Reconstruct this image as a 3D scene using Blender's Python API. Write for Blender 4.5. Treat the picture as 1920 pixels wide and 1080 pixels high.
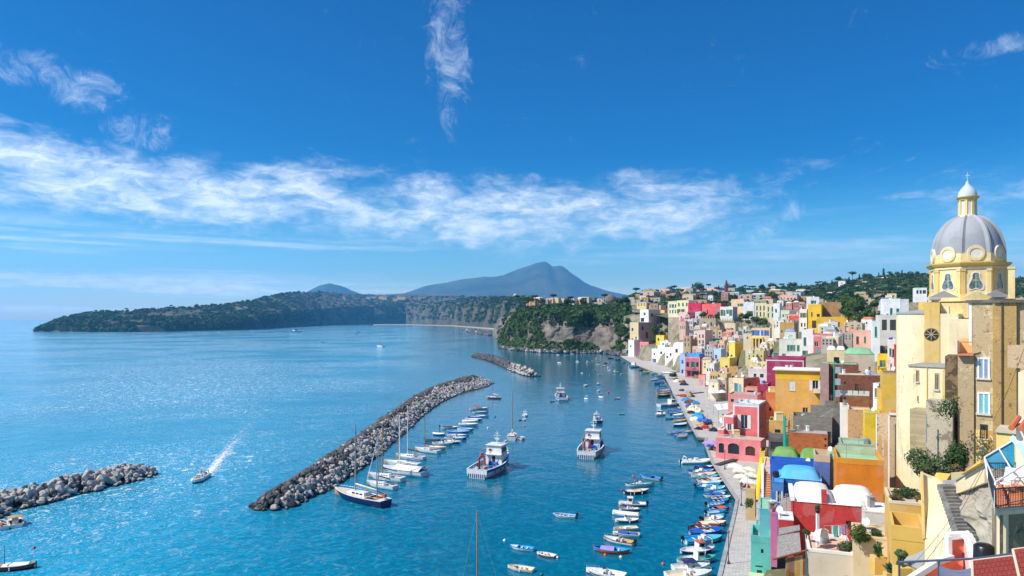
import bpy, bmesh, math, random
from mathutils import Vector, Matrix, noise
random.seed(7)
R = math.radians
S = bpy.context.scene
COL = S.collection
for _o in list(bpy.data.objects): bpy.data.objects.remove(_o)

# ------------------------------------------------------------------ camera, sky, sun, exposure
F, HZ, CX, CH = 1300.0, 598.0, 960.0, 42.0      # focal length, horizon row, centre column (1920-wide photo), eye height in metres
cam = bpy.data.cameras.new('camera'); cam_o = bpy.data.objects.new('camera', cam); COL.objects.link(cam_o)
cam.sensor_width = 36.0; cam.lens = 36.0 * F / 1920.0
cam.shift_y = (HZ - 540.0) / 1920.0
cam.clip_start = 0.5; cam.clip_end = 200000
cam_o.location = (0, 0, CH); cam_o.rotation_euler = (R(90), 0, 0)
S.camera = cam_o
S.view_settings.view_transform = 'Standard'; S.view_settings.look = 'None'
S.view_settings.exposure = 0.27; S.view_settings.gamma = 1.0; S.view_settings.use_curve_mapping = False
S.cycles.use_denoising = True
S.cycles.max_bounces = 6; S.cycles.diffuse_bounces = 3; S.cycles.glossy_bounces = 3; S.cycles.transmission_bounces = 3
S.cycles.volume_bounces = 1; S.cycles.transparent_max_bounces = 6; S.cycles.caustics_reflective = False; S.cycles.caustics_refractive = False
S.cycles.sample_clamp_indirect = 4.0

SUN_AZ, SUN_EL = -107.0, 46.0                    # degrees: azimuth clockwise from the view axis, elevation
sd = Vector((math.sin(R(SUN_AZ)) * math.cos(R(SUN_EL)), math.cos(R(SUN_AZ)) * math.cos(R(SUN_EL)), math.sin(R(SUN_EL))))
sun = bpy.data.lights.new('sun', 'SUN'); sun.energy = 4.9; sun.angle = R(0.53); sun.color = (1.0, 0.945, 0.86)
sun_o = bpy.data.objects.new('sun', sun); COL.objects.link(sun_o)
sun_o.rotation_euler = (-sd).to_track_quat('-Z', 'Y').to_euler(); sun_o.location = (0, 0, 300)

class NT:
    """small helper for node trees"""
    def __init__(s, tree): s.t = tree; s.n = tree.nodes; s.l = tree.links
    def new(s, kind, **kw):
        n = s.n.new(kind)
        for k, v in kw.items(): setattr(n, k, v)
        return n
    def put(s, sock, val):
        if hasattr(val, 'is_linked') or isinstance(val, bpy.types.NodeSocket): s.l.new(val, sock)
        elif val is not None:
            if sock.type == 'RGBA' and len(val) == 3: val = (*val, 1)
            sock.default_value = val
    def m(s, op, a, b=None, c=None, clamp=False):
        n = s.new('ShaderNodeMath', operation=op, use_clamp=clamp)
        for i, v in enumerate((a, b, c)):
            if v is not None: s.put(n.inputs[i], v)
        return n.outputs[0]
    def vm(s, op, a, b=None):
        n = s.new('ShaderNodeVectorMath', operation=op)
        s.put(n.inputs[0], a)
        if b is not None: s.put(n.inputs[1], b)
        return n.outputs[0]
    def mix(s, f, a, b, blend='MIX'):
        n = s.new('ShaderNodeMix', data_type='RGBA', blend_type=blend)
        s.put(n.inputs[0], f); s.put(n.inputs[6], a); s.put(n.inputs[7], b)
        return n.outputs[2]
    def noise(s, vec, scale, detail=4, rough=.55, dist=0.0, ntype='FBM'):
        n = s.new('ShaderNodeTexNoise'); n.noise_type = ntype
        s.put(n.inputs['Vector'], vec); n.inputs['Scale'].default_value = scale
        n.inputs['Detail'].default_value = detail; n.inputs['Roughness'].default_value = rough; n.inputs['Distortion'].default_value = dist
        return n.outputs[0]
    def ss(s, v, a, b, to0=0.0, to1=1.0):
        n = s.new('ShaderNodeMapRange', interpolation_type='SMOOTHSTEP')
        s.put(n.inputs[0], v); n.inputs[1].default_value = a; n.inputs[2].default_value = b
        n.inputs[3].default_value = to0; n.inputs[4].default_value = to1
        return n.outputs[0]
    def xyz(s, v):
        n = s.new('ShaderNodeSeparateXYZ'); s.put(n.inputs[0], v); return n.outputs
    def cxyz(s, x, y, z):
        n = s.new('ShaderNodeCombineXYZ')
        for i, v in enumerate((x, y, z)): s.put(n.inputs[i], v)
        return n.outputs[0]

world = bpy.data.worlds.new('World'); S.world = world; world.use_nodes = True
def make_sky():
    t = NT(world.node_tree); t.n.clear()
    out = t.new('ShaderNodeOutputWorld'); bg = t.new('ShaderNodeBackground')
    sky = t.new('ShaderNodeTexSky'); sky.sky_type = 'NISHITA'; sky.sun_disc = False
    sky.sun_elevation = R(SUN_EL); sky.sun_rotation = R(SUN_AZ); sky.altitude = 50
    sky.air_density = 1.0; sky.dust_density = 0.35; sky.ozone_density = 2.2
    tc = t.new('ShaderNodeTexCoord'); d = t.xyz(tc.outputs['Generated'])
    hs = t.new('ShaderNodeHueSaturation'); hs.inputs['Saturation'].default_value = 1.45; hs.inputs['Hue'].default_value = 0.481; hs.inputs['Value'].default_value = 1.0
    t.l.new(sky.outputs[0], hs.inputs['Color'])
    up = t.ss(t.m('ARCSINE', d[2]), -.05, .24)
    clear = t.mix(1., hs.outputs[0], t.mix(up, (1.3, 1.36, 1.36), (.0, .41, .76)), 'MULTIPLY')
    az = t.m('ARCTAN2', d[0], d[1]); el = t.m('ARCSINE', d[2])
    # the wind-drawn cloud bank low over the sea
    v1 = t.cxyz(t.m('MULTIPLY', az, 3.2), t.m('MULTIPLY', el, 8.5), t.m('MULTIPLY', az, .6))
    big = t.noise(v1, 1.9, 9, .60, .7)
    fine = t.noise(v1, 9.0, 6, .66, .5)
    n1 = t.m('ADD', t.m('MULTIPLY', big, .72), t.m('MULTIPLY', fine, .28))
    cen = t.m('SUBTRACT', .146, t.m('MULTIPLY', az, .035))
    dv = t.m('ABSOLUTE', t.m('SUBTRACT', el, cen))
    band = t.ss(dv, .012, .092, 1, 0)
    side = t.m('ADD', t.ss(az, .12, .42, 1, .42), t.ss(az, 1.2, 3.0, 0, .5))
    cov = t.m('MULTIPLY', band, side)
    c1 = t.ss(t.m('ADD', n1, t.m('MULTIPLY', cov, .31)), .60, .99)
    # thin streaks below the bank, level with the horizon
    v2 = t.cxyz(t.m('MULTIPLY', az, 1.6), t.m('MULTIPLY', el, 26.), 3.3)
    s2 = t.noise(v2, 1.4, 6, .6, .5)
    c2 = t.m('MULTIPLY', t.ss(s2, .44, .74), t.m('MULTIPLY', t.ss(el, .0, .03), t.m('ADD', t.ss(el, .07, .17, .62, 0), t.m('MULTIPLY', t.ss(el, .035, .13, 1, 0), t.ss(az, -.62, -.05, 1.9, 0)))))
    # high wisps
    v3 = t.cxyz(t.m('MULTIPLY', az, 9.), t.m('MULTIPLY', el, 8.), 9.1)
    w3 = t.noise(v3, 2.6, 9, .72, 1.6)
    def spot(pa, pe, ra, re):
        a = t.m('DIVIDE', t.m('SUBTRACT', az, pa), ra); e = t.m('DIVIDE', t.m('SUBTRACT', el, pe), re)
        return t.ss(t.m('ADD', t.m('MULTIPLY', a, a), t.m('MULTIPLY', e, e)), 0, 1, 1, 0)
    spots = None
    for sp in ((-.092, .37, .045, .16), (-.55, .275, .06, .035), (-.49, .235, .06, .035), (-.62, .29, .09, .03), (.03, .2, .02, .012), (.19, .165, .02, .01), (.385, .145, .03, .02), (.70, .31, .20, .02)):
        q = spot(*sp); spots = q if spots is None else t.m('MAXIMUM', spots, q)
    c3 = t.m('MULTIPLY', t.ss(t.m('ADD', w3, t.m('MULTIPLY', spots, .27)),   .60, 1.10), .52)
    cl = t.m('MAXIMUM', t.m('MAXIMUM', c1, c2), c3, clamp=True)
    cl = t.m('MULTIPLY', cl, .88)
    shade = t.ss(fine, .30, .66)
    ccol = t.mix(shade, (6.4, 7.6, 9.0), (10.2, 10.3, 10.4))
    colr = t.mix(cl, clear, ccol)
    t.l.new(colr, bg.inputs['Color']); bg.inputs['Strength'].default_value = 0.122
    t.l.new(bg.outputs[0], out.inputs['Surface'])
make_sky()

# ------------------------------------------------------------------ geometry helpers
def P(x, y, Z):  return Vector(((x - CX) / F * Z, Z, CH + (HZ - y) / F * Z))       # the point seen at photo pixel x,y at depth Z
def G(x, y, z=0.0):                                                              # the point at height z seen at pixel x,y
    Z = F * (CH - z) / (y - HZ); return Vector(((x - CX) / F * Z, Z, z))
def lin(r, g, b):
    f = lambda c: (c / 12.92 if c <= .04045 else ((c + .055) / 1.055) ** 2.4)
    return (f(r / 255.), f(g / 255.), f(b / 255.))

class MB:
    def __init__(s): s.v = []; s.f = []; s.m = []
    def add(s, vs, fs, mi=0):
        o = len(s.v); s.v.extend([tuple(q) for q in vs])
        for f in fs: s.f.append(tuple(o + i for i in f)); s.m.append(mi)
        return s
    def box(s, x0, x1, y0, y1, z0, z1, mi=0, M=None):
        vs = [Vector(q) for q in ((x0,y0,z0),(x1,y0,z0),(x1,y1,z0),(x0,y1,z0),(x0,y0,z1),(x1,y0,z1),(x1,y1,z1),(x0,y1,z1))]
        if M is not None: vs = [M @ q for q in vs]
        return s.add(vs, [(3,2,1,0),(4,5,6,7),(0,1,5,4),(1,2,6,5),(2,3,7,6),(3,0,4,7)], mi)
    def cbox(s, c, sx, sy, sz, rz=0, mi=0):
        M = Matrix.Translation(c) @ Matrix.Rotation(rz, 4, 'Z')
        return s.box(-sx/2, sx/2, -sy/2, sy/2, -sz/2, sz/2, mi, M)
    def cyl(s, p0, p1, r0, r1=None, n=8, mi=0, caps=True):
        p0, p1 = Vector(p0), Vector(p1); r1 = r0 if r1 is None else r1
        d = (p1 - p0); 
        if d.length < 1e-6: return s
        q = d.to_track_quat('Z', 'Y').to_matrix()
        vs = []
        for p, r in ((p0, r0), (p1, r1)):
            for i in range(n):
                a = 2 * math.pi * i / n; vs.append(p + q @ Vector((math.cos(a) * r, math.sin(a) * r, 0)))
        fs = [(i, (i+1) % n, n + (i+1) % n, n + i) for i in range(n)]
        if caps: fs += [tuple(range(n))[::-1], tuple(range(n, 2*n))]
        return s.add(vs, fs, mi)
    def path(s, pts, r, n=6, mi=0):
        for a, b in zip(pts[:-1], pts[1:]): s.cyl(a, b, r, r, n, mi)
        return s
    def lathe(s, prof, n=24, c=(0,0,0), a0=0., a1=2*math.pi, mi=0):
        full = abs(a1 - a0 - 2 * math.pi) < 1e-6; k = n if full else n + 1
        vs = []
        for r, z in prof:
            for i in range(k):
                a = a0 + (a1 - a0) * i / n; vs.append((c[0] + r * math.cos(a), c[1] + r * math.sin(a), c[2] + z))
        fs = []
        for j in range(len(prof) - 1):
            for i in range(n):
                i2 = (i + 1) % k; fs.append((j*k + i, j*k + i2, (j+1)*k + i2, (j+1)*k + i))
        return s.add(vs, fs, mi)
    def prism(s, poly, z0, z1, mi=0):
        n = len(poly); vs = [(x, y, z0) for x, y in poly] + [(x, y, z1) for x, y in poly]
        fs = [tuple(range(n))[::-1], tuple(range(n, 2*n))] + [(i, (i+1) % n, n + (i+1) % n, n + i) for i in range(n)]
        return s.add(vs, fs, mi)
    def plate(s, poly3, thick, mi=0):                       # a flat polygon in space given real thickness
        p = [Vector(q) for q in poly3]; nrm = (p[1] - p[0]).cross(p[2] - p[0]).normalized() * thick; n = len(p)
        vs = p + [q - nrm for q in p]
        return s.add(vs, [tuple(range(n)), tuple(range(n, 2*n))[::-1]] + [(i, n + i, n + (i+1) % n, (i+1) % n) for i in range(n)], mi)
    def mesh(s, name, mats):
        me = bpy.data.meshes.new(name); me.from_pydata(s.v, [], s.f)
        if not isinstance(mats, (list, tuple)): mats = [mats]
        for m_ in mats: me.materials.append(m_)
        if len(mats) > 1: me.polygons.foreach_set('material_index', s.m)
        return me
    def build(s, name, mats, parent=None, smooth=False, loc=None, fix=True):
        me = s.mesh(name, mats)
        if fix:
            b = bmesh.new(); b.from_mesh(me); bmesh.ops.recalc_face_normals(b, faces=b.faces); b.to_mesh(me); b.free()
        if smooth:
            me.polygons.foreach_set('use_smooth', [True] * len(me.polygons))
            if smooth != 1: me.set_sharp_from_angle(angle=R(smooth))
        return link(name, me, parent, loc)
def link(name, me, parent=None, loc=None, rot=None, scale=None):
    o = bpy.data.objects.new(name, me); COL.objects.link(o)
    if parent is not None: o.parent = parent
    if loc is not None: o.location = loc
    if rot is not None: o.rotation_euler = rot
    if scale is not None: o.scale = scale
    return o
def tag(o, label=None, cat=None, group=None, kind=None):
    if label: o['label'] = label
    if cat: o['category'] = cat
    if group: o['group'] = group
    if kind: o['kind'] = kind
    return o
def thing(name, label, cat, loc=(0,0,0), rz=0.0, group=None):
    o = bpy.data.objects.new(name, None); COL.objects.link(o); o.location = loc; o.rotation_euler = (0, 0, rz)
    o.empty_display_size = .2
    return tag(o, label, cat, group)
def copy_tree(o, parent=None):
    c = o.copy(); COL.objects.link(c); c.parent = parent
    for ch in [q for q in o.children]: copy_tree(ch, c)
    return c

# ------------------------------------------------------------------ materials
_MC = {}
def mat(key, fn):
    if key not in _MC:
        m_ = bpy.data.materials.new(str(key)[:50]); m_.use_nodes = True
        t = NT(m_.node_tree); b = m_.node_tree.nodes['Principled BSDF']; fn(t, b); _MC[key] = m_
    return _MC[key]
def wpos(t): return t.new('ShaderNodeNewGeometry').outputs['Position']
def bump(t, b, h, strength=.3, dist=.02):
    n = t.new('ShaderNodeBump'); n.inputs['Strength'].default_value = strength; n.inputs['Distance'].default_value = dist
    t.put(n.inputs['Height'], h); t.l.new(n.outputs[0], b.inputs['Normal'])
def plain(c, rough=.6, metal=0., spec=.4):
    def fn(t, b):
        p = wpos(t); n = t.noise(p, 2.3, 3)
        t.put(b.inputs['Base Color'], t.mix(t.ss(n, .3, .7), tuple(q * .9 for q in c), tuple(min(1, q * 1.06) for q in c)))
        b.inputs['Roughness'].default_value = rough; b.inputs['Metallic'].default_value = metal; b.inputs['Specular IOR Level'].default_value = spec
    return mat(('plain', c, rough, metal), fn)
def plaster(c, wear=.5, sc=1.0, dirt=None):
    dirt = dirt or tuple(.32 * q + .07 for q in c)
    def fn(t, b):
        p = wpos(t); x = t.xyz(p)
        n1 = t.noise(p, .35 * sc, 5, .6); n2 = t.noise(p, 2.6 * sc, 5, .65)
        streak = t.noise(t.cxyz(t.m('MULTIPLY', x[0], 1.5), t.m('MULTIPLY', x[1], 1.5), t.m('MULTIPLY', x[2], .16)), 1.3 * sc, 5, .65)
        base = t.mix(t.ss(n1, .25, .75), tuple(q * .86 for q in c), tuple(min(1, q * 1.08 + .01) for q in c))
        base = t.mix(t.m('MULTIPLY', t.ss(n2, .35, .75), .25), base, tuple(min(1., q * .8 + .12) for q in c))
        d = t.m('MULTIPLY', t.ss(t.m('ADD', t.m('MULTIPLY', streak, .65), t.m('MULTIPLY', n2, .35)), .70 - .22 * wear, .86 - .18 * wear), .25 + .6 * wear)
        pt_ = t.noise(p, .22 * sc, 8, .6, .6)
        base = t.mix(t.m('MULTIPLY', t.ss(pt_, .535, .56), .22 + .34 * wear), base, tuple(min(1., q * .74 + .16) for q in c))
        base = t.mix(t.m('MULTIPLY', t.ss(pt_, .40, .375), .16 + .30 * wear), base, tuple(q * .68 for q in c))
        base = t.mix(d, base, dirt)
        t.put(b.inputs['Base Color'], base); b.inputs['Roughness'].default_value = .92; b.inputs['Specular IOR Level'].default_value = .2
        bump(t, b, t.noise(p, 9 * sc, 5, .7), .35, .03)
    return mat(('plaster', c, wear, sc, dirt), fn)
def peeling(c1, c2, c3, thr=.5):
    """old render that has come away in patches"""
    def fn(t, b):
        p = wpos(t); n = t.noise(p, .42, 8, .66, .8); n2 = t.noise(p, 1.7, 8, .7, .5); f_ = t.noise(p, 6, 5, .7)
        base = t.mix(t.ss(f_, .3, .7), tuple(q * .82 for q in c1), tuple(min(1, q * 1.12) for q in c1))
        base = t.mix(t.ss(n, thr - .015, thr + .025), base, t.mix(t.ss(f_, .3, .7), tuple(q * .75 for q in c2), c2))
        base = t.mix(t.m('MULTIPLY', t.ss(n2, .58, .63), .9), base, c3)
        t.put(b.inputs['Base Color'], base); b.inputs['Roughness'].default_value = .95; b.inputs['Specular IOR Level'].default_value = .15
        h = t.m('ADD', t.m('MULTIPLY', t.ss(n, thr - .015, thr + .025), -.6), t.m('MULTIPLY', f_, .5))
        bump(t, b, h, .5, .05)
    return mat(('peel', c1, c2, c3, thr), fn)
def brickwork(c1, c2, mortar, sx=.4, sy=.2):
    def fn(t, b):
        p = wpos(t); x = t.xyz(p)
        v = t.cxyz(t.m('ADD', x[0], x[1]), x[2], 0.)
        k = t.new('ShaderNodeTexBrick'); t.put(k.inputs['Vector'], v); k.inputs['Scale'].default_value = 1.
        k.inputs['Brick Width'].default_value = sx; k.inputs['Row Height'].default_value = sy; k.inputs['Mortar Size'].default_value = .012
        for i, c in (('Color1', c1), ('Color2', c2), ('Mortar', mortar)): k.inputs[i].default_value = (*c, 1)
        n = t.noise(p, .8, 6, .65)
        t.put(b.inputs['Base Color'], t.mix(t.m('MULTIPLY', t.ss(n, .45, .75), .7), k.outputs[0], tuple(q * .45 for q in c1)))
        b.inputs['Roughness'].default_value = .95; b.inputs['Specular IOR Level'].default_value = .15
        bump(t, b, t.noise(p, 7, 4, .7), .4, .03)
    return mat(('brick', c1, c2), fn)
def stone(c1, c2, sc=1., wet=False, bstr=.8):
    def fn(t, b):
        p = wpos(t); n = t.noise(p, .5 * sc, 8, .68, .4); n2 = t.noise(p, 3 * sc, 6, .7)
        rnd = t.new('ShaderNodeObjectInfo').outputs['Random']
        base = t.mix(t.ss(n, .32, .68), c1, c2)
        base = t.mix(t.m('MULTIPLY', t.m('POWER', rnd, 2.), .5), base, tuple(q * .55 for q in c1))
        base = t.mix(t.m('MULTIPLY', t.ss(n2, .52, .72), .55), base, tuple(q * .42 for q in c1))
        rg = .92
        if wet:
            z = t.m('ADD', t.xyz(p)[2], t.m('MULTIPLY', n2, .5))
            w = t.ss(z, .45, 1.05, 1, 0)
            base = t.mix(w, base, (.018, .017, .013)); rg = t.m('SUBTRACT', .92, t.m('MULTIPLY', w, .5))
        t.put(b.inputs['Base Color'], base); t.put(b.inputs['Roughness'], rg); b.inputs['Specular IOR Level'].default_value = .25
        bump(t, b, t.m('ADD', n, t.m('MULTIPLY', n2, .4)), bstr, .12 / sc)
    return mat(('stone', c1, c2, sc, wet, bstr), fn)
def leaf(c1, c2, sc=.25):
    def fn(t, b):
        p = wpos(t); n = t.noise(p, sc, 4, .6); n2 = t.noise(p, sc * 9, 2, .6)
        rnd = t.new('ShaderNodeObjectInfo').outputs['Random']
        base = t.mix(t.ss(t.m('ADD', t.m('MULTIPLY', n, .7), t.m('MULTIPLY', n2, .3)), .36, .64), c1, c2)
        base = t.mix(t.m('MULTIPLY', rnd, .4), base, tuple(q * .6 for q in c1))
        t.put(b.inputs['Base Color'], base); b.inputs['Roughness'].default_value = .75; b.inputs['Specular IOR Level'].default_value = .25
        tr = t.new('ShaderNodeBsdfTranslucent'); t.put(tr.inputs[0], base)
        mx = t.new('ShaderNodeMixShader'); mx.inputs[0].default_value = .25
        o = [q for q in t.n if q.type == 'OUTPUT_MATERIAL'][0]
        t.l.new(b.outputs[0], mx.inputs[1]); t.l.new(tr.outputs[0], mx.inputs[2]); t.l.new(mx.outputs[0], o.inputs[0])
    return mat(('leaf', c1, c2, sc), fn)

GLASS = mat('glass', lambda t, b: (t.put(b.inputs['Base Color'], (.022, .03, .04)), t.put(b.inputs['Roughness'], .12), t.put(b.inputs['Specular IOR Level'], .6)))
WHITE = plaster(lin(232, 230, 224), .25)
LIME = plaster(lin(238, 236, 230), .35)
CREAM = plaster(lin(240, 218, 165), .3)
TRUNK = plain((.09, .065, .045), .95)
ROCK_L = stone((.37, .34, .305), (.58, .54, .485), .9, True)
ROCK_D = stone((.075, .075, .08), (.17, .165, .165), .9, True)
CLIFF = stone((.16, .135, .115), (.33, .28, .235), .06, False, .9)
CLIFF_D = stone((.085, .08, .075), (.28, .235, .185), .09, True, 1.)
LEAF_D = leaf((.022, .058, .018), (.068, .125, .028), .06)
LEAF_M = leaf((.04, .09, .022), (.125, .19, .04), .08)
LEAF_L = leaf((.055, .11, .02), (.14, .19, .04), .1)
LEAF_N = leaf((.03, .075, .02), (.10, .17, .05), .8)
EARTH = stone((.20, .165, .12), (.33, .28, .20), .25)
# ------------------------------------------------------------------ sea
def water_mat(t, b):
    p = wpos(t); x = t.xyz(p)
    wind = t.cxyz(t.m('ADD', t.m('MULTIPLY', x[0], .80), t.m('MULTIPLY', x[1], .30)), t.m('SUBTRACT', t.m('MULTIPLY', x[1], .62), t.m('MULTIPLY', x[0], .25)), 0.)
    ripple = t.noise(wind, .85, 5, .62, .6)
    chop = t.noise(wind, .16, 4, .6, .4)
    swell = t.noise(wind, .022, 3, .55)
    open_ = t.ss(t.m('ADD', x[0], t.m('MULTIPLY', x[1], .12)), -70., 20., 1., 0.)      # open sea outside the moles: choppier
    patch = t.noise(t.cxyz(t.m('MULTIPLY', x[0], 1.), t.m('MULTIPLY', x[1], .35), 0.), .012, 4, .6, .5)
    deep = t.mix(t.ss(patch, .3, .7), (.000, .125, .245), (.000, .215, .36))
    deep = t.mix(t.m('MULTIPLY', t.ss(ripple, .42, .68), .55), deep, (.002, .49, .69))  # ripple highlights painted into the water colour as a lighter blue
    # sand and weed under shallow water by the quay shows through greener
    deep = t.mix(open_, t.mix(.62, deep, (.0, .085, .125)), t.mix(.45, deep, (.0, .39, .58)))
    glint_fleck = t.noise(wind, .5, 4, .8, 1.0)
    glint_patch = t.noise(p, .006, 4, .6)
    fm = t.m('MULTIPLY', t.ss(glint_fleck, .56, .62), t.m('MULTIPLY', open_, t.ss(glint_patch, .38, .60)))  # sun glitter painted as pale flecks, kept to patches of the open sea
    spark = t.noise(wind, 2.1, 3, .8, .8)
    fm = t.m('MAXIMUM', fm, t.m('MULTIPLY', t.ss(spark, .575, .625), t.m('MULTIPLY', t.ss(x[0], -95., -42., 1., 0.), t.ss(glint_patch, .34, .56))))  # finer glitter flecks painted into the colour towards the left
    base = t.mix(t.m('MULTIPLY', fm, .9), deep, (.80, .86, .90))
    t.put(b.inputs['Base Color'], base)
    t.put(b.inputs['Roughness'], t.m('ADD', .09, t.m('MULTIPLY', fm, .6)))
    b.inputs['IOR'].default_value = 1.333
    h = t.m('ADD', t.m('ADD', t.m('MULTIPLY', ripple, .16), t.m('MULTIPLY', chop, .7)), t.m('MULTIPLY', swell, 1.2))
    n = t.new('ShaderNodeBump'); n.inputs['Distance'].default_value = 1.0
    t.put(n.inputs['Strength'], t.m('ADD', .34, t.m('MULTIPLY', open_, .5))); t.put(n.inputs['Height'], h)
    t.l.new(n.outputs[0], b.inputs['Normal'])
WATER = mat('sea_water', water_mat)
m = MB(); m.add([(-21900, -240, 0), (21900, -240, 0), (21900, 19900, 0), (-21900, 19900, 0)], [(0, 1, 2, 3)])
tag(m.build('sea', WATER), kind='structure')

# ------------------------------------------------------------------ land sheets
def lerp(a, b, t): return a + (b - a) * t
def sheet(name, rows, matr, nu, nv, amp, freq, label=None, seed=0., smooth=False, hold=0):
    """rows: list of poly-lines (world points, same count) from the shore upward; bilinear sheet with fractal relief"""
    nr, nc = len(rows), len(rows[0]); m = MB(); W = (nc - 1) * nu + 1; Hh = (nr - 1) * nv + 1
    def at(u, v):
        i = min(int(u), nc - 2); j = min(int(v), nr - 2); fu, fv = u - i, v - j
        return (rows[j][i] * (1 - fu) + rows[j][i+1] * fu) * (1 - fv) + (rows[j+1][i] * (1 - fu) + rows[j+1][i+1] * fu) * fv
    pts = []
    for jj in range(Hh):
        for ii in range(W):
            q = at(ii / nu, jj / nv)
            if jj > hold:
                k = amp * min(1., q.z / (amp * 1.5) + .15)
                d = noise.noise_vector(q * freq + Vector((seed, 0, 0))) * .55 + noise.noise_vector(q * freq * 2.7) * .3 + noise.noise_vector(q * freq * 7.) * .15
                q = q + Vector((d.x * k, d.y * k, d.z * k * .6))
            pts.append(q)
    fs = [(j * W + i, j * W + i + 1, (j+1) * W + i + 1, (j+1) * W + i) for j in range(Hh - 1) for i in range(W - 1)]
    m.add(pts, fs); o = m.build(name, matr, smooth=smooth)
    tag(o, kind='structure')
    def sample(u, v):
        i = min(int(u * (W - 1)), W - 2); j = min(int(v * (Hh - 1)), Hh - 2)
        a, b_, c_ = pts[j*W+i], pts[j*W+i+1], pts[(j+1)*W+i]
        return a + (b_ - a) * random.random() + (c_ - a) * random.random()
    return o, sample

def clumps(m, p, r, n=12, k=.55, flat=.75):
    """one leafy clump: n leaf-sprays round a point"""
    for _ in range(n):
        d = Vector((random.gauss(0, 1), random.gauss(0, 1), random.gauss(0, 1) * .8 + .25)); d.normalize()
        c = p + Vector((d.x * r, d.y * r, abs(d.z) * r * flat)) * random.uniform(.55, 1.0)
        u = d.cross(Vector((random.gauss(0, 1), random.gauss(0, 1), random.gauss(0, 1)))).normalized(); w = d.cross(u) + d * random.uniform(-.5, .5)
        s = r * k * random.uniform(.6, 1.2)
        m.add([c + u * s, c + w * s * .8, c - u * s, c - w * s * .8], [(0, 1, 2, 3)])

# left headland, bay cliffs
def row(pts): return [q for q in pts]
hx = [70, 88, 110, 160, 250, 330, 430, 480, 540, 600, 700, 760, 850, 920, 985]
wl = [622.5, 622, 622, 622.5, 622.5, 621.5, 619.5, 617.5, 613.5, 610.5, 608.5, 608.0, 610.5, 616.0, 625.0]
ct = [621.5, 613, 604, 604, 607, 604, 600, 594, 584, 578, 574, 573, 574, 576, 578]
rd = [621, 611, 599, 588, 583, 577, 572, 562, 549, 549, 553, 556, 556, 557, 560]
rows_h = [[], [], [], [], []]
for x, a, c_, r_ in zip(hx, wl, ct, rd):
    g = G(x, a, 0); Z = g.y; rows_h[0].append(Vector((g.x, g.y, -8))); rows_h[1].append(P(x, (a + c_) / 2 - 1, Z * 1.008 + 8)); rows_h[2].append(P(x, c_, Z * 1.03 + 20))
    rows_h[3].append(P(x, r_, Z * 1.30 + 60)); rows_h[4].append(P(x, r_ + 18, Z * 1.6))
HEAD_MAT = stone((.05, .05, .035), (.15, .135, .09), .02, False, .6)
_, smp = sheet('headland', rows_h, HEAD_MAT, 7, 7, 22., .006, seed=3.)
def veg_mass(name, label, smp, n, r0, r1, vr, matr, q=11, keep=None):
    m = MB()
    for _ in range(n):
        p = smp(random.random(), random.uniform(*vr))
        if p.z < 1.0 or (keep and not keep(p)): continue
        clumps(m, p, random.uniform(r0, r1), q)
    return tag(m.build(name, matr, fix=False), label, 'vegetation', kind='stuff')
veg_mass('headland_woodland', 'dark green woodland covering the long headland across the bay', smp, 6500, 7, 17, (.14, .78), LEAF_D, 9,
         keep=lambda p: noise.noise(p * .007) > (-.3 if p.z > 22 else -.08))
veg_mass('headland_scrub', 'paler scrub and terraced fields on the headland across the bay', smp, 1300, 5, 10, (.45, .76), LEAF_M, 9)
# beach at the foot of the bay cliffs
m = MB(); bl = [(700, 609.5), (760, 609.2), (850, 611.7), (920, 617.3), (975, 625.5)]
a_ = [G(x, y, 0.05) for x, y in bl]; b_ = [G(x, y, 0.05) * 1.035 for x, y in bl]
m.add(a_ + [Vector((q.x, q.y, 4)) for q in b_], [(i, i+1, 6+i, 5+i) for i in range(4)])
tag(m.build('beach', plain((.42, .36, .28), .95)), kind='structure')

# the promontory with its cliff, right of the bay
px_ = [940, 962, 990, 1030, 1070, 1110, 1150, 1178, 1215, 1260]
pw = [652, 656, 659, 661, 661.5, 661, 662, 664, 668, 672]
pm = [650, 640, 625, 628, 630, 630, 635, 645, 650, 640]
pt = [648, 615, 590, 590, 592, 590, 592, 600, 606, 600]
pk = [645, 592, 579, 576, 575, 573, 572, 573, 574, 572]
rows_p = [[], [], [], [], [], []]
for i, x in enumerate(px_):
    g = G(x, pw[i], 0); Z = g.y
    rows_p[0].append(Vector((g.x, g.y, -4))); rows_p[1].append(P(x, pw[i] - 5, Z + 6)); rows_p[2].append(P(x, pm[i], Z + 26)); rows_p[3].append(P(x, pt[i], Z + 40))
    rows_p[4].append(P(x, pk[i], Z + 160)); rows_p[5].append(P(x - 30, pk[i] + 8, Z + 900))
_, smp_p = sheet('promontory', rows_p, CLIFF_D, 11, 10, 13., .034, seed=11.)
veg_mass('cliff_bushes', 'bushes clinging to the rocky cliff of the promontory', smp_p, 2400, 1.4, 4.0, (.13, .62), LEAF_M, 12, keep=lambda p: noise.noise(p * .03) > (-.12 if p.x < 130 else -.35))
veg_mass('promontory_woodland', 'dense green trees massed along the top of the cliff', smp_p, 2300, 2.4, 6.0, (.58, .86), LEAF_M, 12)
veg_mass('promontory_dark_woodland', 'darker evergreen thicket hanging over the cliff edge', smp_p, 700, 2.2, 5.5, (.50, .74), LEAF_D, 12)

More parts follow.
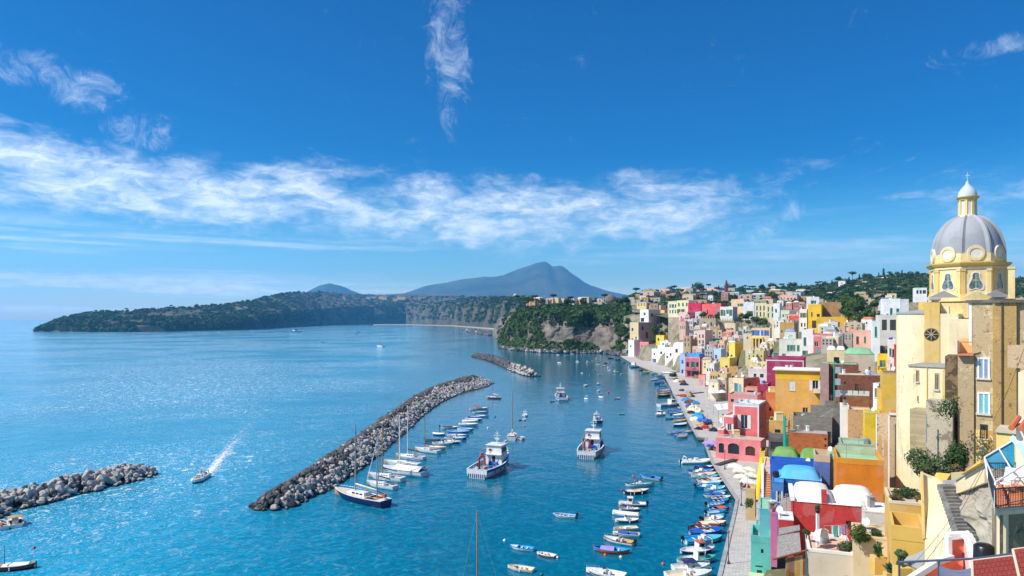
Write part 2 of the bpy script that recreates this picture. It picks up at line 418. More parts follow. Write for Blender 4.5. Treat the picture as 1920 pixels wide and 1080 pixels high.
# far mountains
def mountain(name, prof, Z, depth, label, n=90, seed=0.):
    m = MB(); W = n + 1; rowsn = 14
    for j in range(rowsn):
        t = j / (rowsn - 1) * 2 - 1
        for i in range(W):
            x = lerp(prof[0][0], prof[-1][0], i / n)
            for a, b in zip(prof[:-1], prof[1:]):
                if a[0] <= x <= b[0]: y = lerp(a[1], b[1], (x - a[0]) / (b[0] - a[0])); break
            pk_ = P(x, y, Z); h = max(0, pk_.z)
            rel = noise.fractal(Vector((pk_.x * .0009 + seed, t * 2.2, 0)), 1., 2., 6) * .5 * (1 - abs(t)) 
            z = h * max(0., (1 - abs(t) ** 1.25) * (1 + rel * (abs(t) * 1.6 + .04)))
            m.v.append((pk_.x, Z + t * depth, z - 20))
    for j in range(rowsn - 1):
        for i in range(n): m.f.append((j*W+i, j*W+i+1, (j+1)*W+i+1, (j+1)*W+i)); m.m.append(0)
    o = m.build(name, MOUNT, smooth=True); return tag(o, kind='structure')
MOUNT = stone((.04, .06, .03), (.13, .13, .08), .002, False, .3)
mountain('mountain', [(700, 598), (742, 552), (762, 545), (800, 533), (830, 528), (862, 520), (905, 512), (940, 508), (962, 503), (985, 498), (1008, 491), (1022, 488), (1036, 496), (1046, 494), (1056, 496), (1072, 508), (1090, 520), (1106, 530), (1124, 538), (1150, 546), (1210, 556), (1280, 598)], 16000, 3400, 0)
mountain('mountain', [(540, 598), (566, 552), (586, 541), (604, 533), (622, 528), (640, 531), (656, 539), (676, 546), (700, 560), (720, 598)], 14000, 1900, 0, 50, 4.)
mountain('mountain', [(640, 598), (680, 556), (720, 549), (770, 546), (820, 546), (850, 549), (900, 555), (960, 598)], 11500, 1200, 0, 50, 9.)

# ------------------------------------------------------------------ breakwaters of boulders
def rock_mesh(seed, matr):
    b = bmesh.new(); bmesh.ops.create_icosphere(b, subdivisions=2, radius=1.)
    rs = random.Random(seed); off = Vector((rs.uniform(0, 50), rs.uniform(0, 50), 0))
    planes = []
    for _ in range(9):
        d = Vector((rs.gauss(0, 1), rs.gauss(0, 1), rs.gauss(0, 1))).normalized(); planes.append((d, rs.uniform(.55, .85)))
    for v in b.verts:
        c = v.co.copy()
        for d, h in planes:                                   # broken faces
            k = c.dot(d)
            if k > h: c -= d * (k - h) * .9
        c *= 1 + noise.noise(c * 1.6 + off) * .14; v.co = c
    me = bpy.data.meshes.new('boulder'); b.to_mesh(me); b.free(); me.materials.append(matr); return me
ROCKS_L = [rock_mesh(i, ROCK_L) for i in range(7)]; ROCKS_D = [rock_mesh(20 + i, ROCK_D) for i in range(6)]
def breakwater(name, label, line, n_parts, dark_fn, size=(0.8, 1.5), dens=1.0, seed=1):
    """line: (x, y, half-width, crest height) along the centre at water level, in metres"""
    rs = random.Random(seed); root = thing(name, label, 'breakwater', (line[0][0], line[0][1], 0)); o0 = Vector((line[0][0], line[0][1], 0))
    # packed core under the boulders
    core = MB(); nn = len(line); prof = (-1, -.55, -.15, .15, .55, 1)
    spots = []
    segs = []
    for i, (x, y, w, h) in enumerate(line):
        a = line[max(0, i-1)]; c = line[min(nn-1, i+1)]; d = Vector((c[0]-a[0], c[1]-a[1], 0)).normalized(); nrm = Vector((d.y, -d.x, 0)); segs.append((Vector((x, y, 0)), nrm, w, h))
        for t in prof: core.v.append(tuple(Vector((x, y, 0)) - o0 + nrm * w * t * .9 + Vector((0, 0, h * (1 - abs(t) ** 1.4) - .55 - size[1]))))
    for i in range(nn - 1):
        for k in range(5): core.f.append((i*6+k, i*6+k+1, (i+1)*6+k+1, (i+1)*6+k)); core.m.append(0)
    core.build('core', ROCK_D, root)
    for i in range(nn - 1):
        (p0, n0, w0, h0), (p1, n1, w1, h1) = segs[i], segs[i+1]; L = (p1 - p0).length
        cnt = int(L * (w0 + w1) / (size[0] * size[1] * 1.25) * dens)
        for _ in range(cnt):
            f = rs.random(); t = rs.uniform(-1.08, 1.08); w = lerp(w0, w1, f); h = lerp(h0, h1, f)
            q = p0.lerp(p1, f) + n0.lerp(n1, f) * w * t
            spots.append((q + Vector((0, 0, h * (1 - min(1, abs(t)) ** 1.4) + rs.uniform(-.45, .25) - .1)), t))
    for end, sg in ((0, -1), (nn - 1, 1)):                    # rounded heads
        p, nr, w, h = segs[end]; dr = Vector((-nr.y, nr.x, 0)) * (1 if end else -1)
        for _ in range(int(w * w * 1.3 / (size[0] * size[1]) * dens)):
            a = rs.uniform(-math.pi / 2, math.pi / 2); r = math.sqrt(rs.random()) * 1.05
            q = p + nr * w * r * math.sin(a) + dr * w * r * math.cos(a); spots.append((q + Vector((0, 0, h * (1 - min(1, r) ** 1.4) + rs.uniform(-.45, .2) - .1)), r * math.sin(a)))
    spots.sort(key=lambda s: s[0].length)
    rest = MB()
    for i, (q, t) in enumerate(spots):
        r = rs.uniform(*size) * (1.45 if rs.random() < .12 else (.7 if rs.random() < .35 else 1.)); dk = dark_fn(t, rs, q); me = rs.choice(ROCKS_D if dk else ROCKS_L)
        rot = (rs.uniform(0, 6.3), rs.uniform(0, 6.3), rs.uniform(0, 6.3)); sc = (r * rs.uniform(.85, 1.3), r * rs.uniform(.7, 1.05), r * rs.uniform(.65, .95))
        if i < n_parts: link('boulder', me, root, q - o0, rot, sc)
        else:
            from mathutils import Euler
            M = Matrix.Translation(q - o0) @ Euler(rot).to_matrix().to_4x4() @ Matrix.Diagonal((*sc, 1))
            src = ROCK_LOW[(me.name, dk)] if (me.name, dk) in ROCK_LOW else low(me, dk)
            rest.add([M @ v for v in src[0]], src[1], 1 if dk else 0)
    if rest.v: tag(rest.build('boulders', [ROCK_L, ROCK_D], root, fix=False), kind='stuff')
    return root
ROCK_LOW = {}
def low(me, dk):
    b = bmesh.new(); bmesh.ops.create_icosphere(b, subdivisions=1, radius=.92)
    sd_ = hash(me.name) % 97; rs = random.Random(sd_)
    for v in b.verts: v.co *= 1 + rs.uniform(-.2, .14)
    b.verts.index_update(); r = ([v.co.copy() for v in b.verts], [tuple(q.index for q in f.verts) for f in b.faces]); b.free(); ROCK_LOW[(me.name, dk)] = r; return r

def wline(*pts):  # pixel waterline centre -> world
    return [(G(x, y, 0).x, G(x, y, 0).y, w, h) for x, y, w, h in pts]
breakwater('breakwater', 'long boulder breakwater across the middle of the harbour, dark stones on its seaward side',
    [(-53.4, 156, 4.6, 2.8), (-50.6, 174, 6.4, 3.8), (-48.5, 205, 7.2, 4.2), (-47, 250, 7.2, 4.3), (-46.5, 300, 7.4, 4.5), (-44.5, 350, 8.4, 4.6), (-39, 395, 10.5, 4.8), (-29.5, 432, 13.5, 5.0), (-25.5, 452, 13.0, 4.8)],
    300, lambda t, rs, q: (t < .25 + .35 * noise.noise(q * .08) and rs.random() < .92) or (q.y > 400 and t < .35 and rs.random() < .75) or rs.random() < .10, (.52, 1.05), 1.15, 3)
breakwater('breakwater', 'pale boulder mole running out from the left edge of the harbour',
    wline((-90, 985, 6.0, 2.9), (-20, 957, 6.0, 2.9), (60, 938, 6.0, 3.0), (130, 920, 6.2, 3.1), (200, 904, 6.4, 3.1), (250, 892, 5.6, 2.8)),
    230, lambda t, rs, q: rs.random() < .14, (.6, 1.2), 1.15, 5)
breakwater('breakwater', 'short dark boulder breakwater off the promontory, paler at its near tip',
    wline((892, 668.5, 5, 3.4), (915, 673, 6, 4), (940, 681, 6, 4.2), (965, 692, 6, 4.2), (985, 700, 6, 4.2), (999, 705.5, 4.5, 3.2)),
    60, lambda t, rs, q: q.y > 585 or rs.random() < .35, (1.1, 1.9), .95, 8)
breakwater('breakwater', 'low reef of dark rocks far out in front of the beach',
    wline((870, 621.5, 12, 5), (890, 624, 13, 5), (905, 627, 13, 5), (924, 629.5, 10, 4)), 0, lambda t, rs, q: rs.random() < .85, (3, 6), .8, 9)
breakwater('shore_rocks', 'tumbled rocks along the foot of the promontory cliff',
    wline((940, 653, 4, 2), (975, 658, 6, 3), (1020, 661.5, 5, 3), (1070, 663, 5, 3), (1120, 662.5, 5, 3), (1150, 664.5, 5, 3), (1168, 668, 4, 2.4)), 0, lambda t, rs, q: rs.random() < .82, (1.4, 3.2), .8, 10)
# ------------------------------------------------------------------ boats
PC = dict(W=lin(236,236,232), A=lin(20,150,214), T=lin(95,200,218), N=lin(22,34,92), B=lin(24,86,186), C=lin(232,216,186), G=lin(22,120,96), R=lin(176,34,38),
          O=lin(222,92,34), D=lin(112,62,36), K=lin(26,26,32), Y=lin(236,196,40), P=lin(168,150,214), S=lin(150,152,156), E=lin(70,180,160), M=lin(110,30,40), L=lin(196,216,228), H=lin(190,150,96))
def paint(c, rough=.38): 
    c = PC[c] if isinstance(c, str) else c
    def fn(t, b):
        p = wpos(t); n = t.noise(p, 1.6, 5, .65); n2 = t.noise(p, 9., 4, .7)
        base = t.mix(t.ss(n, .35, .7), tuple(q * .84 for q in c), tuple(min(1, q * 1.05) for q in c))
        base = t.mix(t.m('MULTIPLY', t.ss(n2, .6, .75), .35), base, tuple(q * .55 + .03 for q in c))
        t.put(b.inputs['Base Color'], base); b.inputs['Roughness'].default_value = rough
    return mat(('paint', c, rough), fn)
CLOTH = lambda c: plaster(PC[c] if isinstance(c, str) else c, .12, 2.)
METAL = plain((.55, .57, .6), .35, .8); DARK = plain((.02, .02, .024), .5); WOOD = plain(lin(136, 84, 46), .6); ROPE = plain((.35, .3, .22), .9)

def hull_shape(L, B, D, transom, n=11, sheer=.32, rake=.06):
    st = []
    for i in range(n + 1):
        t = i / n
        if transom: b = B/2 * (.76 + .24 * math.sin(min(1, t / .42) * math.pi / 2)) * (1. if t < .42 else max(0., 1 - ((t - .42) / .58) ** 2.3) ** .85)
        else: b = B/2 * max(0., 1 - abs(2 * t - .96) ** 2.5 / (1.0 if t > .48 else .93)) ** .8
        if i == n: b = .02
        if i == 0 and not transom: b = .02
        z = D * (1 + sheer * max(0., (t - .35) / .65) ** 2 + (.18 if not transom else .02) * max(0., (.35 - t) / .35) ** 2)
        x = (t - .5) * L; st.append((x, b, z, t))
    return st
def hull_parts(root, st, L, D, top, low, inside, rim, transom, rake=.10, stripe=None):
    n = len(st); m = MB(); rings = [(1., 1.), (.985, .66), (.93, .36), (.80, .04), (.45, -.5), (.04, -.72)]
    k = len(rings)
    for sgn in (1, -1):
        o = len(m.v)
        for x, b, z, t in st:
            for fb, fz in rings:
                zz = z * fz if fz > 0 else D * fz * .55
                xr = x - (L * rake * (1 - fz) * max(0., (t - .55) / .45) ** 1.5) + (0 if transom else L * .03 * (1 - fz) * max(0., (.3 - t) / .3))
                m.v.append((xr, sgn * b * fb, zz))
        for i in range(n - 1):
            for j in range(k - 1):
                f = (o + i*k + j, o + (i+1)*k + j, o + (i+1)*k + j+1, o + i*k + j+1); m.f.append(f if sgn < 0 else f[::-1]); m.m.append(0 if j < 1 else (2 if (stripe and j == 1) else 1))
    if transom:
        a = list(range(0, k)); b_ = [n * k + q for q in a]; m.f.append(tuple(a + b_[::-1])); m.m.append(1)
    m.build('hull', [paint(top), paint(low), paint(stripe or low)], root, smooth=40)
    g = MB(); w = .035 + .012 * L
    for sgn in (1, -1):
        o = len(g.v)
        for x, b, z, t in st:
            bi = max(0, b - w); bo = b + .03
            g.v += [(x, sgn*bo, z - .05), (x, sgn*bo, z + .06), (x, sgn*bi, z + .06), (x, sgn*bi, z - .05)]
        for i in range(n - 1):
            for q in range(4): g.f.append((o + i*4 + q, o + i*4 + (q+1) % 4, o + (i+1)*4 + (q+1) % 4, o + (i+1)*4 + q)); g.m.append(0)
    if transom: x, b, z, t = st[0]; g.box(x - .04, x + w, -b, b, z - .05, z + .06)
    g.build('gunwale', paint(rim), root)
    it = MB(); fl = max(.10, D * .22)
    for sgn in (1, -1):
        o = len(it.v)
        for x, b, z, t in st:
            it.v += [(x, sgn * max(0, b - w), z - .02), (x, sgn * max(0, b * .86 - w), fl + (z - fl) * .35), (x, sgn * max(0, b * .66 - w), fl), (x, 0, fl)]
        for i in range(n - 1):
            for q in range(3): it.f.append((o + i*4 + q, o + i*4 + q+1, o + (i+1)*4 + q+1, o + (i+1)*4 + q)); it.m.append(0)
    it.build('interior', paint(inside, .6), root)
def bt(st, t):
    for a, b in zip(st[:-1], st[1:]):
        if a[3] <= t <= b[3] + 1e-6:
            f = (t - a[3]) / (b[3] - a[3]); return tuple(lerp(a[q], b[q], f) for q in range(3))
    return st[-1][:3]
def deck(st, t0, t1, camber=.06, dz=.03, shrink=.03, n=7):
    m = MB(); cols = 7
    for i in range(n + 1):
        x, b, z = bt(st, lerp(t0, t1, i / n)); b = max(.01, b - shrink)
        for j in range(cols):
            s = j / (cols - 1) * 2 - 1; m.v.append((x, s * b, z + dz + camber * (1 - s * s)))
    for i in range(n):
        for j in range(cols - 1): m.f.append((i*cols+j, (i+1)*cols+j, (i+1)*cols+j+1, i*cols+j+1)); m.m.append(0)
    return m
def outboard(root, st, c='K', off=0.):
    x, b, z = bt(st, 0); m = MB(); m.box(x - .62, x - .12, off - .2, off + .2, z + .05, z + .55); m.box(x - .52, x - .22, off - .14, off + .14, z + .55, z + .66); m.box(x - .42, x - .22, off - .07, off + .07, -.4, z + .05); m.box(x - .15, x + .12, off - .12, off + .12, z - .15, z + .1)
    m.build('outboard_motor', paint(c), root)
BOATS = []
def place(bx, by, sx, sy):
    a, c = G(bx, by), G(sx, sy); d = a - c; mid = (a + c) / 2; Lp = math.hypot(bx - sx, (by - sy) * 2.2) * mid.y / F; L = d.length
    d.normalize(); L = min(L, Lp * 1.25); return mid, d, L, math.atan2(d.y, d.x)
def gozzo(label, bx, by, sx, sy, top='W', low='W', inside='A', rim='W', ex='', group=None, transom=False, beam=.41, stripe=None, cat='boat', name='rowing_boat', tarpc='B', small=False, D=None):
    mid, d, L, rz = place(bx, by, sx, sy); root = thing(name, label, cat, (mid.x, mid.y, 0), rz, group); BOATS.append(root)
    B = L * beam; D = D or (.082 * L + .12); st = hull_shape(L, B, D, transom, 8 if small else 12)
    hull_parts(root, st, L, D, top, low, inside, rim, transom, stripe=stripe)
    if 't' in ex:                                         # thwarts
        for t in (.3, .52, .7):
            x, b, z = bt(st, t); m = MB(); m.box(x - .13, x + .13, -b * .9, b * .9, z * .66, z * .66 + .05); m.build('thwart', paint('W' if inside != 'W' else 'H'), root)
    if 'f' in ex: deck(st, .68, .995).build('foredeck', paint(top if top not in ('N', 'K') else 'W'), root, smooth=True)
    if 'q' in ex: deck(st, .01, .14).build('stern_deck', paint(rim), root, smooth=True)
    if 'F' in ex:                                         # long deck with cockpit coaming
        deck(st, .50, .995).build('foredeck', paint('W' if top == 'W' else rim), root, smooth=True)
        x, b, z = bt(st, .5); m = MB(); m.box(x - .05, x + .06, -b * .8, b * .8, z, z + .22); m.build('coaming', WOOD, root)
    if 'T' in ex: deck(st, .12, .62, .16, .06).build('tarpaulin', CLOTH(tarpc), root, smooth=True)
    if 'V' in ex: deck(st, .42, .80, .14, .06).build('tarpaulin', CLOTH(tarpc), root, smooth=True)
    if 'U' in ex: deck(st, .10, .36, .10, .05).build('stern_cover', CLOTH(tarpc), root, smooth=True)
    if 'X' in ex: deck(st, .03, .97, .30, .04, -.02).build('boat_cover', CLOTH(tarpc), root, smooth=True)
    if 'e' in ex:                                         # engine box
        x, b, z = bt(st, .4); m = MB(); m.box(x - .5, x + .5, -b * .42, b * .42, z * .3, z + .12); m.box(x - .55, x + .55, -b * .46, b * .46, z + .12, z + .17); m.build('engine_box', paint('W'), root)
    if 'c' in ex:                                         # steering console with screen
        x, b, z = bt(st, .52); m = MB(); m.box(x - .35, x + .3, -b * .4, b * .4, z * .3, z + .55); c_ = m.build('console', paint('W'), root)
        m = MB(); m.plate([(x + .30, -b * .4, z + .5), (x + .30, b * .4, z + .5), (x - .02, b * .36, z + .95), (x - .02, -b * .36, z + .95)], .03); m.build('windscreen', GLASS, c_)
        m = MB(); m.box(x - 1.0, x - .7, -b * .35, b * .35, z * .4, z + .25); m.build('seat', paint('W'), root)
    if 'C' in ex:                                         # small wheelhouse
        x, b, z = bt(st, .58); h = z + .34 * B + .35; m = MB(); w = b * .62; l = L * .10
        m.add([(x-l, -w, z*.5), (x+l*1.1, -w, z*.5), (x+l*1.1, w, z*.5), (x-l, w, z*.5), (x-l, -w, h), (x+l*.8, -w*.94, h), (x+l*.8, w*.94, h), (x-l, w, h)], [(0,1,5,4), (1,2,6,5), (2,3,7,6), (3,0,4,7), (4,5,6,7)])
        hs = m.build('wheelhouse', paint('W'), root); m = MB(); m.box(x - l - .12, x + l * .8 + .16, -w - .1, w + .1, h, h + .08); m.build('roof', paint('W' if 'o' not in ex else 'O'), hs)
        m = MB(); zz = z + (h - z) * .45
        for s_ in (-1, 1): m.box(x - l * .7, x + l * .6, s_ * w - .02, s_ * w + .02, zz, h - .14)
        m.box(x + l * .86, x + l * .93, -w * .8, w * .8, zz, h - .14); m.build('window', GLASS, hs)
        m = MB(); m.cyl((x - l * .2, 0, h), (x - l * .2, 0, h + .25 * B + .5), .05, .03); m.box(x - l*.2 - .04, x - l*.2 + .04, -.4, .4, h + .3 * B, h + .3 * B + .06); m.build('mast', paint('W'), hs)
    if 'b' in ex:                                         # canopy on a folding frame
        x0, b0, z0 = bt(st, .22); x1, b1, z1 = bt(st, .58); h = z1 + .9; m = MB()
        for x, b in ((x0, b0), (x1, b1)):
            for s_ in (-1, 1): m.cyl((x, s_ * b * .9, z0), (x, s_ * b * .85, h), .03, .03, 5)
        m.build('canopy_frame', METAL, root); m = MB(); nn = 6
        for i in range(2):
            for j in range(nn + 1): s_ = j / nn * 2 - 1; m.v.append(((x0, x1)[i], s_ * b1 * .95, h + .18 * (1 - s_ * s_)))
        for j in range(nn): m.f.append((j, j+1, nn+2+j, nn+1+j)); m.m.append(0)
        m.build('canopy', CLOTH(tarpc), root)
    if 'r' in ex:                                         # bow rail
        m = MB(); pts = {1: [], -1: []}
        for t in (.70, .80, .90, .985):
            x, b, z = bt(st, t)
            for s_ in (1, -1):
                pts[s_].append((x, s_ * b * .85, z + .42)); m.cyl((x, s_ * b * .85, z), (x, s_ * b * .85, z + .42), .022, .022, 4)
        for s_ in (1, -1): m.path(pts[s_], .022, 4)
        m.cyl(pts[1][-1], pts[-1][-1], .022, .022, 4); m.build('bow_rail', METAL, root)
    if 'm' in ex: outboard(root, st, 'K')
    if 'M' in ex: outboard(root, st, 'K', -.3); outboard(root, st, 'K', .3)
    if 'd' in ex:
        for t, s_ in ((.32, -1), (.62, -1), (.45, 1)):
            x, b, z = bt(st, t); m = MB(); m.cyl((x, s_ * (b + .10), z * .25), (x, s_ * (b + .12), z * .9), .10, .10, 7); m.build('fender', paint('W'), root)
    if 'p' in ex:                                         # stem and stern posts
        for t in (0., 1.):
            x, b, z = bt(st, t); m = MB(); m.box(x - .07, x + .07, -.06, .06, -.1, z + .28); m.build('stem_post', paint(low), root)
    if 'g' in ex:                                         # gear lying in the boat
        for q in range(6):
            x, b, z = bt(st, random.uniform(.2, .8)); m = MB(); m.lathe([(0, .3), (.16, .26), (.22, .12), (.2, 0)], 8, (x, random.uniform(-.5, .5) * b, z * .45)); m.build('float', paint('YOWGBR'[q]), root)
    if 's' in ex:                                         # bare pole mast
        x, b, z = bt(st, .60); m = MB(); m.cyl((x, 0, z * .3), (x, 0, z + L * .42), .055 + L * .004, .04, 7); m.build('mast', WOOD, root)
    return root, st, L
def sailboat(label, bx, by, sx, sy, top='W', low='W', mast_px=90, mastc='W', cover='N', ex='', name='sailing_boat', group=None, beam=.30):
    mid, d, L, rz = place(bx, by, sx, sy); root = thing(name, label, 'sailing boat', (mid.x, mid.y, 0), rz, group)
    D = .075 * L + .25; st = hull_shape(L, L * beam, D, True, 13, .28); hull_parts(root, st, L, D, top, low, 'H', 'W' if top != 'W' else 'L', True, .14)
    deck(st, .30, .998, .07, .0).build('deck', paint('C' if 'k' in ex else 'W'), root, smooth=True)
    deck(st, .0, .10, .03, .0).build('stern_deck', paint('W'), root)
    x0, b0, z0 = bt(st, .34); x1, b1, z1 = bt(st, .70); m = MB(); h = .05 * L
    m.add([(x0, -b0*.55, z0), (x1, -b1*.5, z1), (x1, b1*.5, z1), (x0, b0*.55, z0), (x0 + .1, -b0*.46, z0 + h), (x1 - L*.06, -b1*.38, z1 + h*.7), (x1 - L*.06, b1*.38, z1 + h*.7), (x0 + .1, b0*.46, z0 + h)], [(0,1,5,4), (1,2,6,5), (2,3,7,6), (3,0,4,7), (4,5,6,7)])
    cr = m.build('coachroof', paint('W'), root)
    m = MB()
    for s_ in (-1, 1):
        for f in (.2, .45, .7): xx = lerp(x0, x1 - L * .06, f); m.box(xx - .05 * L * .5, xx + .05 * L * .5, s_ * b0 * .515 - .03, s_ * b0 * .515 + .03, z0 + h * .35, z0 + h * .75)
    m.build('portlight', GLASS, cr)
    for s_ in (-1, 1):
        xa, ba, za = bt(st, .12); xb, bb, zb = bt(st, .32); m = MB(); m.box(xa, xb, s_ * ba * .5 - .2, s_ * ba * .5 + .2, za * .5, za * .85); m.build('cockpit_seat', paint('H' if 'k' in ex else 'W'), root)
    hm = mast_px * mid.y / F; xm, bm, zm = bt(st, .58); mr = .07 + .008 * L
    m = MB(); m.cyl((xm, 0, zm), (xm, 0, zm + hm), mr, mr * .7, 8); m.cyl((xm, -.06 * L, zm + hm * .62), (xm, .06 * L, zm + hm * .62), .03, .03, 5); m.build('mast', plain(lin(168, 128, 84), .5) if mastc == 'H' else paint(mastc if mastc != 'S' else 'S'), root)
    xb, bb, zb = bt(st, .16); m = MB(); m.cyl((xm, 0, zm + h + .8), (xb, 0, zm + h + .75), .06, .05, 7); m.build('boom', paint('S'), root)
    m = MB(); m.cyl((xm - .1, 0, zm + h + 1.3), (xb + .2, 0, zm + h + .92), .20, .12, 8); m.build('sail_cover', CLOTH(cover), root)
    m = MB(); xf, bf, zf = bt(st, .985); xs, bs, zs = bt(st, .02)
    for q in ((xf, 0, zf), (xs, 0, zs), (xm - .2, bm * .95, zm), (xm - .2, -bm * .95, zm)): m.cyl(q, (xm, 0, zm + hm * .985), .016 + .0011 * hm * .5, None, 4)
    m.build('stays', METAL, root)
    if 'j' in ex: m = MB(); m.cyl((xf - .2, 0, zf + .4), (xm + .3, 0, zm + hm * .9), .13, .05, 7); m.build('furled_jib', CLOTH('W'), root)
    if 'z' in ex:                                          # second (mizzen) mast
        x2, b2, z2 = bt(st, .17); m = MB(); m.cyl((x2, 0, z2), (x2, 0, z2 + hm * .66), mr * .8, mr * .5, 7); m.build('mizzen_mast', paint('S'), root)
        m = MB(); m.cyl((x2 - .1, 0, z2 + 1.6), (x2 - L * .13, 0, z2 + 1.3), .16, .1, 7); m.build('sail_cover', CLOTH('N'), root)
        m = MB(); m.box(x2 - L*.16, x2 - L*.10, -.3, .3, z2 + .6, z2 + 1.3); m.build('life_raft', paint('O'), root)
    m = MB(); 
    for t in (.05, .2, .35, .5, .65, .8, .93):
        x, b, z = bt(st, t)
        for s_ in (1, -1): m.cyl((x, s_ * b * .95, z), (x, s_ * b * .95, z + .6), .02, .02, 4)
    for s_ in (1, -1): m.path([(bt(st, t)[0], s_ * bt(st, t)[1] * .95, bt(st, t)[2] + .6) for t in (.05, .2, .35, .5, .65, .8, .93, .99)], .018, 4)
    m.build('guard_rail', METAL, root)
    if 'd' in ex:
        for t in (.3, .5, .7): x, b, z = bt(st, t); m = MB(); m.cyl((x, -b - .14, z * .2), (x, -b - .14, z * .85), .13, .13, 7); m.build('fender', paint('K' if top == 'W' else 'W'), root)
    if 'Q' in ex: deck(st, .05, .62, .9, .25, .0, 10).build('boat_cover', CLOTH('W'), root, smooth=True)
    if 'l' in ex: m = MB(); x, b, z = bt(st, .03); m.lathe([(.26, -.06), (.38, 0), (.26, .06)], 10, (x, -b * .5, z + .7)); m.build('lifebuoy', paint('O'), root)
    return root
def inflatable(label, bx, by, sx, sy, c='W', ex='', name='inflatable_boat', group=None):
    mid, d, L, rz = place(bx, by, sx, sy); root = thing(name, label, 'boat', (mid.x, mid.y, 0), rz, group); B = L * .36; r = .045 * L + .08
    m = MB(); pts = []
    for i in range(17):
        a = i / 16; 
        if a < .32: p = (lerp(-L/2, L*.18, a/.32), -B/2 + r, r)
        elif a > .68: p = (lerp(L*.18, -L/2, (a-.68)/.32), B/2 - r, r)
        else:
            q = (a - .5) / .18; p = (L * .18 + (L * .32) * math.cos(q * math.pi / 2) ** .9, (B/2 - r) * math.sin(q * math.pi / 2), r + .25 * math.cos(q * math.pi / 2) * r * 3)
        pts.append(p)
    for a, b in zip(pts[:-1], pts[1:]): m.cyl(a, b, r, r, 10)
    m.build('tube', paint(c, .55), root, smooth=50)
    m = MB(); m.add([(-L*.45, -B/2 + r, r*.8), (L*.3, -B/2 + r, r*.8), (L*.45, 0, r*1.2), (L*.3, B/2 - r, r*.8), (-L*.45, B/2 - r, r*.8)], [(0, 1, 2, 3, 4)]); m.box(-L*.46, -L*.42, -B/2 + r, B/2 - r, -.2, r*1.9); m.build('floor', paint('S'), root)
    if 'c' in ex:
        m = MB(); m.box(-.02*L, .09*L, -.22*B, .22*B, r, r + .1*L + .2); m.build('console', paint('W'), root); m = MB(); m.box(-.2*L, -.1*L, -.25*B, .25*B, r, r + .09*L); m.build('seat', paint('W'), root)
        m = MB(); m.box(.16*L, .34*L, -.2*B, .2*B, r, r + .03*L + .1); m.build('cushion', paint('L'), root)
    if 'a' in ex:
        m = MB(); m.path([(-L*.40, -B*.38, r), (-L*.34, -B*.36, r + .17*L), (-L*.34, B*.36, r + .17*L), (-L*.40, B*.38, r)], .06 + .006 * L, 7); m.build('roll_bar', paint('W'), root)
    if 'm' in ex: m = MB(); m.box(-L*.53, -L*.46, -.22, .22, r, r + .65); m.box(-L*.51, -L*.48, -.08, .08, -.4, r); m.build('outboard_motor', paint('K'), root)
    return root
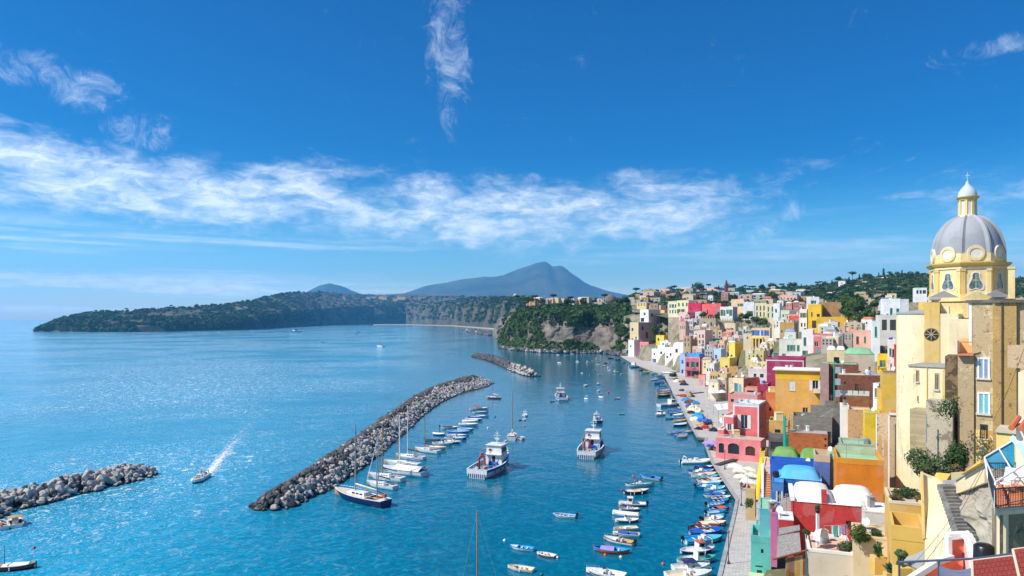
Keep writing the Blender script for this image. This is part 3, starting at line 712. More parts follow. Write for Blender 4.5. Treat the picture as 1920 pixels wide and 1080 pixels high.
def trawler(label, bx, by, sx, sy, top='W', low='W', stripe='B', ex='', name='fishing_trawler', wh=.66, beam=.36):
    mid, d, L, rz = place(bx, by, sx, sy); L *= 1.17; root = thing(name, label, 'fishing boat', (mid.x, mid.y, 0), rz)
    B = L * beam; D = .085 * L + .5; st = hull_shape(L, B, D, True, 14, .75); hull_parts(root, st, L, D, stripe, top, 'S', 'W', True, .12, None)
    m = MB(); w = .02
    for i in range(9): b0 = st[0][1]; y = lerp(-b0 * .8, b0 * .8, i / 8); m.box(st[0][0] - .06, st[0][0] - .01, y - b0 * .045, y + b0 * .045, .12, D * .52)
    m.build('transom_stripes', paint('N'), root)
    deck(st, .04, .78, .04, -.45 * D, .06).build('deck', plain(lin(120, 140, 165), .8), root)
    deck(st, .76, .995, .05, .0).build('foredeck', paint('W'), root)
    x, b, z = bt(st, wh); l = L * .115; h = z + .19 * L; zb = z * .55; m = MB(); ww = b * .72
    m.add([(x-l, -ww, zb), (x+l, -ww, zb), (x+l, ww, zb), (x-l, ww, zb), (x-l*.9, -ww*.9, h), (x+l*.75, -ww*.85, h), (x+l*.75, ww*.85, h), (x-l*.9, ww*.9, h)], [(0,1,5,4), (1,2,6,5), (2,3,7,6), (3,0,4,7), (4,5,6,7)])
    m.box(x - l * 1.3, x + l * 1.05, -ww, ww, zb + (h - zb) * .52, zb + (h - zb) * .56); m.box(x - l * 1.1, x + l * .95, -ww * 1.02, ww * 1.02, h, h + .1)
    hs = m.build('wheelhouse', paint('W'), root)
    m = MB(); zz0, zz1 = zb + (h - zb) * .62, h - .12 * (h - zb) 
    for s_ in (-1, 1):
        for f in (-.55, -.05, .42): m.box(x + f * l - l * .18, x + f * l + l * .18, s_ * ww * .935 - .05, s_ * ww * .935 + .05, zz0, zz1)
    for f in (-.5, 0, .5): m.box(x + l * .80, x + l * .90, f * ww - ww * .2, f * ww + ww * .2, zz0, zz1)
    m.build('window', GLASS, hs)
    m = MB(); m.box(x - l * .97 - .06, x - l * .97, -ww * .18, ww * .18, zb, zb + (h - zb) * .45); m.build('door', DARK, hs)
    m = MB(); m.lathe([(.0, .05), (.35, .05), (.42, 0), (.35, -.05)], 12, (0, 0, 0)); q = m.build('lifebuoy', paint('R'), hs); q.rotation_euler = (0, R(90), 0); q.location = (x - l * .95, ww * .45, zb + (h - zb) * .75)
    m = MB(); mh = h + .17 * L; xm = x + l * .1; m.cyl((xm, 0, h), (xm, 0, mh), .16, .07, 8)
    for zz, yy in ((.45, .55), (.65, .75), (.82, .4)): m.box(xm - .06, xm + .06, -yy * b * .45, yy * b * .45, lerp(h, mh, zz), lerp(h, mh, zz) + .09)
    m.box(xm - .1, xm + .5, -.6, .6, lerp(h, mh, .35), lerp(h, mh, .35) + .2); m.build('mast', paint('W'), hs)
    if 'g' in ex:                                          # folded red deck crane
        xg, bg, zg = bt(st, .22); yo = bg * .35; m = MB(); r = .02 * L * .55
        m.path([(xg, yo, zg * .5), (xg - .01 * L, yo, zg + .10 * L), (xg - .02 * L, yo * .2, zg + .145 * L), (xg - .02 * L, -yo * .35, zg + .12 * L), (xg - .03 * L, -yo * .55, zg + .02 * L)], r, 8); m.build('deck_crane', paint('R'), root, smooth=40)
    if 'w' in ex:                                          # winch and gallows with lamps
        xg, bg, zg = bt(st, .45); m = MB()
        for dx in (-.03, .05): m.path([(xg + dx * L, bg * .7, zg * .4), (xg + dx * L, bg * .7, zg + .17 * L), (xg + dx * L + .03 * L, bg * .3, zg + .19 * L)], .09, 6)
        for q in range(4): m.cyl((xg + (q - 1.5) * .025 * L, bg * .7, zg + .06 * L), (xg + (q - 1.5) * .025 * L, bg * .7, zg + .12 * L), .3, .3, 8)
        m.build('gallows', paint('S'), root); m = MB(); m.cyl((xg + .09 * L, -bg * .3, zg * .7), (xg + .09 * L, bg * .3, zg * .7), .06 * L * .5, None, 12); m.build('net_winch', paint('B'), root)
    for q, (tt, yy, cc) in enumerate(((.12, -.3, 'S'), (.30, .0, 'H'), (.38, -.45, 'N'))):
        xn, bn, zn = bt(st, tt); m = MB(); prof = [(.045 * L, 0), (.042 * L, .02 * L), (.025 * L, .035 * L), (0, .038 * L)]; m.lathe(prof, 10, (xn, yy * bn, zn * .52))
        for i, v in enumerate(m.v): f = 1 + noise.noise(Vector(v) * 2.2) * .35; m.v[i] = ((v[0] - xn) * f + xn, (v[1] - yy * bn) * f + yy * bn, v[2])
        m.build('net_heap', plaster(PC[cc], .5, 4.), root, smooth=True)
    for t, s_ in ((.2, -1), (.35, -1), (.5, -1), (.64, -1)):
        xf, bf, zf = bt(st, t); m = MB(); m.lathe([(.16, -.12), (.42, -.12), (.42, .12), (.16, .12), (.16, -.12)], 10); o = m.build('tyre_fender', plain(lin(190, 150, 130), .8), root); o.rotation_euler = (R(90), 0, 0); o.location = (xf, s_ * (bf + .14), zf * .5)
    m = MB(); rail = {1: [], -1: []}
    for t in (.78, .86, .93, .985):
        xf, bf, zf = bt(st, t)
        for s_ in (1, -1): rail[s_].append((xf, s_ * bf * .9, zf + .8)); m.cyl((xf, s_ * bf * .9, zf), (xf, s_ * bf * .9, zf + .8), .04, .04, 5)
    for s_ in (1, -1): m.path(rail[s_], .04, 5)
    m.build('bow_rail', paint('W'), root)
    return root, st, L, mid, d, rz

ORD = ['first', 'second', 'third', 'fourth', 'fifth', 'sixth', 'seventh', 'eighth', 'ninth', 'tenth', 'eleventh', 'twelfth', 'thirteenth', 'fourteenth', 'fifteenth', 'sixteenth', 'seventeenth', 'eighteenth', 'nineteenth', 'twentieth']
ORD += ['twenty-' + q for q in ORD[:9]] + ['thirtieth'] + ['thirty-' + q for q in ORD[:9]] + ['fortieth'] + ['forty-' + q for q in ORD[:9]]
# --- row moored bow-on to the near quay, from the grey inflatable down to the bottom edge
inflatable('large white inflatable boat with roll bar moored alongside the quay steps', 1331, 868, 1276, 869, 'W', 'cam')
QUAY = [
 ('navy covered boat', (1338,878,1301,880), dict(top='N', low='B', inside='N', rim='B', ex='Tf', tarpc='N')),
 ('white boat with dark red rim and turquoise inside', (1340,886,1289,890), dict(top='W', low='W', inside='A', rim='M', ex='tec')),
 ('cream decked boat with light blue hull', (1344,892,1296,896), dict(top='L', low='W', inside='C', rim='C', ex='Fe')),
 ('narrow turquoise boat', (1347,896,1307,899), dict(top='T', low='A', inside='T', rim='T', ex='tf')),
 ('cream boat with brown seat boards', (1352,902,1305,905), dict(top='C', low='W', inside='D', rim='C', ex='Ft')),
 ('white boat with blue stripes', (1356,907,1309,910), dict(top='B', low='W', inside='L', rim='W', ex='tU', tarpc='W')),
 ('turquoise boat with blue stern', (1350,912,1305,918), dict(top='B', low='A', inside='A', rim='T', ex='tem')),
 ('white hulled boat with turquoise inside and white console', (1360,917,1320,923), dict(top='W', low='L', inside='T', rim='T', ex='tc')),
 ('small turquoise dinghy', (1363,923,1336,926), dict(top='T', low='A', inside='T', rim='A', ex='t')),
 ('white boat with blue covers', (1360,930,1319,934), dict(top='W', low='L', inside='N', rim='W', ex='fUV', tarpc='B')),
 ('plain white boat with dark seats', (1370,935,1333,938), dict(top='W', low='W', inside='N', rim='W', ex='tf')),
 ('bright azure boat with dark seats', (1367,941,1329,944), dict(top='A', low='A', inside='N', rim='A', ex='tf')),
 ('small azure boat with white thwarts', (1359,947,1326,950), dict(top='A', low='L', inside='A', rim='L', ex='tm', transom=True)),
 ('azure boat under a half orange cover', (1367,955,1327,958), dict(top='A', low='L', inside='N', rim='A', ex='tV', tarpc='O')),
 ('turquoise and white boat with black outboard', (1361,961,1325,966), dict(top='A', low='W', inside='L', rim='A', ex='fm', transom=True)),
 ('low azure boat', (1359,968,1330,971), dict(top='A', low='A', inside='T', rim='A', ex='t')),
 ('cream motor boat with two black outboards', (1357,974,1318,979), dict(top='C', low='C', inside='C', rim='W', ex='FcM', transom=True)),
 ('white boat with orange deck and pale awning', (1362,984,1306,988), dict(top='W', low='W', inside='O', rim='O', ex='tTf', tarpc='C')),
 ('brown varnished gozzo', (1351,991,1291,995), dict(top='D', low='N', inside='D', rim='D', ex='tfp')),
 ('blue gozzo with white inside and blue cover', (1357,998,1291,1004), dict(top='B', low='B', inside='L', rim='A', ex='tfU', tarpc='B')),
 ('large turquoise boat with white console', (1354,1013,1283,1019), dict(top='T', low='L', inside='A', rim='T', ex='tcfmd', transom=True)),
 ('navy and white fishing boat with small wooden wheelhouse', (1340,1034,1275,1039), dict(top='N', low='N', inside='W', rim='W', ex='FCrod')),
 ('green rimmed boat with white cabin', (1342,1051,1269,1056), dict(top='E', low='W', inside='W', rim='E', ex='FCt')),
 ('white cabin cruiser under a navy canopy', (1331,1066,1262,1070), dict(top='W', low='W', inside='W', rim='W', ex='Fbcr', tarpc='N', transom=True)),
 ('white motor boat cut by the bottom edge', (1335,1080,1250,1086), dict(top='W', low='W', inside='C', rim='W', ex='Fcrd', transom=True)),
]
for i, (desc, q, kw) in enumerate(QUAY): gozzo(f'{desc}, {ORD[i]} below the inflatable', *q, **kw)
# --- second row, moored out in the harbour
MID = [
 ('azure boat with yellow stripe and black outboard', (1200,895,1239,902), dict(top='A', low='W', inside='B', rim='T', stripe='Y', ex='Vm', transom=True, tarpc='B')),
 ('white boat with dark brown rim, turquoise inside and white console', (1227,912,1172,912), dict(top='W', low='L', inside='T', rim='M', ex='tc', beam=.33)),
 ('navy hulled gozzo with brown rim and cream deck', (1217,923,1169,927), dict(top='N', low='N', inside='C', rim='D', ex='fUd', tarpc='C')),
 ('white cabin boat with red hull and roof', (1160,947,1211,949), dict(top='W', low='R', inside='W', rim='W', ex='FCrm', transom=True)),
 ('pale grey open motor boat', (1161,958,1198,957), dict(top='L', low='N', inside='W', rim='S', ex='cr', transom=True)),
 ('broad white sailing dinghy hull', (1148,965,1199,970), dict(top='W', low='L', inside='W', rim='W', ex='XF', tarpc='W', transom=True)),
 ('white and green boat with red stripe', (1153,980,1198,978), dict(top='R', low='G', inside='W', rim='W', ex='Fcd')),
 ('narrow cream rowing boat', (1150,995,1195,993), dict(top='C', low='C', inside='C', rim='C', ex='te', transom=True)),
 ('cream boat with navy rim and blue covers', (1149,1003,1199,1007), dict(top='N', low='W', inside='C', rim='C', ex='fUV', tarpc='B', transom=True)),
 ('large cream motor boat with brown rim', (1132,1012,1188,1023), dict(top='W', low='W', inside='H', rim='D', ex='Fcrm', transom=True)),
 ('orange gozzo with blue inside and lilac cover', (1113,1033,1180,1038), dict(top='O', low='O', inside='A', rim='A', ex='Vpt', tarpc='P', stripe='O')),
 ('white speedboat with purple stripe and windscreen', (1099,1074,1172,1086), dict(top='W', low='W', inside='W', rim='W', ex='Fcrd', stripe='M', transom=True)),
]
for i, (desc, q, kw) in enumerate(MID): gozzo(f'{desc}, {ORD[i]} in the outer column', *q, **kw)
gozzo('lone navy and white boat with tilted outboard in open harbour water', 1037, 968, 1079, 972, top='N', low='W', inside='A', rim='W', ex='tgm', transom=True)
gozzo('azure rowing boat with white seats near the bottom edge', 957, 1028, 1001, 1033, top='W', low='W', inside='A', rim='A', ex='tf', transom=True)
gozzo('small red boat heaped with coloured floats', 1007, 1040, 1041, 1046, top='W', low='R', inside='W', rim='W', ex='g', transom=True)
gozzo('cream boat with a red buoy at its end near the bottom edge', 952, 1066, 1000, 1073, top='C', low='W', inside='C', rim='C', ex='tgd', transom=True)
sailboat('sailing yacht whose tan mast rises from the bottom edge of the picture', 858, 1132, 946, 1140, mast_px=168, mastc='H', ex='k')
# --- boats behind the long breakwater
BW = [
 ('white and green boat with red canopy', (916,768,880,769), dict(top='R', low='W', inside='W', rim='W', ex='b', tarpc='R')),
 ('green rimmed boat', (916,775,886,774), dict(top='G', low='W', inside='L', rim='G', ex='t')),
 ('white and blue boat', (917,782,893,781), dict(top='B', low='W', inside='W', rim='W', ex='f')),
 ('slim blue boat', (905,784,876,784), dict(top='B', low='B', inside='L', rim='B', ex='t')),
 ('white boat with red keel', (905,789,872,788), dict(top='W', low='R', inside='W', rim='W', ex='f')),
 ('white covered boat', (897,792,866,792), dict(top='W', low='W', inside='W', rim='W', ex='X', tarpc='W')),
 ('large white open boat', (897,799,860,797), dict(top='W', low='L', inside='W', rim='W', ex='tr')),
 ('dark and white boat', (860,804,826,804), dict(top='N', low='W', inside='W', rim='W', ex='Tm', tarpc='K')),
 ('white boat with yellow float', (888,808,857,806), dict(top='W', low='W', inside='A', rim='W', ex='fg')),
 ('long bright blue boat', (880,814,838,811), dict(top='B', low='A', inside='A', rim='W', ex='t')),
 ('small blue boat with white cover', (834,817,811,815), dict(top='B', low='B', inside='W', rim='W', ex='X', tarpc='W')),
 ('blue boat with white deck', (875,820,838,818), dict(top='B', low='W', inside='L', rim='W', ex='F')),
 ('white motor boat with blue stern', (874,825,835,823), dict(top='W', low='W', inside='N', rim='W', ex='Fcm', transom=True)),
 ('grey inflatable style dinghy', (826,827,798,827), dict(top='S', low='S', inside='K', rim='S', ex='m', transom=True)),
 ('white cuddy boat', (865,832,835,829), dict(top='W', low='N', inside='W', rim='W', ex='Fc', transom=True)),
 ('grey and white boat with console', (849,836,810,833), dict(top='S', low='W', inside='S', rim='W', ex='tc')),
 ('cream boat with tan rim', (838,844,800,840), dict(top='C', low='W', inside='C', rim='H', ex='f', transom=True)),
]
for i, (desc, q, kw) in enumerate(BW): gozzo(f'{desc}, {ORD[i]} in the breakwater row', *q, small=True, **kw)
sailboat('small white sloop with tan mast behind the breakwater', 778, 845, 823, 851, mast_px=62, mastc='H', cover='N')
sailboat('white yacht with white mast, farthest of the large yachts by the breakwater', 742, 858, 796, 863, mast_px=86, mastc='W', cover='K', ex='')
sailboat('low white yacht lying between two bigger yachts by the breakwater', 720, 871, 786, 877, mast_px=44, mastc='H', cover='W')
sailboat('broad white yacht shrouded in a white winter cover', 716, 883, 797, 894, mast_px=100, mastc='W', cover='W', ex='Qld', beam=.36)
sailboat('white yacht with navy boom cover and tan mast', 690, 895, 756, 904, mast_px=96, mastc='H', cover='N', ex='d')
sailboat('white yacht with furled jib and orange lifebuoy beside the navy ketch', 687, 909, 742, 919, mast_px=92, mastc='S', cover='N', ex='jld')
sailboat('navy hulled ketch with two masts moored at the near end of the breakwater', 625, 928, 727, 952, 'N', 'N', mast_px=128, mastc='S', cover='C', ex='zdk', beam=.26)
# --- boats at anchor in the middle of the harbour
T1 = trawler('large white fishing trawler with red deck crane and blue stripe', 953, 866, 889, 900, 'W', 'W', 'B', 'gw')
T2 = trawler('fishing trawler with red crane arch, red waterline and striped stern', 1124, 832, 1093, 868, 'W', 'R', 'S', 'gw')
T3 = trawler('blue sterned fishing boat anchored in mid harbour', 1043, 741, 1062, 759, 'W', 'B', 'B', 'w')
T4 = trawler('small navy fishing boat with red and white wheelhouse', 1113, 786, 1127, 797, 'N', 'W', 'W', '', wh=.62, beam=.36)
def aboard(TR, t, y, label, c1, c2):                      # a rowing boat carried on a trawler's deck
    root, st, L, mid, d, rz = TR; x, b, z = bt(st, t); r, s2, l2 = gozzo(label, 1000, 900, 1030, 900, top=c1, low='W', inside='A', rim=c2, ex='t', small=True)
    k = .21 * L / l2; r.scale = (k, k, k); w = Matrix.Rotation(rz, 3, 'Z') @ Vector((x, y * b, 0)); r.location = (mid.x + w.x, mid.y + w.y, z * .62); r.rotation_euler = (0, 0, rz + .25)
aboard(T1, .14, .62, 'small boat stowed at the stern corner of the large white trawler', 'B', 'W'); aboard(T1, .20, -.55, 'blue rimmed skiff lying on the large white trawler deck', 'A', 'B'); aboard(T1, .34, -.52, 'second blue skiff stowed amidships on the large white trawler', 'B', 'A')
aboard(T2, .18, -.45, 'azure skiff on the stern of the red waterline trawler', 'A', 'W'); aboard(T2, .36, -.62, 'azure skiff stowed amidships on the red waterline trawler', 'A', 'A')
sailboat('white yacht with tall varnished mast seen from astern in mid harbour', 963, 812, 958, 832, mast_px=84, mastc='H', cover='C', ex='k', beam=.36)
gozzo('white gozzo with wooden cabin beside the yacht in mid harbour', 978, 819, 979, 828, top='W', low='W', inside='D', rim='W', ex='fe', beam=.5, small=True)
inflatable('small cream tender tied behind the mid harbour yacht', 950, 827, 943, 831, 'C')
gozzo('white fishing boat with cabin at anchor above the yacht', 985, 776, 984, 784, top='W', low='W', inside='W', rim='W', ex='C', beam=.5, small=True)
gozzo('grey boat tied to the white anchored cabin boat', 983, 785, 982, 790, top='B', low='W', inside='L', rim='W', ex='t', beam=.5, small=True)
gozzo('grey tender lying off the white anchored cabin boat', 979, 788, 972, 789, top='S', low='S', inside='S', rim='S', ex='', beam=.5, small=True)
sailboat('small red sailing boat at anchor below the dark breakwater', 912, 747, 939, 748, 'R', 'R', mast_px=36, mastc='S', cover='W')
gozzo('blue tender tied alongside the blue fishing boat', 1037, 752, 1030, 755, top='N', low='S', inside='L', rim='S', ex='', beam=.5, small=True)
gozzo('pale tender tied alongside the blue fishing boat', 1041, 751, 1035, 754, top='L', low='L', inside='A', rim='L', ex='', beam=.5, small=True)
# --- scattered moored boats towards the promontory
SC = [(1092,665,10,'A','white'),(1099,671,10,'B','blue'),(1083,679,8,'W','cabin'),(1101,680,9,'W','cabin'),(1108,680,7,'Y','yellow'),(1112,677,6,'W','open'),(1118,674,7,'W','cabin'),(1123,679,5,'T','open'),(1122,684,9,'L','open'),
 (1135,681,13,'G','open'),(1131,687,9,'W','dark'),(1146,687,9,'B','open'),(1140,691,8,'W','cabin'),(1144,695,9,'W','cabin'),(1154,699,12,'W','cabin'),(1165,702,10,'H','open'),(1115,695,8,'L','open'),(1091,700,6,'W','open'),(1107,702,10,'B','open'),(1124,703,9,'W','open'),
 (1152,680,11,'A','open'),(1098,724,14,'W','canopy'),(1122,721,9,'W','cabin'),(1126,729,9,'B','open'),(1122,734,9,'W','cover'),(1126,740,8,'W','open'),(1127,746,10,'W','cover'),(1140,737,9,'O','cover'),(1100,743,9,'T','open'),(1099,749,9,'W','cover'),(1157,748,13,'W','open'),(1165,777,13,'E','open'),(1046,666,8,'W','open'),(1060,662.5,9,'L','open'),(1073,664,8,'D','open'),(1049,681,8,'W','cover'),(1063,668,9,'S','open')]
CN = dict(A='azure', B='blue', W='white', Y='yellow', T='turquoise', L='pale blue', G='dark green', H='tan', O='orange covered', E='sea green', S='grey', D='brown')
for i, (x, y, w, c, k) in enumerate(SC):
    ex = {'cabin': 'C', 'canopy': 'Fbc', 'cover': 'X', 'open': 't', 'dark': 'Tf', 'white': 't', 'blue': 't', 'yellow': 't'}[k]
    a = random.uniform(-.4, .4) + (0 if i % 3 else .6); dx = w / 2 * math.cos(a); dy = w / 2 * math.sin(a) * .45 * (y - 598) / 110
    gozzo(f'{CN[c]} {k if k not in ("white","blue","yellow") else "rowing"} boat at anchor off the far quay, {ORD[i]} of the scattered moorings', x - dx, y + dy, x + dx, y - dy, top=c, low='W' if c != 'G' else 'G', inside='A' if c in 'ABT' else 'C', rim=c if c != 'W' else 'W', ex=ex, small=True, tarpc='O' if c == 'O' else ('B' if k == 'canopy' else 'W'), beam=.42)
sailboat('tiny white sailing boat at anchor under the cliff', 1078, 678, 1084, 679, mast_px=22, mastc='W')
# --- boats along the far quay
FQ = [((1153,671.5,1138,672.5),'N','open'),((1166,674.5,1150,676),'G','open'),((1176,680,1164,681.5),'A','cover'),((1184,683.5,1172,685),'B','open'),((1200,688,1179,690.5),'A','open'),((1198,686,1176,688),'L','cabin'),((1208,693.5,1195,696),'D','open'),((1221,699,1198,701.5),'Y','open'),
 ((1248,700.5,1217,703),'W','open'),((1247,704,1226,707),'L','cover'),((1250,708.5,1230,711),'S','cover'),((1234,713,1218,714),'W','cover'),((1251,713,1236,715.5),'D','open'),((1251,717,1221,722),'A','open'),((1253,721,1236,724),'B','open'),((1254,724.5,1231,727.5),'E','open'),((1260,729.5,1230,732),'B','open'),
 ((1261,733,1229,738),'D','cover'),((1260,737,1228,741),'S','open'),((1261,741.5,1229,745),'M','open'),
 ((1276,769.5,1249,773),'B','open'),((1281,774,1253,778),'A','open'),((1282,779,1259,782),'L','cover'),((1264,784,1246,786.5),'T','open'),((1288,784,1260,788),'B','open'),((1287,790,1261,792.5),'Y','open'),((1289,797,1261,800),'K','cover'),((1278,812,1251,814),'B','open'),((1303,810,1277,813),'S','open'),((1291,819,1266,823),'S','cover'),((1289,816.5,1264,819),'A','open')]
CN.update(N='navy', M='maroon', K='black')
for i, (q, c, k) in enumerate(FQ):
    gozzo(f'{CN[c]} {"covered" if k == "cover" else k} boat, {ORD[i]} from the far quay end', *q, top=c, low='W' if c in 'WLSYB' else c, inside='A' if c in 'ABTE' else 'C', rim='W' if c in 'ABK' else ('Y' if c == 'M' else c), ex={'open': 'tf', 'cover': 'X', 'cabin': 'C'}[k], small=True, tarpc=random.choice('WSLB'))
gozzo('big white fishing boat with brown rubbing strake at the middle of the quay', 1277, 760, 1235, 763, top='W', low='L', inside='L', rim='W', ex='CFdg', stripe='D', transom=True, beam=.34)
gozzo('small green dinghy under the bow of the big white fishing boat', 1270, 764.5, 1281, 765.5, top='E', low='W', inside='E', rim='W', ex='', small=True, transom=True)
gozzo('white cabin boat lying outside the row of blue boats', 1226, 782, 1250, 776, top='W', low='W', inside='W', rim='W', ex='FC', small=True)
# --- left side and open sea
gozzo('white motor boat with orange seat moored to the left mole', 24, 972, 33, 994, top='W', low='W', inside='C', rim='W', ex='Fcb', tarpc='H', transom=True, beam=.42)
gozzo('grey white dinghy at the left edge beside the mole', -6, 978, 10, 998, top='S', low='W', inside='D', rim='L', ex='tg', transom=True, beam=.42)
gozzo('black gozzo with white deck and wooden mast in the bottom corner', -32, 1072, 68, 1064, top='K', low='K', inside='W', rim='H', ex='FTspdq', tarpc='W', beam=.30, stripe='R')
SPEED = inflatable('white speedboat racing towards the harbour mouth with people aboard', 360, 909, 389, 891, 'W', 'cam')
for i, (x, y, w, k) in enumerate(((470, 620, 6, 'motor boat'), (410, 622.6, 7, 'motor boat'), (606, 642, 8, 'rowing boat'), (672, 623.5, 9, 'rowing boat'), (740, 634, 8, 'rowing boat'), (530, 617, 10, 'motor boat'), (668, 627, 7, 'rowing boat'))):
    gozzo(f'tiny {k} far out in the bay, {ORD[i]} of the scattered offshore boats', x - w / 2, y + .2, x + w / 2, y, top='K' if 'row' in k else 'W', low='W', inside='C', rim='W', ex='' if 'row' in k else 'F', small=True)
gozzo('white motor yacht lying far out below the headland', 542, 623.3, 567, 622.8, top='W', low='W', inside='W', rim='W', ex='FC', small=True, beam=.3)
sailboat('white sailing yacht with tall mast alone in the middle of the bay', 702, 650, 724, 651.5, mast_px=30, mastc='S', cover='N')
# buoys
def buoy(x, y, c, s=.32, k=''):
    p = G(x, y, 0); s *= max(1., p.y / 190.); m = MB(); m.lathe([(0, -.4 * s), (.75 * s, -.3 * s), (s, .2 * s), (.75 * s, .75 * s), (.2 * s, .95 * s), (.12 * s, 1.3 * s), (0, 1.3 * s)], 10)
    o = m.build('mooring_buoy', paint(c), None, smooth=True, loc=p); return o
for x, y, c, l in ((1135, 1041, 'O', 'orange mooring buoy in front of the orange gozzo'), (1243, 1058, 'O', 'orange buoy left of the navy canopied cruiser'), (1187, 893, 'O', 'orange buoy, upper of two left of the azure and yellow boat'), (1189, 896, 'R', 'red buoy just under the orange one left of the azure boat'), (1191, 902, 'O', 'orange buoy above the brown rimmed white boat'), (1166, 920, 'R', 'red buoy off the bow of the navy gozzo'),
                   (1162, 950, 'O', 'orange buoy at the red cabin boat'), (1102, 1074, 'R', 'red buoy at the white speedboat'), (928, 782, 'B', 'blue drum buoy below the red sailing boat'), (64, 1028, 'R', 'red and white buoy above the black gozzo'), (1164, 1045, 'W', 'white float near the orange gozzo stern'), (1045, 1046, 'W', 'white float beside the red boat of floats'),
                   (983, 800, 'O', 'orange buoy right of the mid harbour yacht'), (946, 1014, 'W', 'white float above the azure rowing boat'), (915, 803, 'W', 'white buoy above the large trawler'), (1015, 1078, 'G', 'green float near the bottom edge')):
    tag(buoy(x, y, c), l, 'buoy', 'mooring buoys')
# foam of the speedboat's wake
def wake_mat(t, b):
    p = wpos(t); n = t.noise(p, .9, 6, .7, .6); at = t.new('ShaderNodeAttribute'); at.attribute_name = 'foam'
    a = t.ss(t.m('ADD', n, t.m('MULTIPLY', at.outputs['Fac'], .5)), .66, .82)
    t.put(b.inputs['Base Color'], (.85, .9, .93)); t.put(b.inputs['Alpha'], t.m('MULTIPLY', a, .9)); b.inputs['Roughness'].default_value = .8
WAKE = mat('wake_foam', wake_mat)
def foam_strip(label, pts):
    m = MB(); fo = []
    for x, y, w, f in pts:
        p = G(x, y, .03); d = Vector((G(pts[-1][0], pts[-1][1]) - G(pts[0][0], pts[0][1]))).normalized(); nr = Vector((d.y, -d.x, 0))
        for s_ in (-1, -.5, 0, .5, 1): m.v.append(tuple(p + nr * w * s_)); fo.append(f * (1 - abs(s_) ** 1.5))
    k = len(pts)
    for i in range(k - 1):
        for j in range(4): m.f.append((i*5+j, (i+1)*5+j, (i+1)*5+j+1, i*5+j+1)); m.m.append(0)
    me = m.mesh('wake_foam', WAKE); at = me.attributes.new('foam', 'FLOAT', 'POINT'); at.data.foreach_set('value', fo)
    return tag(link('wake_foam', me), label, 'foam', kind='stuff')
foam_strip('white foam wake trailing behind the racing speedboat', [(380, 898, 1.3, .8), (390, 888, 1.9, .85), (402, 874, 2.3, .74), (416, 856, 2.8, .58), (432, 836, 3.6, .44), (450, 815, 4.6, .34), (475, 785, 6, .22), (500, 755, 9, .05)])
foam_strip('thin foam wave thrown from the side of the racing speedboat', [(384, 903, .3, .7), (394, 893, .5, .6), (408, 880, .6, .5), (430, 862, .8, .3)])
# ------------------------------------------------------------------ houses
GREEN = paint(lin(10, 120, 92), .6); SHUT = {'g': GREEN, 'b': paint(lin(20, 110, 205), .6), 'n': None, 'w': paint(lin(225, 228, 228), .6), 'd': paint(lin(92, 58, 40), .7), 't': paint(lin(90, 180, 190), .6)}
FRAME = plain(lin(226, 222, 212), .6); SILL = plain(lin(205, 198, 184), .85); RAIL = plain((.03, .035, .045), .5); RAILW = plain(lin(205, 200, 190), .6)
ROOFC = {'grey': plaster(lin(168, 164, 158), .7), 'white': plaster(lin(232, 228, 220), .45), 'green': plaster(lin(132, 186, 140), .45), 'mint': plaster(lin(150, 196, 160), .4), 'terra': plaster(lin(206, 120, 84), .5), 'sand': plaster(lin(206, 190, 164), .6),
         'dark': plaster(lin(96, 92, 90), .6), 'blue': plaster(lin(60, 150, 220), .3), 'pink': plaster(lin(228, 176, 150), .35), 'lav': plaster(lin(150, 150, 190), .5), 'red': plaster(lin(176, 72, 60), .5)}
GROUND = []                                                # where houses stand: feeds the hillside under them
def face(m, o, u, w, z0, z1, holes, mi, rev=.22, inward=None):
    """a wall face from o along u (length w) between z0 and z1, cut by holes (a0,a1,b0,b1), each with a reveal set back into the wall"""
    us = sorted({0., w, *[h[0] for h in holes], *[h[1] for h in holes]}); zs = sorted({z0, z1, *[h[2] for h in holes], *[h[3] for h in holes]})
    for i in range(len(us) - 1):
        for j in range(len(zs) - 1):
            cu, cz = (us[i] + us[i+1]) / 2, (zs[j] + zs[j+1]) / 2
            if any(h[0] < cu < h[1] and h[2] < cz < h[3] for h in holes): continue
            a, b = o + u * us[i], o + u * us[i+1]
            m.add([(a.x, a.y, zs[j]), (b.x, b.y, zs[j]), (b.x, b.y, zs[j+1]), (a.x, a.y, zs[j+1])], [(0, 1, 2, 3)], mi)
    for h in holes:
        a, b = o + u * h[0], o + u * h[1]; c, d = a + inward * rev, b + inward * rev
        m.add([(a.x,a.y,h[2]), (b.x,b.y,h[2]), (b.x,b.y,h[3]), (a.x,a.y,h[3]), (c.x,c.y,h[2]), (d.x,d.y,h[2]), (d.x,d.y,h[3]), (c.x,c.y,h[3])], [(0,4,5,1), (1,5,6,2), (2,6,7,3), (3,7,4,0)], mi)
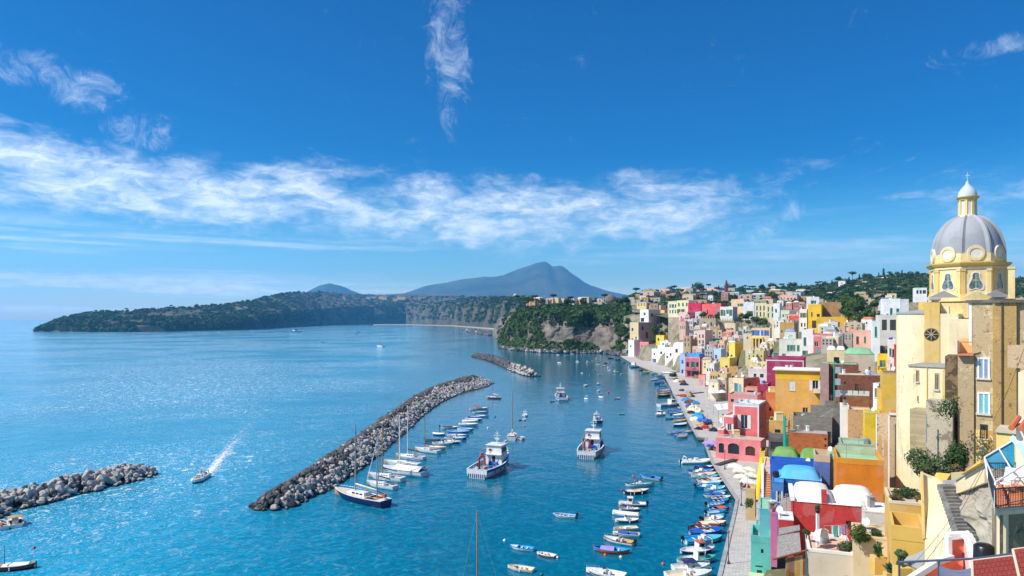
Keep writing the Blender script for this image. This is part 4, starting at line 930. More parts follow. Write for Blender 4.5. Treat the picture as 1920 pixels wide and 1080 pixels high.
def opening(root, o, u, inward, h, kind, rev=.22, simple=False):
    """window or door parts in one hole; kind letter: w window, g green shutters, b blue shutters, s small dark, f french window with balcony, d door, t turquoise, a arched door"""
    a0, a1, b0, b1 = h; W = a1 - a0; Hh = b1 - b0
    M = Matrix(((u.x, -inward.x, 0, 0), (u.y, -inward.y, 0, 0), (0, 0, 1, 0), (0, 0, 0, 1))); M.translation = o + u * a0   # local x along wall, y outward
    def B(mb, x0, x1, y0, y1, z0, z1): mb.box(x0, x1, y0, y1, z0, z1, 0, M)
    if kind == 's' or simple and kind == 'w':
        m = MB(); B(m, 0, W, -rev, -rev + .03, b0, b1); m.build('window', GLASS, root, fix=False); return
    if kind in 'da':
        m = MB(); B(m, 0, W, -rev, -rev + .06, b0, b1); d_ = m.build('door', SHUT['d'] if kind == 'd' else plain(lin(86, 40, 30), .7), root, fix=False)
        if not simple: m = MB(); B(m, W * .46, W * .54, -rev + .06, -rev + .09, b0, b1); B(m, .08 * W, .92 * W, -rev + .06, -rev + .08, b0 + Hh * .48, b0 + Hh * .52); m.build('door_frame', TRUNK, d_, fix=False)
        return
    fw = min(.10, W * .1); m = MB()
    B(m, 0, fw, -rev + .02, -rev + .10, b0, b1); B(m, W - fw, W, -rev + .02, -rev + .10, b0, b1); B(m, fw, W - fw, -rev + .02, -rev + .10, b1 - fw, b1); B(m, fw, W - fw, -rev + .02, -rev + .10, b0, b0 + fw); B(m, W/2 - fw*.5, W/2 + fw*.5, -rev + .03, -rev + .09, b0 + fw, b1 - fw)
    win = m.build('window', FRAME, root, fix=False)
    m = MB(); B(m, 0, W, -rev, -rev + .02, b0, b1); m.build('pane', GLASS, win, fix=False)
    if not simple or kind in 'f':
        m = MB(); B(m, -.12, W + .12, -.02, .14, b0 - .12, b0 + .0); m.build('sill', SILL, win, fix=False)
    sk = {'g': 'g', 'b': 'b', 't': 't', 'f': 'g', 'c': 'w'}.get(kind)
    if sk:
        shut = kind in 'gbtc' and random.random() < (.75 if kind != 'c' else .5)
        if shut:
            for q in (0, 1):
                m = MB(); B(m, q * W/2 + .02, (q + 1) * W/2 - .02, -.10, -.04, b0 + .02, b1 - .02); m.build('shutter', SHUT[sk], win, fix=False)
        else:
            for q in (0, 1):
                m = MB(); x0 = -W * .5 if q == 0 else W; B(m, x0 + .02, x0 + W * .5 - .02, .01, .06, b0, b1); m.build('shutter', SHUT[sk], win, fix=False)
    if kind == 'f':
        m = MB(); B(m, -.35, W + .35, .0, .8, b0 - .22, b0 - .06); bal = m.build('balcony', SILL, root, fix=False); m = MB(); n = 9
        for i in range(n): x = lerp(-.3, W + .3, i / (n - 1)); B(m, x - .018, x + .018, .74, .77, b0 - .06, b0 + .85)
        B(m, -.33, W + .33, .73, .78, b0 + .85, b0 + .90); B(m, -.33, -.29, .0, .75, b0 + .82, b0 + .88); B(m, W + .29, W + .33, .0, .75, b0 + .82, b0 + .88); m.build('railing', RAIL, bal, fix=False)
def front_plane(xl, xr, Z, a):
    u = Vector((math.cos(a), -math.sin(a), 0)); kc = ((xl + xr) / 2 - CX) / F; c = Vector((kc * Z, Z, 0))
    def hit(x): k = (x - CX) / F; s = (k * c.y - c.x) / (u.x - k * u.y); return s
    sl, sr = hit(xl), hit(xr); return c + u * sl, u, sr - sl
HOUSES = []
def house(label, xl, xr, yt, yb, Z, a, D, col, roof='grey', win=None, side=None, scol=None, parapet=.5, drop=6., trim=None, name='house', cat='house', group=None, wear=.68, vault=None, ledge=True, lcol=None, extra=None, simple=False, matw=None):
    """front face fills photo columns xl..xr and rows yt..yb at depth Z, turned a degrees towards the sea; D metres deep"""
    if callable(col): wm = col
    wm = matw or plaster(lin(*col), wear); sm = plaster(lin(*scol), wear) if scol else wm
    o, u, W = front_plane(xl, xr, Z, R(a)); zt = CH + (HZ - yt) / F * Z; zb = CH + (HZ - yb) / F * Z; Hh = zt - zb
    back = Vector((math.sin(R(a)), math.cos(R(a)), 0)); base = zb - drop
    root = thing(name, label, cat, (o.x, o.y, base), 0, group); off = Vector((o.x, o.y, base)); z0, z1 = 0., zt - base; fb = zb - base
    GROUND.append((o.x + u.x * W / 2 + back.x * D / 2, o.y + u.y * W / 2 + back.y * D / 2, zb))
    O = Vector((0, 0, 0)); simple = simple or (Z > 330)
    def holes(spec, w):
        hs = []
        for it in spec or ():
            if it[0] == 'grid':                               # grid, kind, columns, rows, u0,u1, v0,v1, relative width, relative height
                _, kd, nc, nr, u0, u1, v0, v1, fw, fh = it
                for r_ in range(nr):
                    for c_ in range(nc):
                        cu = lerp(u0, u1, (c_ + .5) / nc); cv = lerp(v0, v1, (r_ + .5) / nr); hs.append(((cu - fw/2) * w, (cu + fw/2) * w, fb + (cv - fh/2) * Hh, fb + (cv + fh/2) * Hh, kd[(r_ * nc + c_) % len(kd)]))
            else: kd, u0, u1, v0, v1 = it; hs.append((u0 * w, u1 * w, fb + v0 * Hh, fb + v1 * Hh, kd))
        return hs
    hf = holes(win, W); hs = holes(side, D); m = MB()
    face(m, O, u, W, z0, z1, hf, 0, inward=back); sr = O + u * W; face(m, sr, back, D, z0, z1, hs, 1, inward=-u)
    b0, b1 = back * D, u * W + back * D
    m.add([(0,0,z0), (b0.x,b0.y,z0), (b0.x,b0.y,z1), (0,0,z1)], [(0,1,2,3)], 0); m.add([(b0.x,b0.y,z0), (b1.x,b1.y,z0), (b1.x,b1.y,z1), (b0.x,b0.y,z1)], [(0,1,2,3)], 1)
    m.build('wall', [wm, sm], root, fix=False)
    for h in hf: opening(root, O, u, back, h[:4], h[4], simple=simple)
    for h in hs: opening(root, sr, back, -u, h[:4], h[4], simple=simple)
    def loc(s, d, z): q = u * s + back * d; return (q.x, q.y, z)
    rm = ROOFC[roof] if isinstance(roof, str) else roof
    m = MB(); t_ = .22
    if vault:                                              # whitewashed vaults: n humps along the front
        n, hh = vault; m2 = MB()
        for q in range(n):
            s0, s1 = W * q / n + .12, W * (q + 1) / n - .12; N1, N2 = 9, 9; o_ = len(m2.v)
            for i in range(N1 + 1):
                for j in range(N2 + 1):
                    f, g = i / N1 * 2 - 1, j / N2 * 2 - 1; z = z1 - .02 + hh * max(0, (1 - f ** 4)) ** .5 * max(0, (1 - g ** 4)) ** .5; m2.v.append(loc(lerp(s0, s1, i / N1), lerp(.12, D - .12, j / N2), z))
            for i in range(N1):
                for j in range(N2): k = o_ + i * (N2 + 1) + j; m2.f.append((k, k + N2 + 1, k + N2 + 2, k + 1)); m2.m.append(0)
        m.add([loc(-.1, -.1, z1), loc(W + .1, -.1, z1), loc(W + .1, D + .1, z1), loc(-.1, D + .1, z1)], [(0, 1, 2, 3)])
        rf = m.build('roof', rm, root, fix=False); m2.build('vault', rm, rf, smooth=True)
    else:
        m.add([loc(0, 0, z1 - .02), loc(W, 0, z1 - .02), loc(W, D, z1 - .02), loc(0, D, z1 - .02)], [(0, 1, 2, 3)])
        rf = m.build('roof', rm, root, fix=False)
    if parapet and not vault:
        m = MB(); ph = z1 + parapet
        def wallseg(s0, d0, s1, d1):
            vs = [loc(s0, d0, z1 - .021), loc(s1, d0, z1 - .021), loc(s1, d1, z1 - .021), loc(s0, d1, z1 - .021), loc(s0, d0, ph), loc(s1, d0, ph), loc(s1, d1, ph), loc(s0, d1, ph)]
            m.add(vs, [(4,5,6,7), (0,1,5,4), (1,2,6,5), (2,3,7,6), (3,0,4,7)])
        wallseg(-.03, -.03, W + .03, t_); wallseg(-.03, D - t_, W + .03, D + .03); wallseg(-.03, t_, t_, D - t_); wallseg(W - t_, t_, W + .03, D - t_)
        m.build('parapet', plaster(lin(*lcol), .3) if lcol else wm, root, fix=False)
    if trim:
        tm = plaster(lin(*trim), .2); m = MB(); M = Matrix(((u.x, -back.x, 0, 0), (u.y, -back.y, 0, 0), (0, 0, 1, 0), (0, 0, 0, 1))); w_ = .05 * W if W < 8 else .35
        m.box(-.02, w_, .004, .07, fb, z1 + .02, 0, M); m.box(W - w_, W + .02, .004, .07, fb, z1 + .02, 0, M); m.box(w_, W - w_, .004, .08, z1 - .45, z1 - .05, 0, M); m.build('trim', tm, root, fix=False)
    HOUSES.append(root)
    return dict(root=root, loc=loc, W=W, D=D, z1=z1, fb=fb, H=Hh, u=u, back=back, base=base, o=off, roofo=rf)
def part(h, name, matr, s0, s1, d0, d1, z0, z1, smooth=False):   # a box part in house coordinates (along, deep, up from wall top)
    m = MB(); vs = [h['loc'](s, d, h['z1'] + z) for z in (z0, z1) for s, d in ((s0, d0), (s1, d0), (s1, d1), (s0, d1))]
    m.add(vs, [(3,2,1,0), (4,5,6,7), (0,1,5,4), (1,2,6,5), (2,3,7,6), (3,0,4,7)]); return m.build(name, matr, h['root'], fix=False)
def g(kd, nc, nr, u0=.05, u1=.95, v0=.1, v1=.9, fw=.12, fh=.22): return ('grid', kd, nc, nr, u0, u1, v0, v1, fw, fh)

# ---- along the far quay
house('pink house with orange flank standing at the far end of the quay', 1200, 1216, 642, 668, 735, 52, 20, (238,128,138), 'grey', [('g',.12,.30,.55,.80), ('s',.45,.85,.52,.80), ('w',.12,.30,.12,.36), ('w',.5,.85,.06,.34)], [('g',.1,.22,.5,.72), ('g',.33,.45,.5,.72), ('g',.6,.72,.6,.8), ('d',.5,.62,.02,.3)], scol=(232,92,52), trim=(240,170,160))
house('white cube house with blue door next to the pink and orange house', 1222, 1234, 655, 682, 650, 45, 12, (238,236,232), 'white', [('b',.25,.55,.05,.35), ('s',.3,.5,.6,.75)], [('s',.3,.5,.55,.7)])
house('tall narrow white house with outside stair on the far quay', 1233, 1247, 648, 688, 625, 48, 12, (236,236,234), 'white', [('s',.35,.6,.6,.72), ('d',.3,.6,.02,.22)], [('s',.4,.6,.5,.65)])
house('stepped white house behind the yellow stair wall', 1247, 1263, 652, 692, 595, 45, 13, (240,239,236), 'white', [('s',.15,.35,.5,.62), ('s',.55,.75,.62,.75)], [('s',.4,.55,.5,.62)])
house('low white house with small terrace above the far quay', 1238, 1258, 640, 652, 660, 40, 12, (232,232,228), 'white', [('s',.2,.35,.3,.7), ('s',.6,.75,.3,.7)])
house('white domed house group above the far quay stairs', 1262, 1284, 646, 684, 560, 42, 12, (236,234,230), 'white', [('w',.2,.4,.6,.78), ('s',.6,.75,.4,.55)], vault=(2,1.8))
house('yellow cube house above the white far quay houses', 1230, 1245, 630, 650, 690, 55, 19, (226,200,70), 'sand', [('s',.2,.4,.55,.8), ('s',.6,.75,.4,.6)], [('s',.25,.35,.4,.6)], scol=(222,190,60), parapet=.8)
C_ = house('mauve pink house with green balcony door and dark porch on the quay', 1284, 1312, 670, 706, 478, 38, 20, (196,104,124), 'white', [('w',.10,.28,.50,.74), ('f',.48,.64,.46,.78), ('w',.76,.92,.52,.76), ('d',.15,.35,.0,.26), ('d',.5,.9,.0,.28)], [('w',.15,.3,.5,.72), ('w',.5,.62,.5,.72), ('d',.3,.5,.0,.28)], scol=(186,94,112), trim=(230,190,190))  # flank shade is put into the darker side colour
part(C_, 'blue_terrace', ROOFC['blue'], -1, 8, 6, 17, .0, 2.2); part(C_, 'awning', CLOTH('D'), C_['W']*.1, C_['W']*.95, -3, 0, -C_['z1'] + C_['fb'] + 4.0, -C_['z1'] + C_['fb'] + 4.25)
house('light blue narrow house squeezed beside the mauve pink house', 1275, 1284, 664, 700, 500, 30, 14, (170,200,230), 'white', [('b',.3,.7,.5,.7), ('d',.3,.7,.0,.2)])
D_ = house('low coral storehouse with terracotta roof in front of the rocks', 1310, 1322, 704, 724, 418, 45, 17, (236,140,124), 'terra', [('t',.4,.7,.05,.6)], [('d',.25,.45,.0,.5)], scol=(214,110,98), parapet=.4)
house('small coral annex with stair slot beside the coral storehouse', 1325, 1336, 705, 722, 425, 45, 10, (232,134,120), 'terra', [('s',.1,.3,.1,.8)])
house('pale pink tall house with white surround above the mauve house', 1308, 1322, 620, 672, 520, 40, 14, (236,196,176), 'white', [g('gw',2,4,fw=.2,fh=.13)])
house('blue and white terrace house beside the yellow seaside house', 1338, 1352, 655, 690, 470, 35, 10, (190,212,232), 'white', [('w',.2,.45,.5,.7), ('d',.55,.8,.0,.3)])
# ---- middle distance, white and yellow quarter
YE = house('yellow house with roof terrace and dark window frames', 1367, 1378, 644, 690, 440, 58, 20, (240,204,80), 'blue', [('w',.3,.7,.12,.25), ('s',.3,.6,.45,.55)], [('s',.2,.3,.2,.34), ('w',.55,.72,.18,.40), ('s',.82,.9,.3,.45)], scol=(226,178,44), parapet=.9)  # deeper yellow side colour stands in for the shade on that face
part(YE, 'terrace_shelter', plain(lin(70,110,150),.6), 2, 7, 8, 14, 0, 3.0); part(YE, 'chimney', plaster(lin(200,170,140),.5), 1, 2, 15, 16, 0, 3.2)
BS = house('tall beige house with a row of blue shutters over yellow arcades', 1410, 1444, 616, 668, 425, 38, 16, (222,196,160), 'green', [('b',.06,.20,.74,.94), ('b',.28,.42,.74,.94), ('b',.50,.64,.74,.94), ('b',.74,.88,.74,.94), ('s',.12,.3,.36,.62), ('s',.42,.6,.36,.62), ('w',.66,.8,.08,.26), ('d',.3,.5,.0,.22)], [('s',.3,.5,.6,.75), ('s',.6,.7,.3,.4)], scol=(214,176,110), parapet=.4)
part(BS, 'yellow_loggia', plaster(lin(240,206,110),.4), 0.2, BS['W'] * .62, -1.4, -.02, -BS['H'] * .36, -BS['H'] * .30); 
for q in range(4): part(BS, 'pillar', plaster(lin(240,206,110),.4), .3 + q * BS['W'] * .19, .9 + q * BS['W'] * .19, -1.3, -.7, -BS['H'] * .66, -BS['H'] * .36)
house('ochre flank house rising behind the blue shuttered house', 1462, 1489, 606, 650, 400, 30, 16, (196,158,84), 'sand', [('s',.1,.2,.6,.7)], None, wear=.9)
house('cream house with one green shutter above the ochre flank', 1447, 1463, 603, 640, 405, 32, 12, (226,212,180), 'white', [('g',.3,.6,.66,.86), ('s',.6,.8,.2,.4)], scol=(200,160,90))
house('grey white house with three green shutters and green roof terrace', 1461, 1505, 637, 672, 330, 26, 14, (222,216,202), 'green', [('g',.34,.45,.40,.72), ('g',.52,.63,.40,.72), ('g',.76,.87,.40,.72), ('g',.16,.24,.0,.25)], wear=.8, parapet=.15)
wt = house('tall white house with stacked green shutters left of the rose house', 1503, 1524, 620, 672, 322, 26, 16, (238,237,236), 'grey', [('g',.18,.42,.46,.76), ('g',.18,.42,.08,.28)], None, parapet=.6)
rs_ = house('rose house with pale cornice and turquoise door', 1524, 1569, 629, 668, 315, 26, 14, (226,124,122), 'grey', [('w',.08,.24,.46,.70), ('w',.34,.46,.46,.66), ('w',.74,.88,.52,.68), ('t',.14,.30,.0,.34)], [('w',.4,.6,.5,.7)], trim=(236,222,220), parapet=.8)
house('small rose wing joined to the right of the rose house', 1569, 1604, 632, 660, 322, 24, 10, (214,112,110), 'grey', [('w',.2,.35,.4,.65), ('s',.6,.75,.4,.6)], trim=(236,222,220))
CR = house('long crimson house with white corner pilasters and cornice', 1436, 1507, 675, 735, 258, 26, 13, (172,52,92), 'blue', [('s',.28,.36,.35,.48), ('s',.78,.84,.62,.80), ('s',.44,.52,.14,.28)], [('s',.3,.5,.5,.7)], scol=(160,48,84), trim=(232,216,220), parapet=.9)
house('crimson lower wall house in front of the crimson house corner', 1420, 1440, 722, 752, 246, 26, 9, (160,46,80), 'sand', [('s',.3,.5,.3,.6)])
OC = house('tall ochre house with white flat roof and eaves', 1454, 1537, 695, 790, 226, 24, 12, (230,174,84), 'white', [('c',.32,.45,.60,.78), ('c',.84,.97,.62,.82), ('w',.62,.74,.14,.28), ('w',.86,.99,.12,.30)], None, trim=None, parapet=.0, wear=.6)
part(OC, 'eaves', plaster(lin(240,232,220),.3), -.9, OC['W'] + .5, -.9, OC['D'] + .4, .02, .35); part(OC, 'upper_band', plaster(lin(240,186,40),.3), .02, OC['W'] - .02, -.05, -.004, -3.0, -.02); part(OC, 'balcony', plaster(lin(232,214,180),.4), OC['W'] * .86, OC['W'] + 1.6, -1.5, -.01, -OC['H'] * .42, -OC['H'] * .34)
house('orange brown gabled wall left of the tall ochre house', 1436, 1456, 738, 785, 236, 24, 9, (206,124,72), 'green', [('s',.3,.5,.3,.45)])
# ---- pink waterfront palace with arcade
PKC = (226,118,118)
PK = house('salmon pink waterfront house with arcade, terrace and green shuttered windows', 1375, 1423, 760, 851, 206, 30, 11.5, PKC, 'white', [('c',.30,.56,.52,.80), ('c',.34,.58,.12,.36)], [('w',.3,.5,.5,.7)], scol=(206,98,84), trim=(236,222,222), parapet=.55, drop=3, lcol=(200,206,210))  # shade of the right flank mixed into its side colour
house('lower left wing of the salmon pink waterfront house', 1357, 1375, 782, 851, 205.5, 30, 10, PKC, 'pink', [('c',.42,.82,.64,.82), ('c',.45,.85,.18,.38)], None, parapet=.6, drop=3, lcol=(236,226,224))
house('lowest left step of the salmon pink waterfront house with white top', 1346.5, 1357, 806, 851, 204.5, 30, 9, PKC, 'white', [('w',.3,.8,.30,.48)], None, parapet=.4, drop=3, lcol=(240,230,226))
AR = house('arcaded salmon ground floor with white balustrade at the water front', 1342, 1426, 824, 852, 199, 30, 6.5, (232,130,132), 'pink', [('s',.07,.19,.0,.66), ('s',.28,.53,.0,.72), ('a',.67,.88,.0,.62)], None, parapet=.0, drop=3)
mm = MB(); n = 40
for i in range(n + 1):
    s = lerp(.1, AR['W'] - .1, i / n); mm.add([AR['loc'](s + dx, dd, AR['z1'] + z) for z in (0, 1.0) for dx, dd in ((-.05, .1), (.05, .1), (.05, .2), (-.05, .2))], [(0,1,5,4), (1,2,6,5), (2,3,7,6), (3,0,4,7)])
mm.build('baluster', RAILW, AR['root'], fix=False); part(AR, 'handrail', RAILW, 0, AR['W'], .04, .26, 1.0, 1.12)
for q, (a_, b_) in enumerate(((.07, .19), (.28, .53), (.67, .88))):    # round arch heads over the arcade openings
    mm = MB(); w = (b_ - a_) * AR['W'] / 2; c = (a_ + b_) / 2 * AR['W']; top = AR['fb'] + AR['H'] * (.66, .72, .62)[q]; pts = []
    for i in range(11): an = math.pi * i / 10; pts.append((c - math.cos(an) * w, top - w * .62 + math.sin(an) * w * .62))
    vs = [AR['loc'](s, -.05, z) for s, z in pts] + [AR['loc'](s, -.05, top + .25) for s, z in pts]
    mm.add(vs, [(i, i+1, 12+i, 11+i) for i in range(10)]); mm.build('arch_spandrel', plaster(lin(236,140,140), .3), AR['root'], fix=False)
house('terracotta roofed peach chapel house with two ochre blind arches', 1374, 1394, 710, 744, 262, 48, 12, (240,208,164), 'lav', [('t',.2,.42,.2,.75), ('t',.58,.8,.15,.7)], [('s',.3,.45,.55,.72)], scol=(220,140,96), parapet=.3)
house('cream house with planted balconies left of the crimson house', 1403, 1437, 694, 728, 268, 26, 10, (226,220,208), 'sand', [('f',.1,.35,.1,.4), ('w',.5,.7,.1,.4), ('s',.3,.45,.6,.8), ('s',.65,.85,.6,.8)], parapet=.6)
house('pink flat roofed shed behind the salmon palace roof', 1365, 1420, 742, 760, 232, 28, 9, (226,150,140), 'grey', [('s',.1,.2,.3,.6)], parapet=.4)
house('terracotta tiled porch beside the crimson wall', 1396, 1420, 727, 740, 250, 26, 7, (230,170,140), 'terra', [('s',.2,.8,.0,.6)], parapet=0)
house('yellow house with outside stair above the coral storehouse', 1350, 1368, 672, 716, 430, 40, 12, (238,210,110), 'white', [('s',.2,.4,.5,.62), ('w',.55,.8,.55,.7), ('d',.2,.4,.0,.2)])
YS = house('sloping yellow stair wall beside the salmon palace', 1424, 1434, 848, 880, 178, 25, 5, (232,190,70), 'sand', None, None, parapet=.3, drop=2)
# ---- centre right: unfinished grey and brick houses
BR = brickwork(lin(150,92,66), lin(120,74,56), lin(120,110,100)); CONC = plaster(lin(150,142,130), .9); CONB = brickwork(lin(150,144,132), lin(132,126,116), lin(110,106,98), .5, .22)
house('mauve and brick house under a bright green flat roof', 1553, 1610, 684, 740, 214, 24, 11, (150,96,72), 'green', [('s',.30,.36,.6,.68)], None, matw=BR, parapet=.12)
house('narrow mauve wall house left of the brick house', 1538, 1554, 682, 760, 212, 24, 9, (176,140,130), 'green', None, parapet=.12)
GD = house('beige house with small barred window under a green domed roof', 1584, 1640, 664, 712, 238, 24, 12, (206,186,162), 'green', [('w',.80,.88,.36,.52), ('s',.46,.54,.28,.34)], None, vault=(1,2.0))
house('cream vaulted house in front of the rose house', 1551, 1586, 656, 690, 262, 24, 11, (234,214,160), 'white', [('s',.35,.65,.2,.6)], vault=(2,1.3))
house('brick shed with dark doorway and grey flat roof', 1573, 1624, 703, 746, 190, 22, 7, (150,92,66), 'sand', [('d',.60,.80,.1,.60), ('s',.2,.26,.6,.7)], None, matw=BR, parapet=0)
house('grey roofed brick shed to the right of the dark doorway', 1624, 1665, 704, 750, 186, 22, 8, (140,100,80), 'grey', None, None, matw=BR, parapet=0)
TF = house('brick terrace with white fence panels in front of the sheds', 1567, 1630, 742, 762, 178, 22, 6, (176,110,70), 'sand', None, matw=brickwork(lin(176,108,66), lin(150,90,58), lin(140,120,100)), parapet=0)
for q in range(6): part(TF, 'fence_panel', plaster(lin(226,222,206),.3), .2 + q * TF['W'] / 6, (q + 1) * TF['W'] / 6, .05, .12, .05, 1.3)
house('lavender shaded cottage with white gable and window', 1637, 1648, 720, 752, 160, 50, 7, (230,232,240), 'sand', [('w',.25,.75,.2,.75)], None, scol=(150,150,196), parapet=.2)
house('ochre yellow house against the church apse', 1655, 1690, 700, 768, 150, 24, 7, (222,178,70), 'dark', None, wear=.6, parapet=.1)
house('lower ochre house with pitched grey roof beside the lavender cottage', 1648, 1672, 728, 768, 154, 24, 6, (226,186,84), 'dark', None, parapet=0)
U1 = house('unfinished grey concrete house with outside stair', 1487, 1560, 790, 835, 172, 22, 8, (150,142,130), 'grey', [('s',.88,.97,.1,.6)], matw=CONB, parapet=1.2)
for q in range(9): part(U1, 'step', CONC, 5.5 + q * .42, 5.9 + q * .42, 2.5, 3.6, 0, .3 + q * .33)
part(U1, 'stair_wall', CONB, 4.2, 9.8, 6.4, 6.7, 0, 3.4)
house('orange brick ground floor below the concrete house', 1479, 1552, 812, 842, 166, 22, 5, (196,116,66), 'grey', [('s',.92,.97,.6,.75), ('s',.92,.97,.2,.35)], matw=brickwork(lin(196,112,62), lin(172,98,58), lin(150,110,80)), parapet=0)
house('small grey tank house at the top of the concrete stair', 1548, 1576, 762, 792, 176, 22, 6, (150,146,138), 'dark', None, matw=CONB, parapet=.8)
house('patched plaster house with brown stains beside the white chimney wall', 1590, 1634, 770, 815, 158, 22, 6, (214,176,130), 'sand', None, matw=peeling(lin(206,166,122), lin(120,96,70), lin(110,84,60), .60), parapet=.2)
house('white buttress wall of the stained plaster house', 1578, 1592, 762, 812, 160, 22, 6, (236,232,222), 'sand', None, parapet=.2)
house('bright yellow box house with tiled ledge', 1622, 1650, 776, 806, 150, 22, 5, (230,190,44), 'mint', None, parapet=.3)
PL = house('planter topped house with green scaffolding at its corner', 1442, 1478, 792, 836, 178, 24, 7, (214,166,96), 'sand', [('s',.3,.6,.55,.7)], parapet=.5)
house('dark gap house with red awning under the planter house', 1441, 1480, 815, 850, 176, 24, 5, (96,88,84), 'dark', [('s',.1,.8,.2,.6)], parapet=.3)
# scaffold tower
sc = thing('scaffold_tower', 'green netted scaffold tower between the ochre house and brick floor', 'scaffold', P(1473, 850, 168)); m = MB()
for x in (0, 1.5):
    for y in (0, 1.2): m.cyl((x, y, -2), (x, y, 9.5), .06, .06, 6)
m.build('pole', plain(lin(20,150,120), .6), sc)
for q in range(6): m = MB(); m.box(-.05, 1.55, -.05, 1.25, q * 1.6, q * 1.6 + .08); m.build('platform', plain(lin(150,180,170), .8), sc); 
m = MB(); m.box(-.1, -.07, -.1, 1.3, -2, 9.0); m.box(-.1, 1.6, -.13, -.10, 0, 4.0); m.build('netting', plain(lin(30,150,125), .9), sc)
sc2 = thing('scaffold_mast', 'thin green scaffold mast against the brick wall', 'scaffold', P(1564, 760, 178)); m = MB(); m.cyl((0,0,0), (0,0,11.5), .13, .13, 6); m.build('pole', plain(lin(20,160,130), .6), sc2)
for q in range(3): m = MB(); m.box(.2, 1.6, -.05, .6, 2.2 + q * 3, 3.8 + q * 3); m.build('panel', plain(lin(215,222,220), .8), sc2)
# ---- near quarter: vaults and terraces
GV = house('house under two long green vaults above the blue house', 1447, 1552, 862, 890, 140, 22, 7, (60,100,40), plaster(lin(112,160,70),.4), None, vault=(2,1.7), wear=.55)
GT = house('mint green walled terrace with orange front wall', 1569, 1657, 871, 905, 110, 22, 9.5, (226,128,24), 'mint', None, None, parapet=.9, wear=.55, lcol=(226,150,40))
part(GT, 'inner_wall', plaster(lin(176,190,160), .5), .25, GT['W'] - .25, GT['D'] - .5, GT['D'] - .24, .0, 1.3)
GT2 = house('upper mint green terrace with brown stain', 1577, 1640, 838, 866, 126, 22, 7, (190,180,150), 'mint', None, parapet=.5, lcol=(170,176,150))
house('tall shadowed passage wall left of the orange walled terrace', 1552, 1571, 862, 900, 122, 22, 8, (160,190,150), 'mint', None, parapet=.3)
BL1 = house('bright blue house with vaulted light blue roof and two air conditioners', 1460, 1540, 899, 935, 118, 22, 7, (44,112,186), plaster(lin(84,180,240),.3), None, None, vault=(1,1.5), wear=.55, drop=8)
BL2 = house('cobalt blue back wall house behind the light blue vault', 1444, 1530, 872, 905, 130, 22, 3, (34,100,196), 'blue', None, parapet=.9, wear=.55, lcol=(34,100,196))
BL3 = house('slate blue square turret with pink roof room', 1527, 1556, 866, 925, 122, 22, 6, (90,118,180), 'pink', None, parapet=1.2, lcol=(206,180,150), wear=.55)
BL4 = house('low azure entry house with white arched door', 1447, 1469, 905, 945, 116, 22, 5, (50,124,196), 'blue', [('c',.5,.8,.1,.6)], parapet=.1, wear=.55, drop=8)
for q in (0, 1):
    ac = thing('air_conditioner', ('left' if q == 0 else 'right') + ' one of two white air conditioners on the bright blue wall', 'air conditioner', tuple(Vector(BL1['loc'](BL1['W'] * (.62 + .16 * q), -.3, BL1['z1'] - 2.2)) + BL1['o'])); ac.rotation_euler = (0, 0, -R(22))
    m = MB(); m.box(-.5, .5, -.2, .2, -.35, .35); m.build('casing', paint('L'), ac); m = MB(); m.cyl((-.12, -.21, 0), (-.12, -.24, 0), .27, .27, 14); m.build('fan', DARK, ac)
RD = house('red house with two white vaults on its roof', 1486, 1650, 946, 990, 90, 20, 8.0, (198,58,54), plaster(lin(236,230,220),.75), [('d',.62,.70,.0,.35)], None, vault=(2,1.5), wear=.55, drop=5)
part(RD, 'chimney', plaster(lin(204,66,58),.2), RD['W'] * .34, RD['W'] * .40, -.05, .7, 0, 1.7); part(RD, 'parapet', plaster(lin(240,236,230),.25), -.3, .25, -.1, RD['D'], .02, .55)
house('low red porch with white slab left of the red vaulted house', 1460, 1488, 975, 1000, 88.5, 20, 4.0, (200,62,58), 'white', None, parapet=.1, drop=3, lcol=(236,230,222))
house('turquoise strip house with green sloping roof by the quay', 1424, 1448, 956, 985, 106, 20, 7, (86,186,190), 'mint', None, parapet=.15, drop=4)
house('magenta wall house behind the turquoise strip house', 1445, 1457, 966, 1010, 98, 20, 5, (200,110,150), 'grey', None, parapet=.4, drop=4)
TE = house('teal house with sunken grey roof terrace on the quay', 1408, 1446, 1018, 1075, 103, 20, 6, (96,190,176), 'grey', [('s',.50,.62,.66,.80), ('s',.30,.55,.0,.10)], [('s',.4,.6,.5,.7)], parapet=1.0, drop=5, wear=.55)
part(TE, 'lettering', DARK, TE['W'] * .22, TE['W'] * .58, -.03, -.005, -TE['H'] * .79, -TE['H'] * .755)
part(TE, 'lower_roof', plaster(lin(206,214,170),.4), -.3, TE['W'] + 1, -3.5, -.02, -TE['H'] - .2, -TE['H'])
house('pale awning hut behind the teal house', 1418, 1444, 988, 1012, 109, 20, 3.5, (60,160,170), 'pink', None, parapet=.05, drop=4)
CT = house('cream house with pink roof terrace, cut by the bottom edge', 1516, 1600, 1038, 1090, 76, 20, 6.5, (216,200,176), 'pink', [('s',.82,.90,.10,.26)], None, parapet=.3, drop=6, wear=.55, lcol=(238,232,224))
house('rough cream wall house right of the pink roof terrace', 1600, 1672, 1010, 1090, 73, 24, 5, (222,196,150), 'sand', [('t',.55,.72,.52,.74)], None, parapet=.2, drop=6)
OR = house('ochre retaining house wall under the dry garden', 1668, 1730, 946, 1012, 69, 24, 6, (226,174,88), 'sand', None, None, parapet=.25, drop=6, wear=.55, lcol=(232,206,160))
house('white slab roofed house between the red house and the dry garden', 1622, 1668, 962, 985, 82, 22, 5, (226,214,196), 'white', None, parapet=.1, drop=5)
YC = house('ochre courtyard wall with grey coping at the bottom edge', 1672, 1735, 1014, 1050, 60, 26, 5, (230,182,84), 'grey', None, parapet=1.2, drop=4, lcol=(226,182,90), wear=.55)
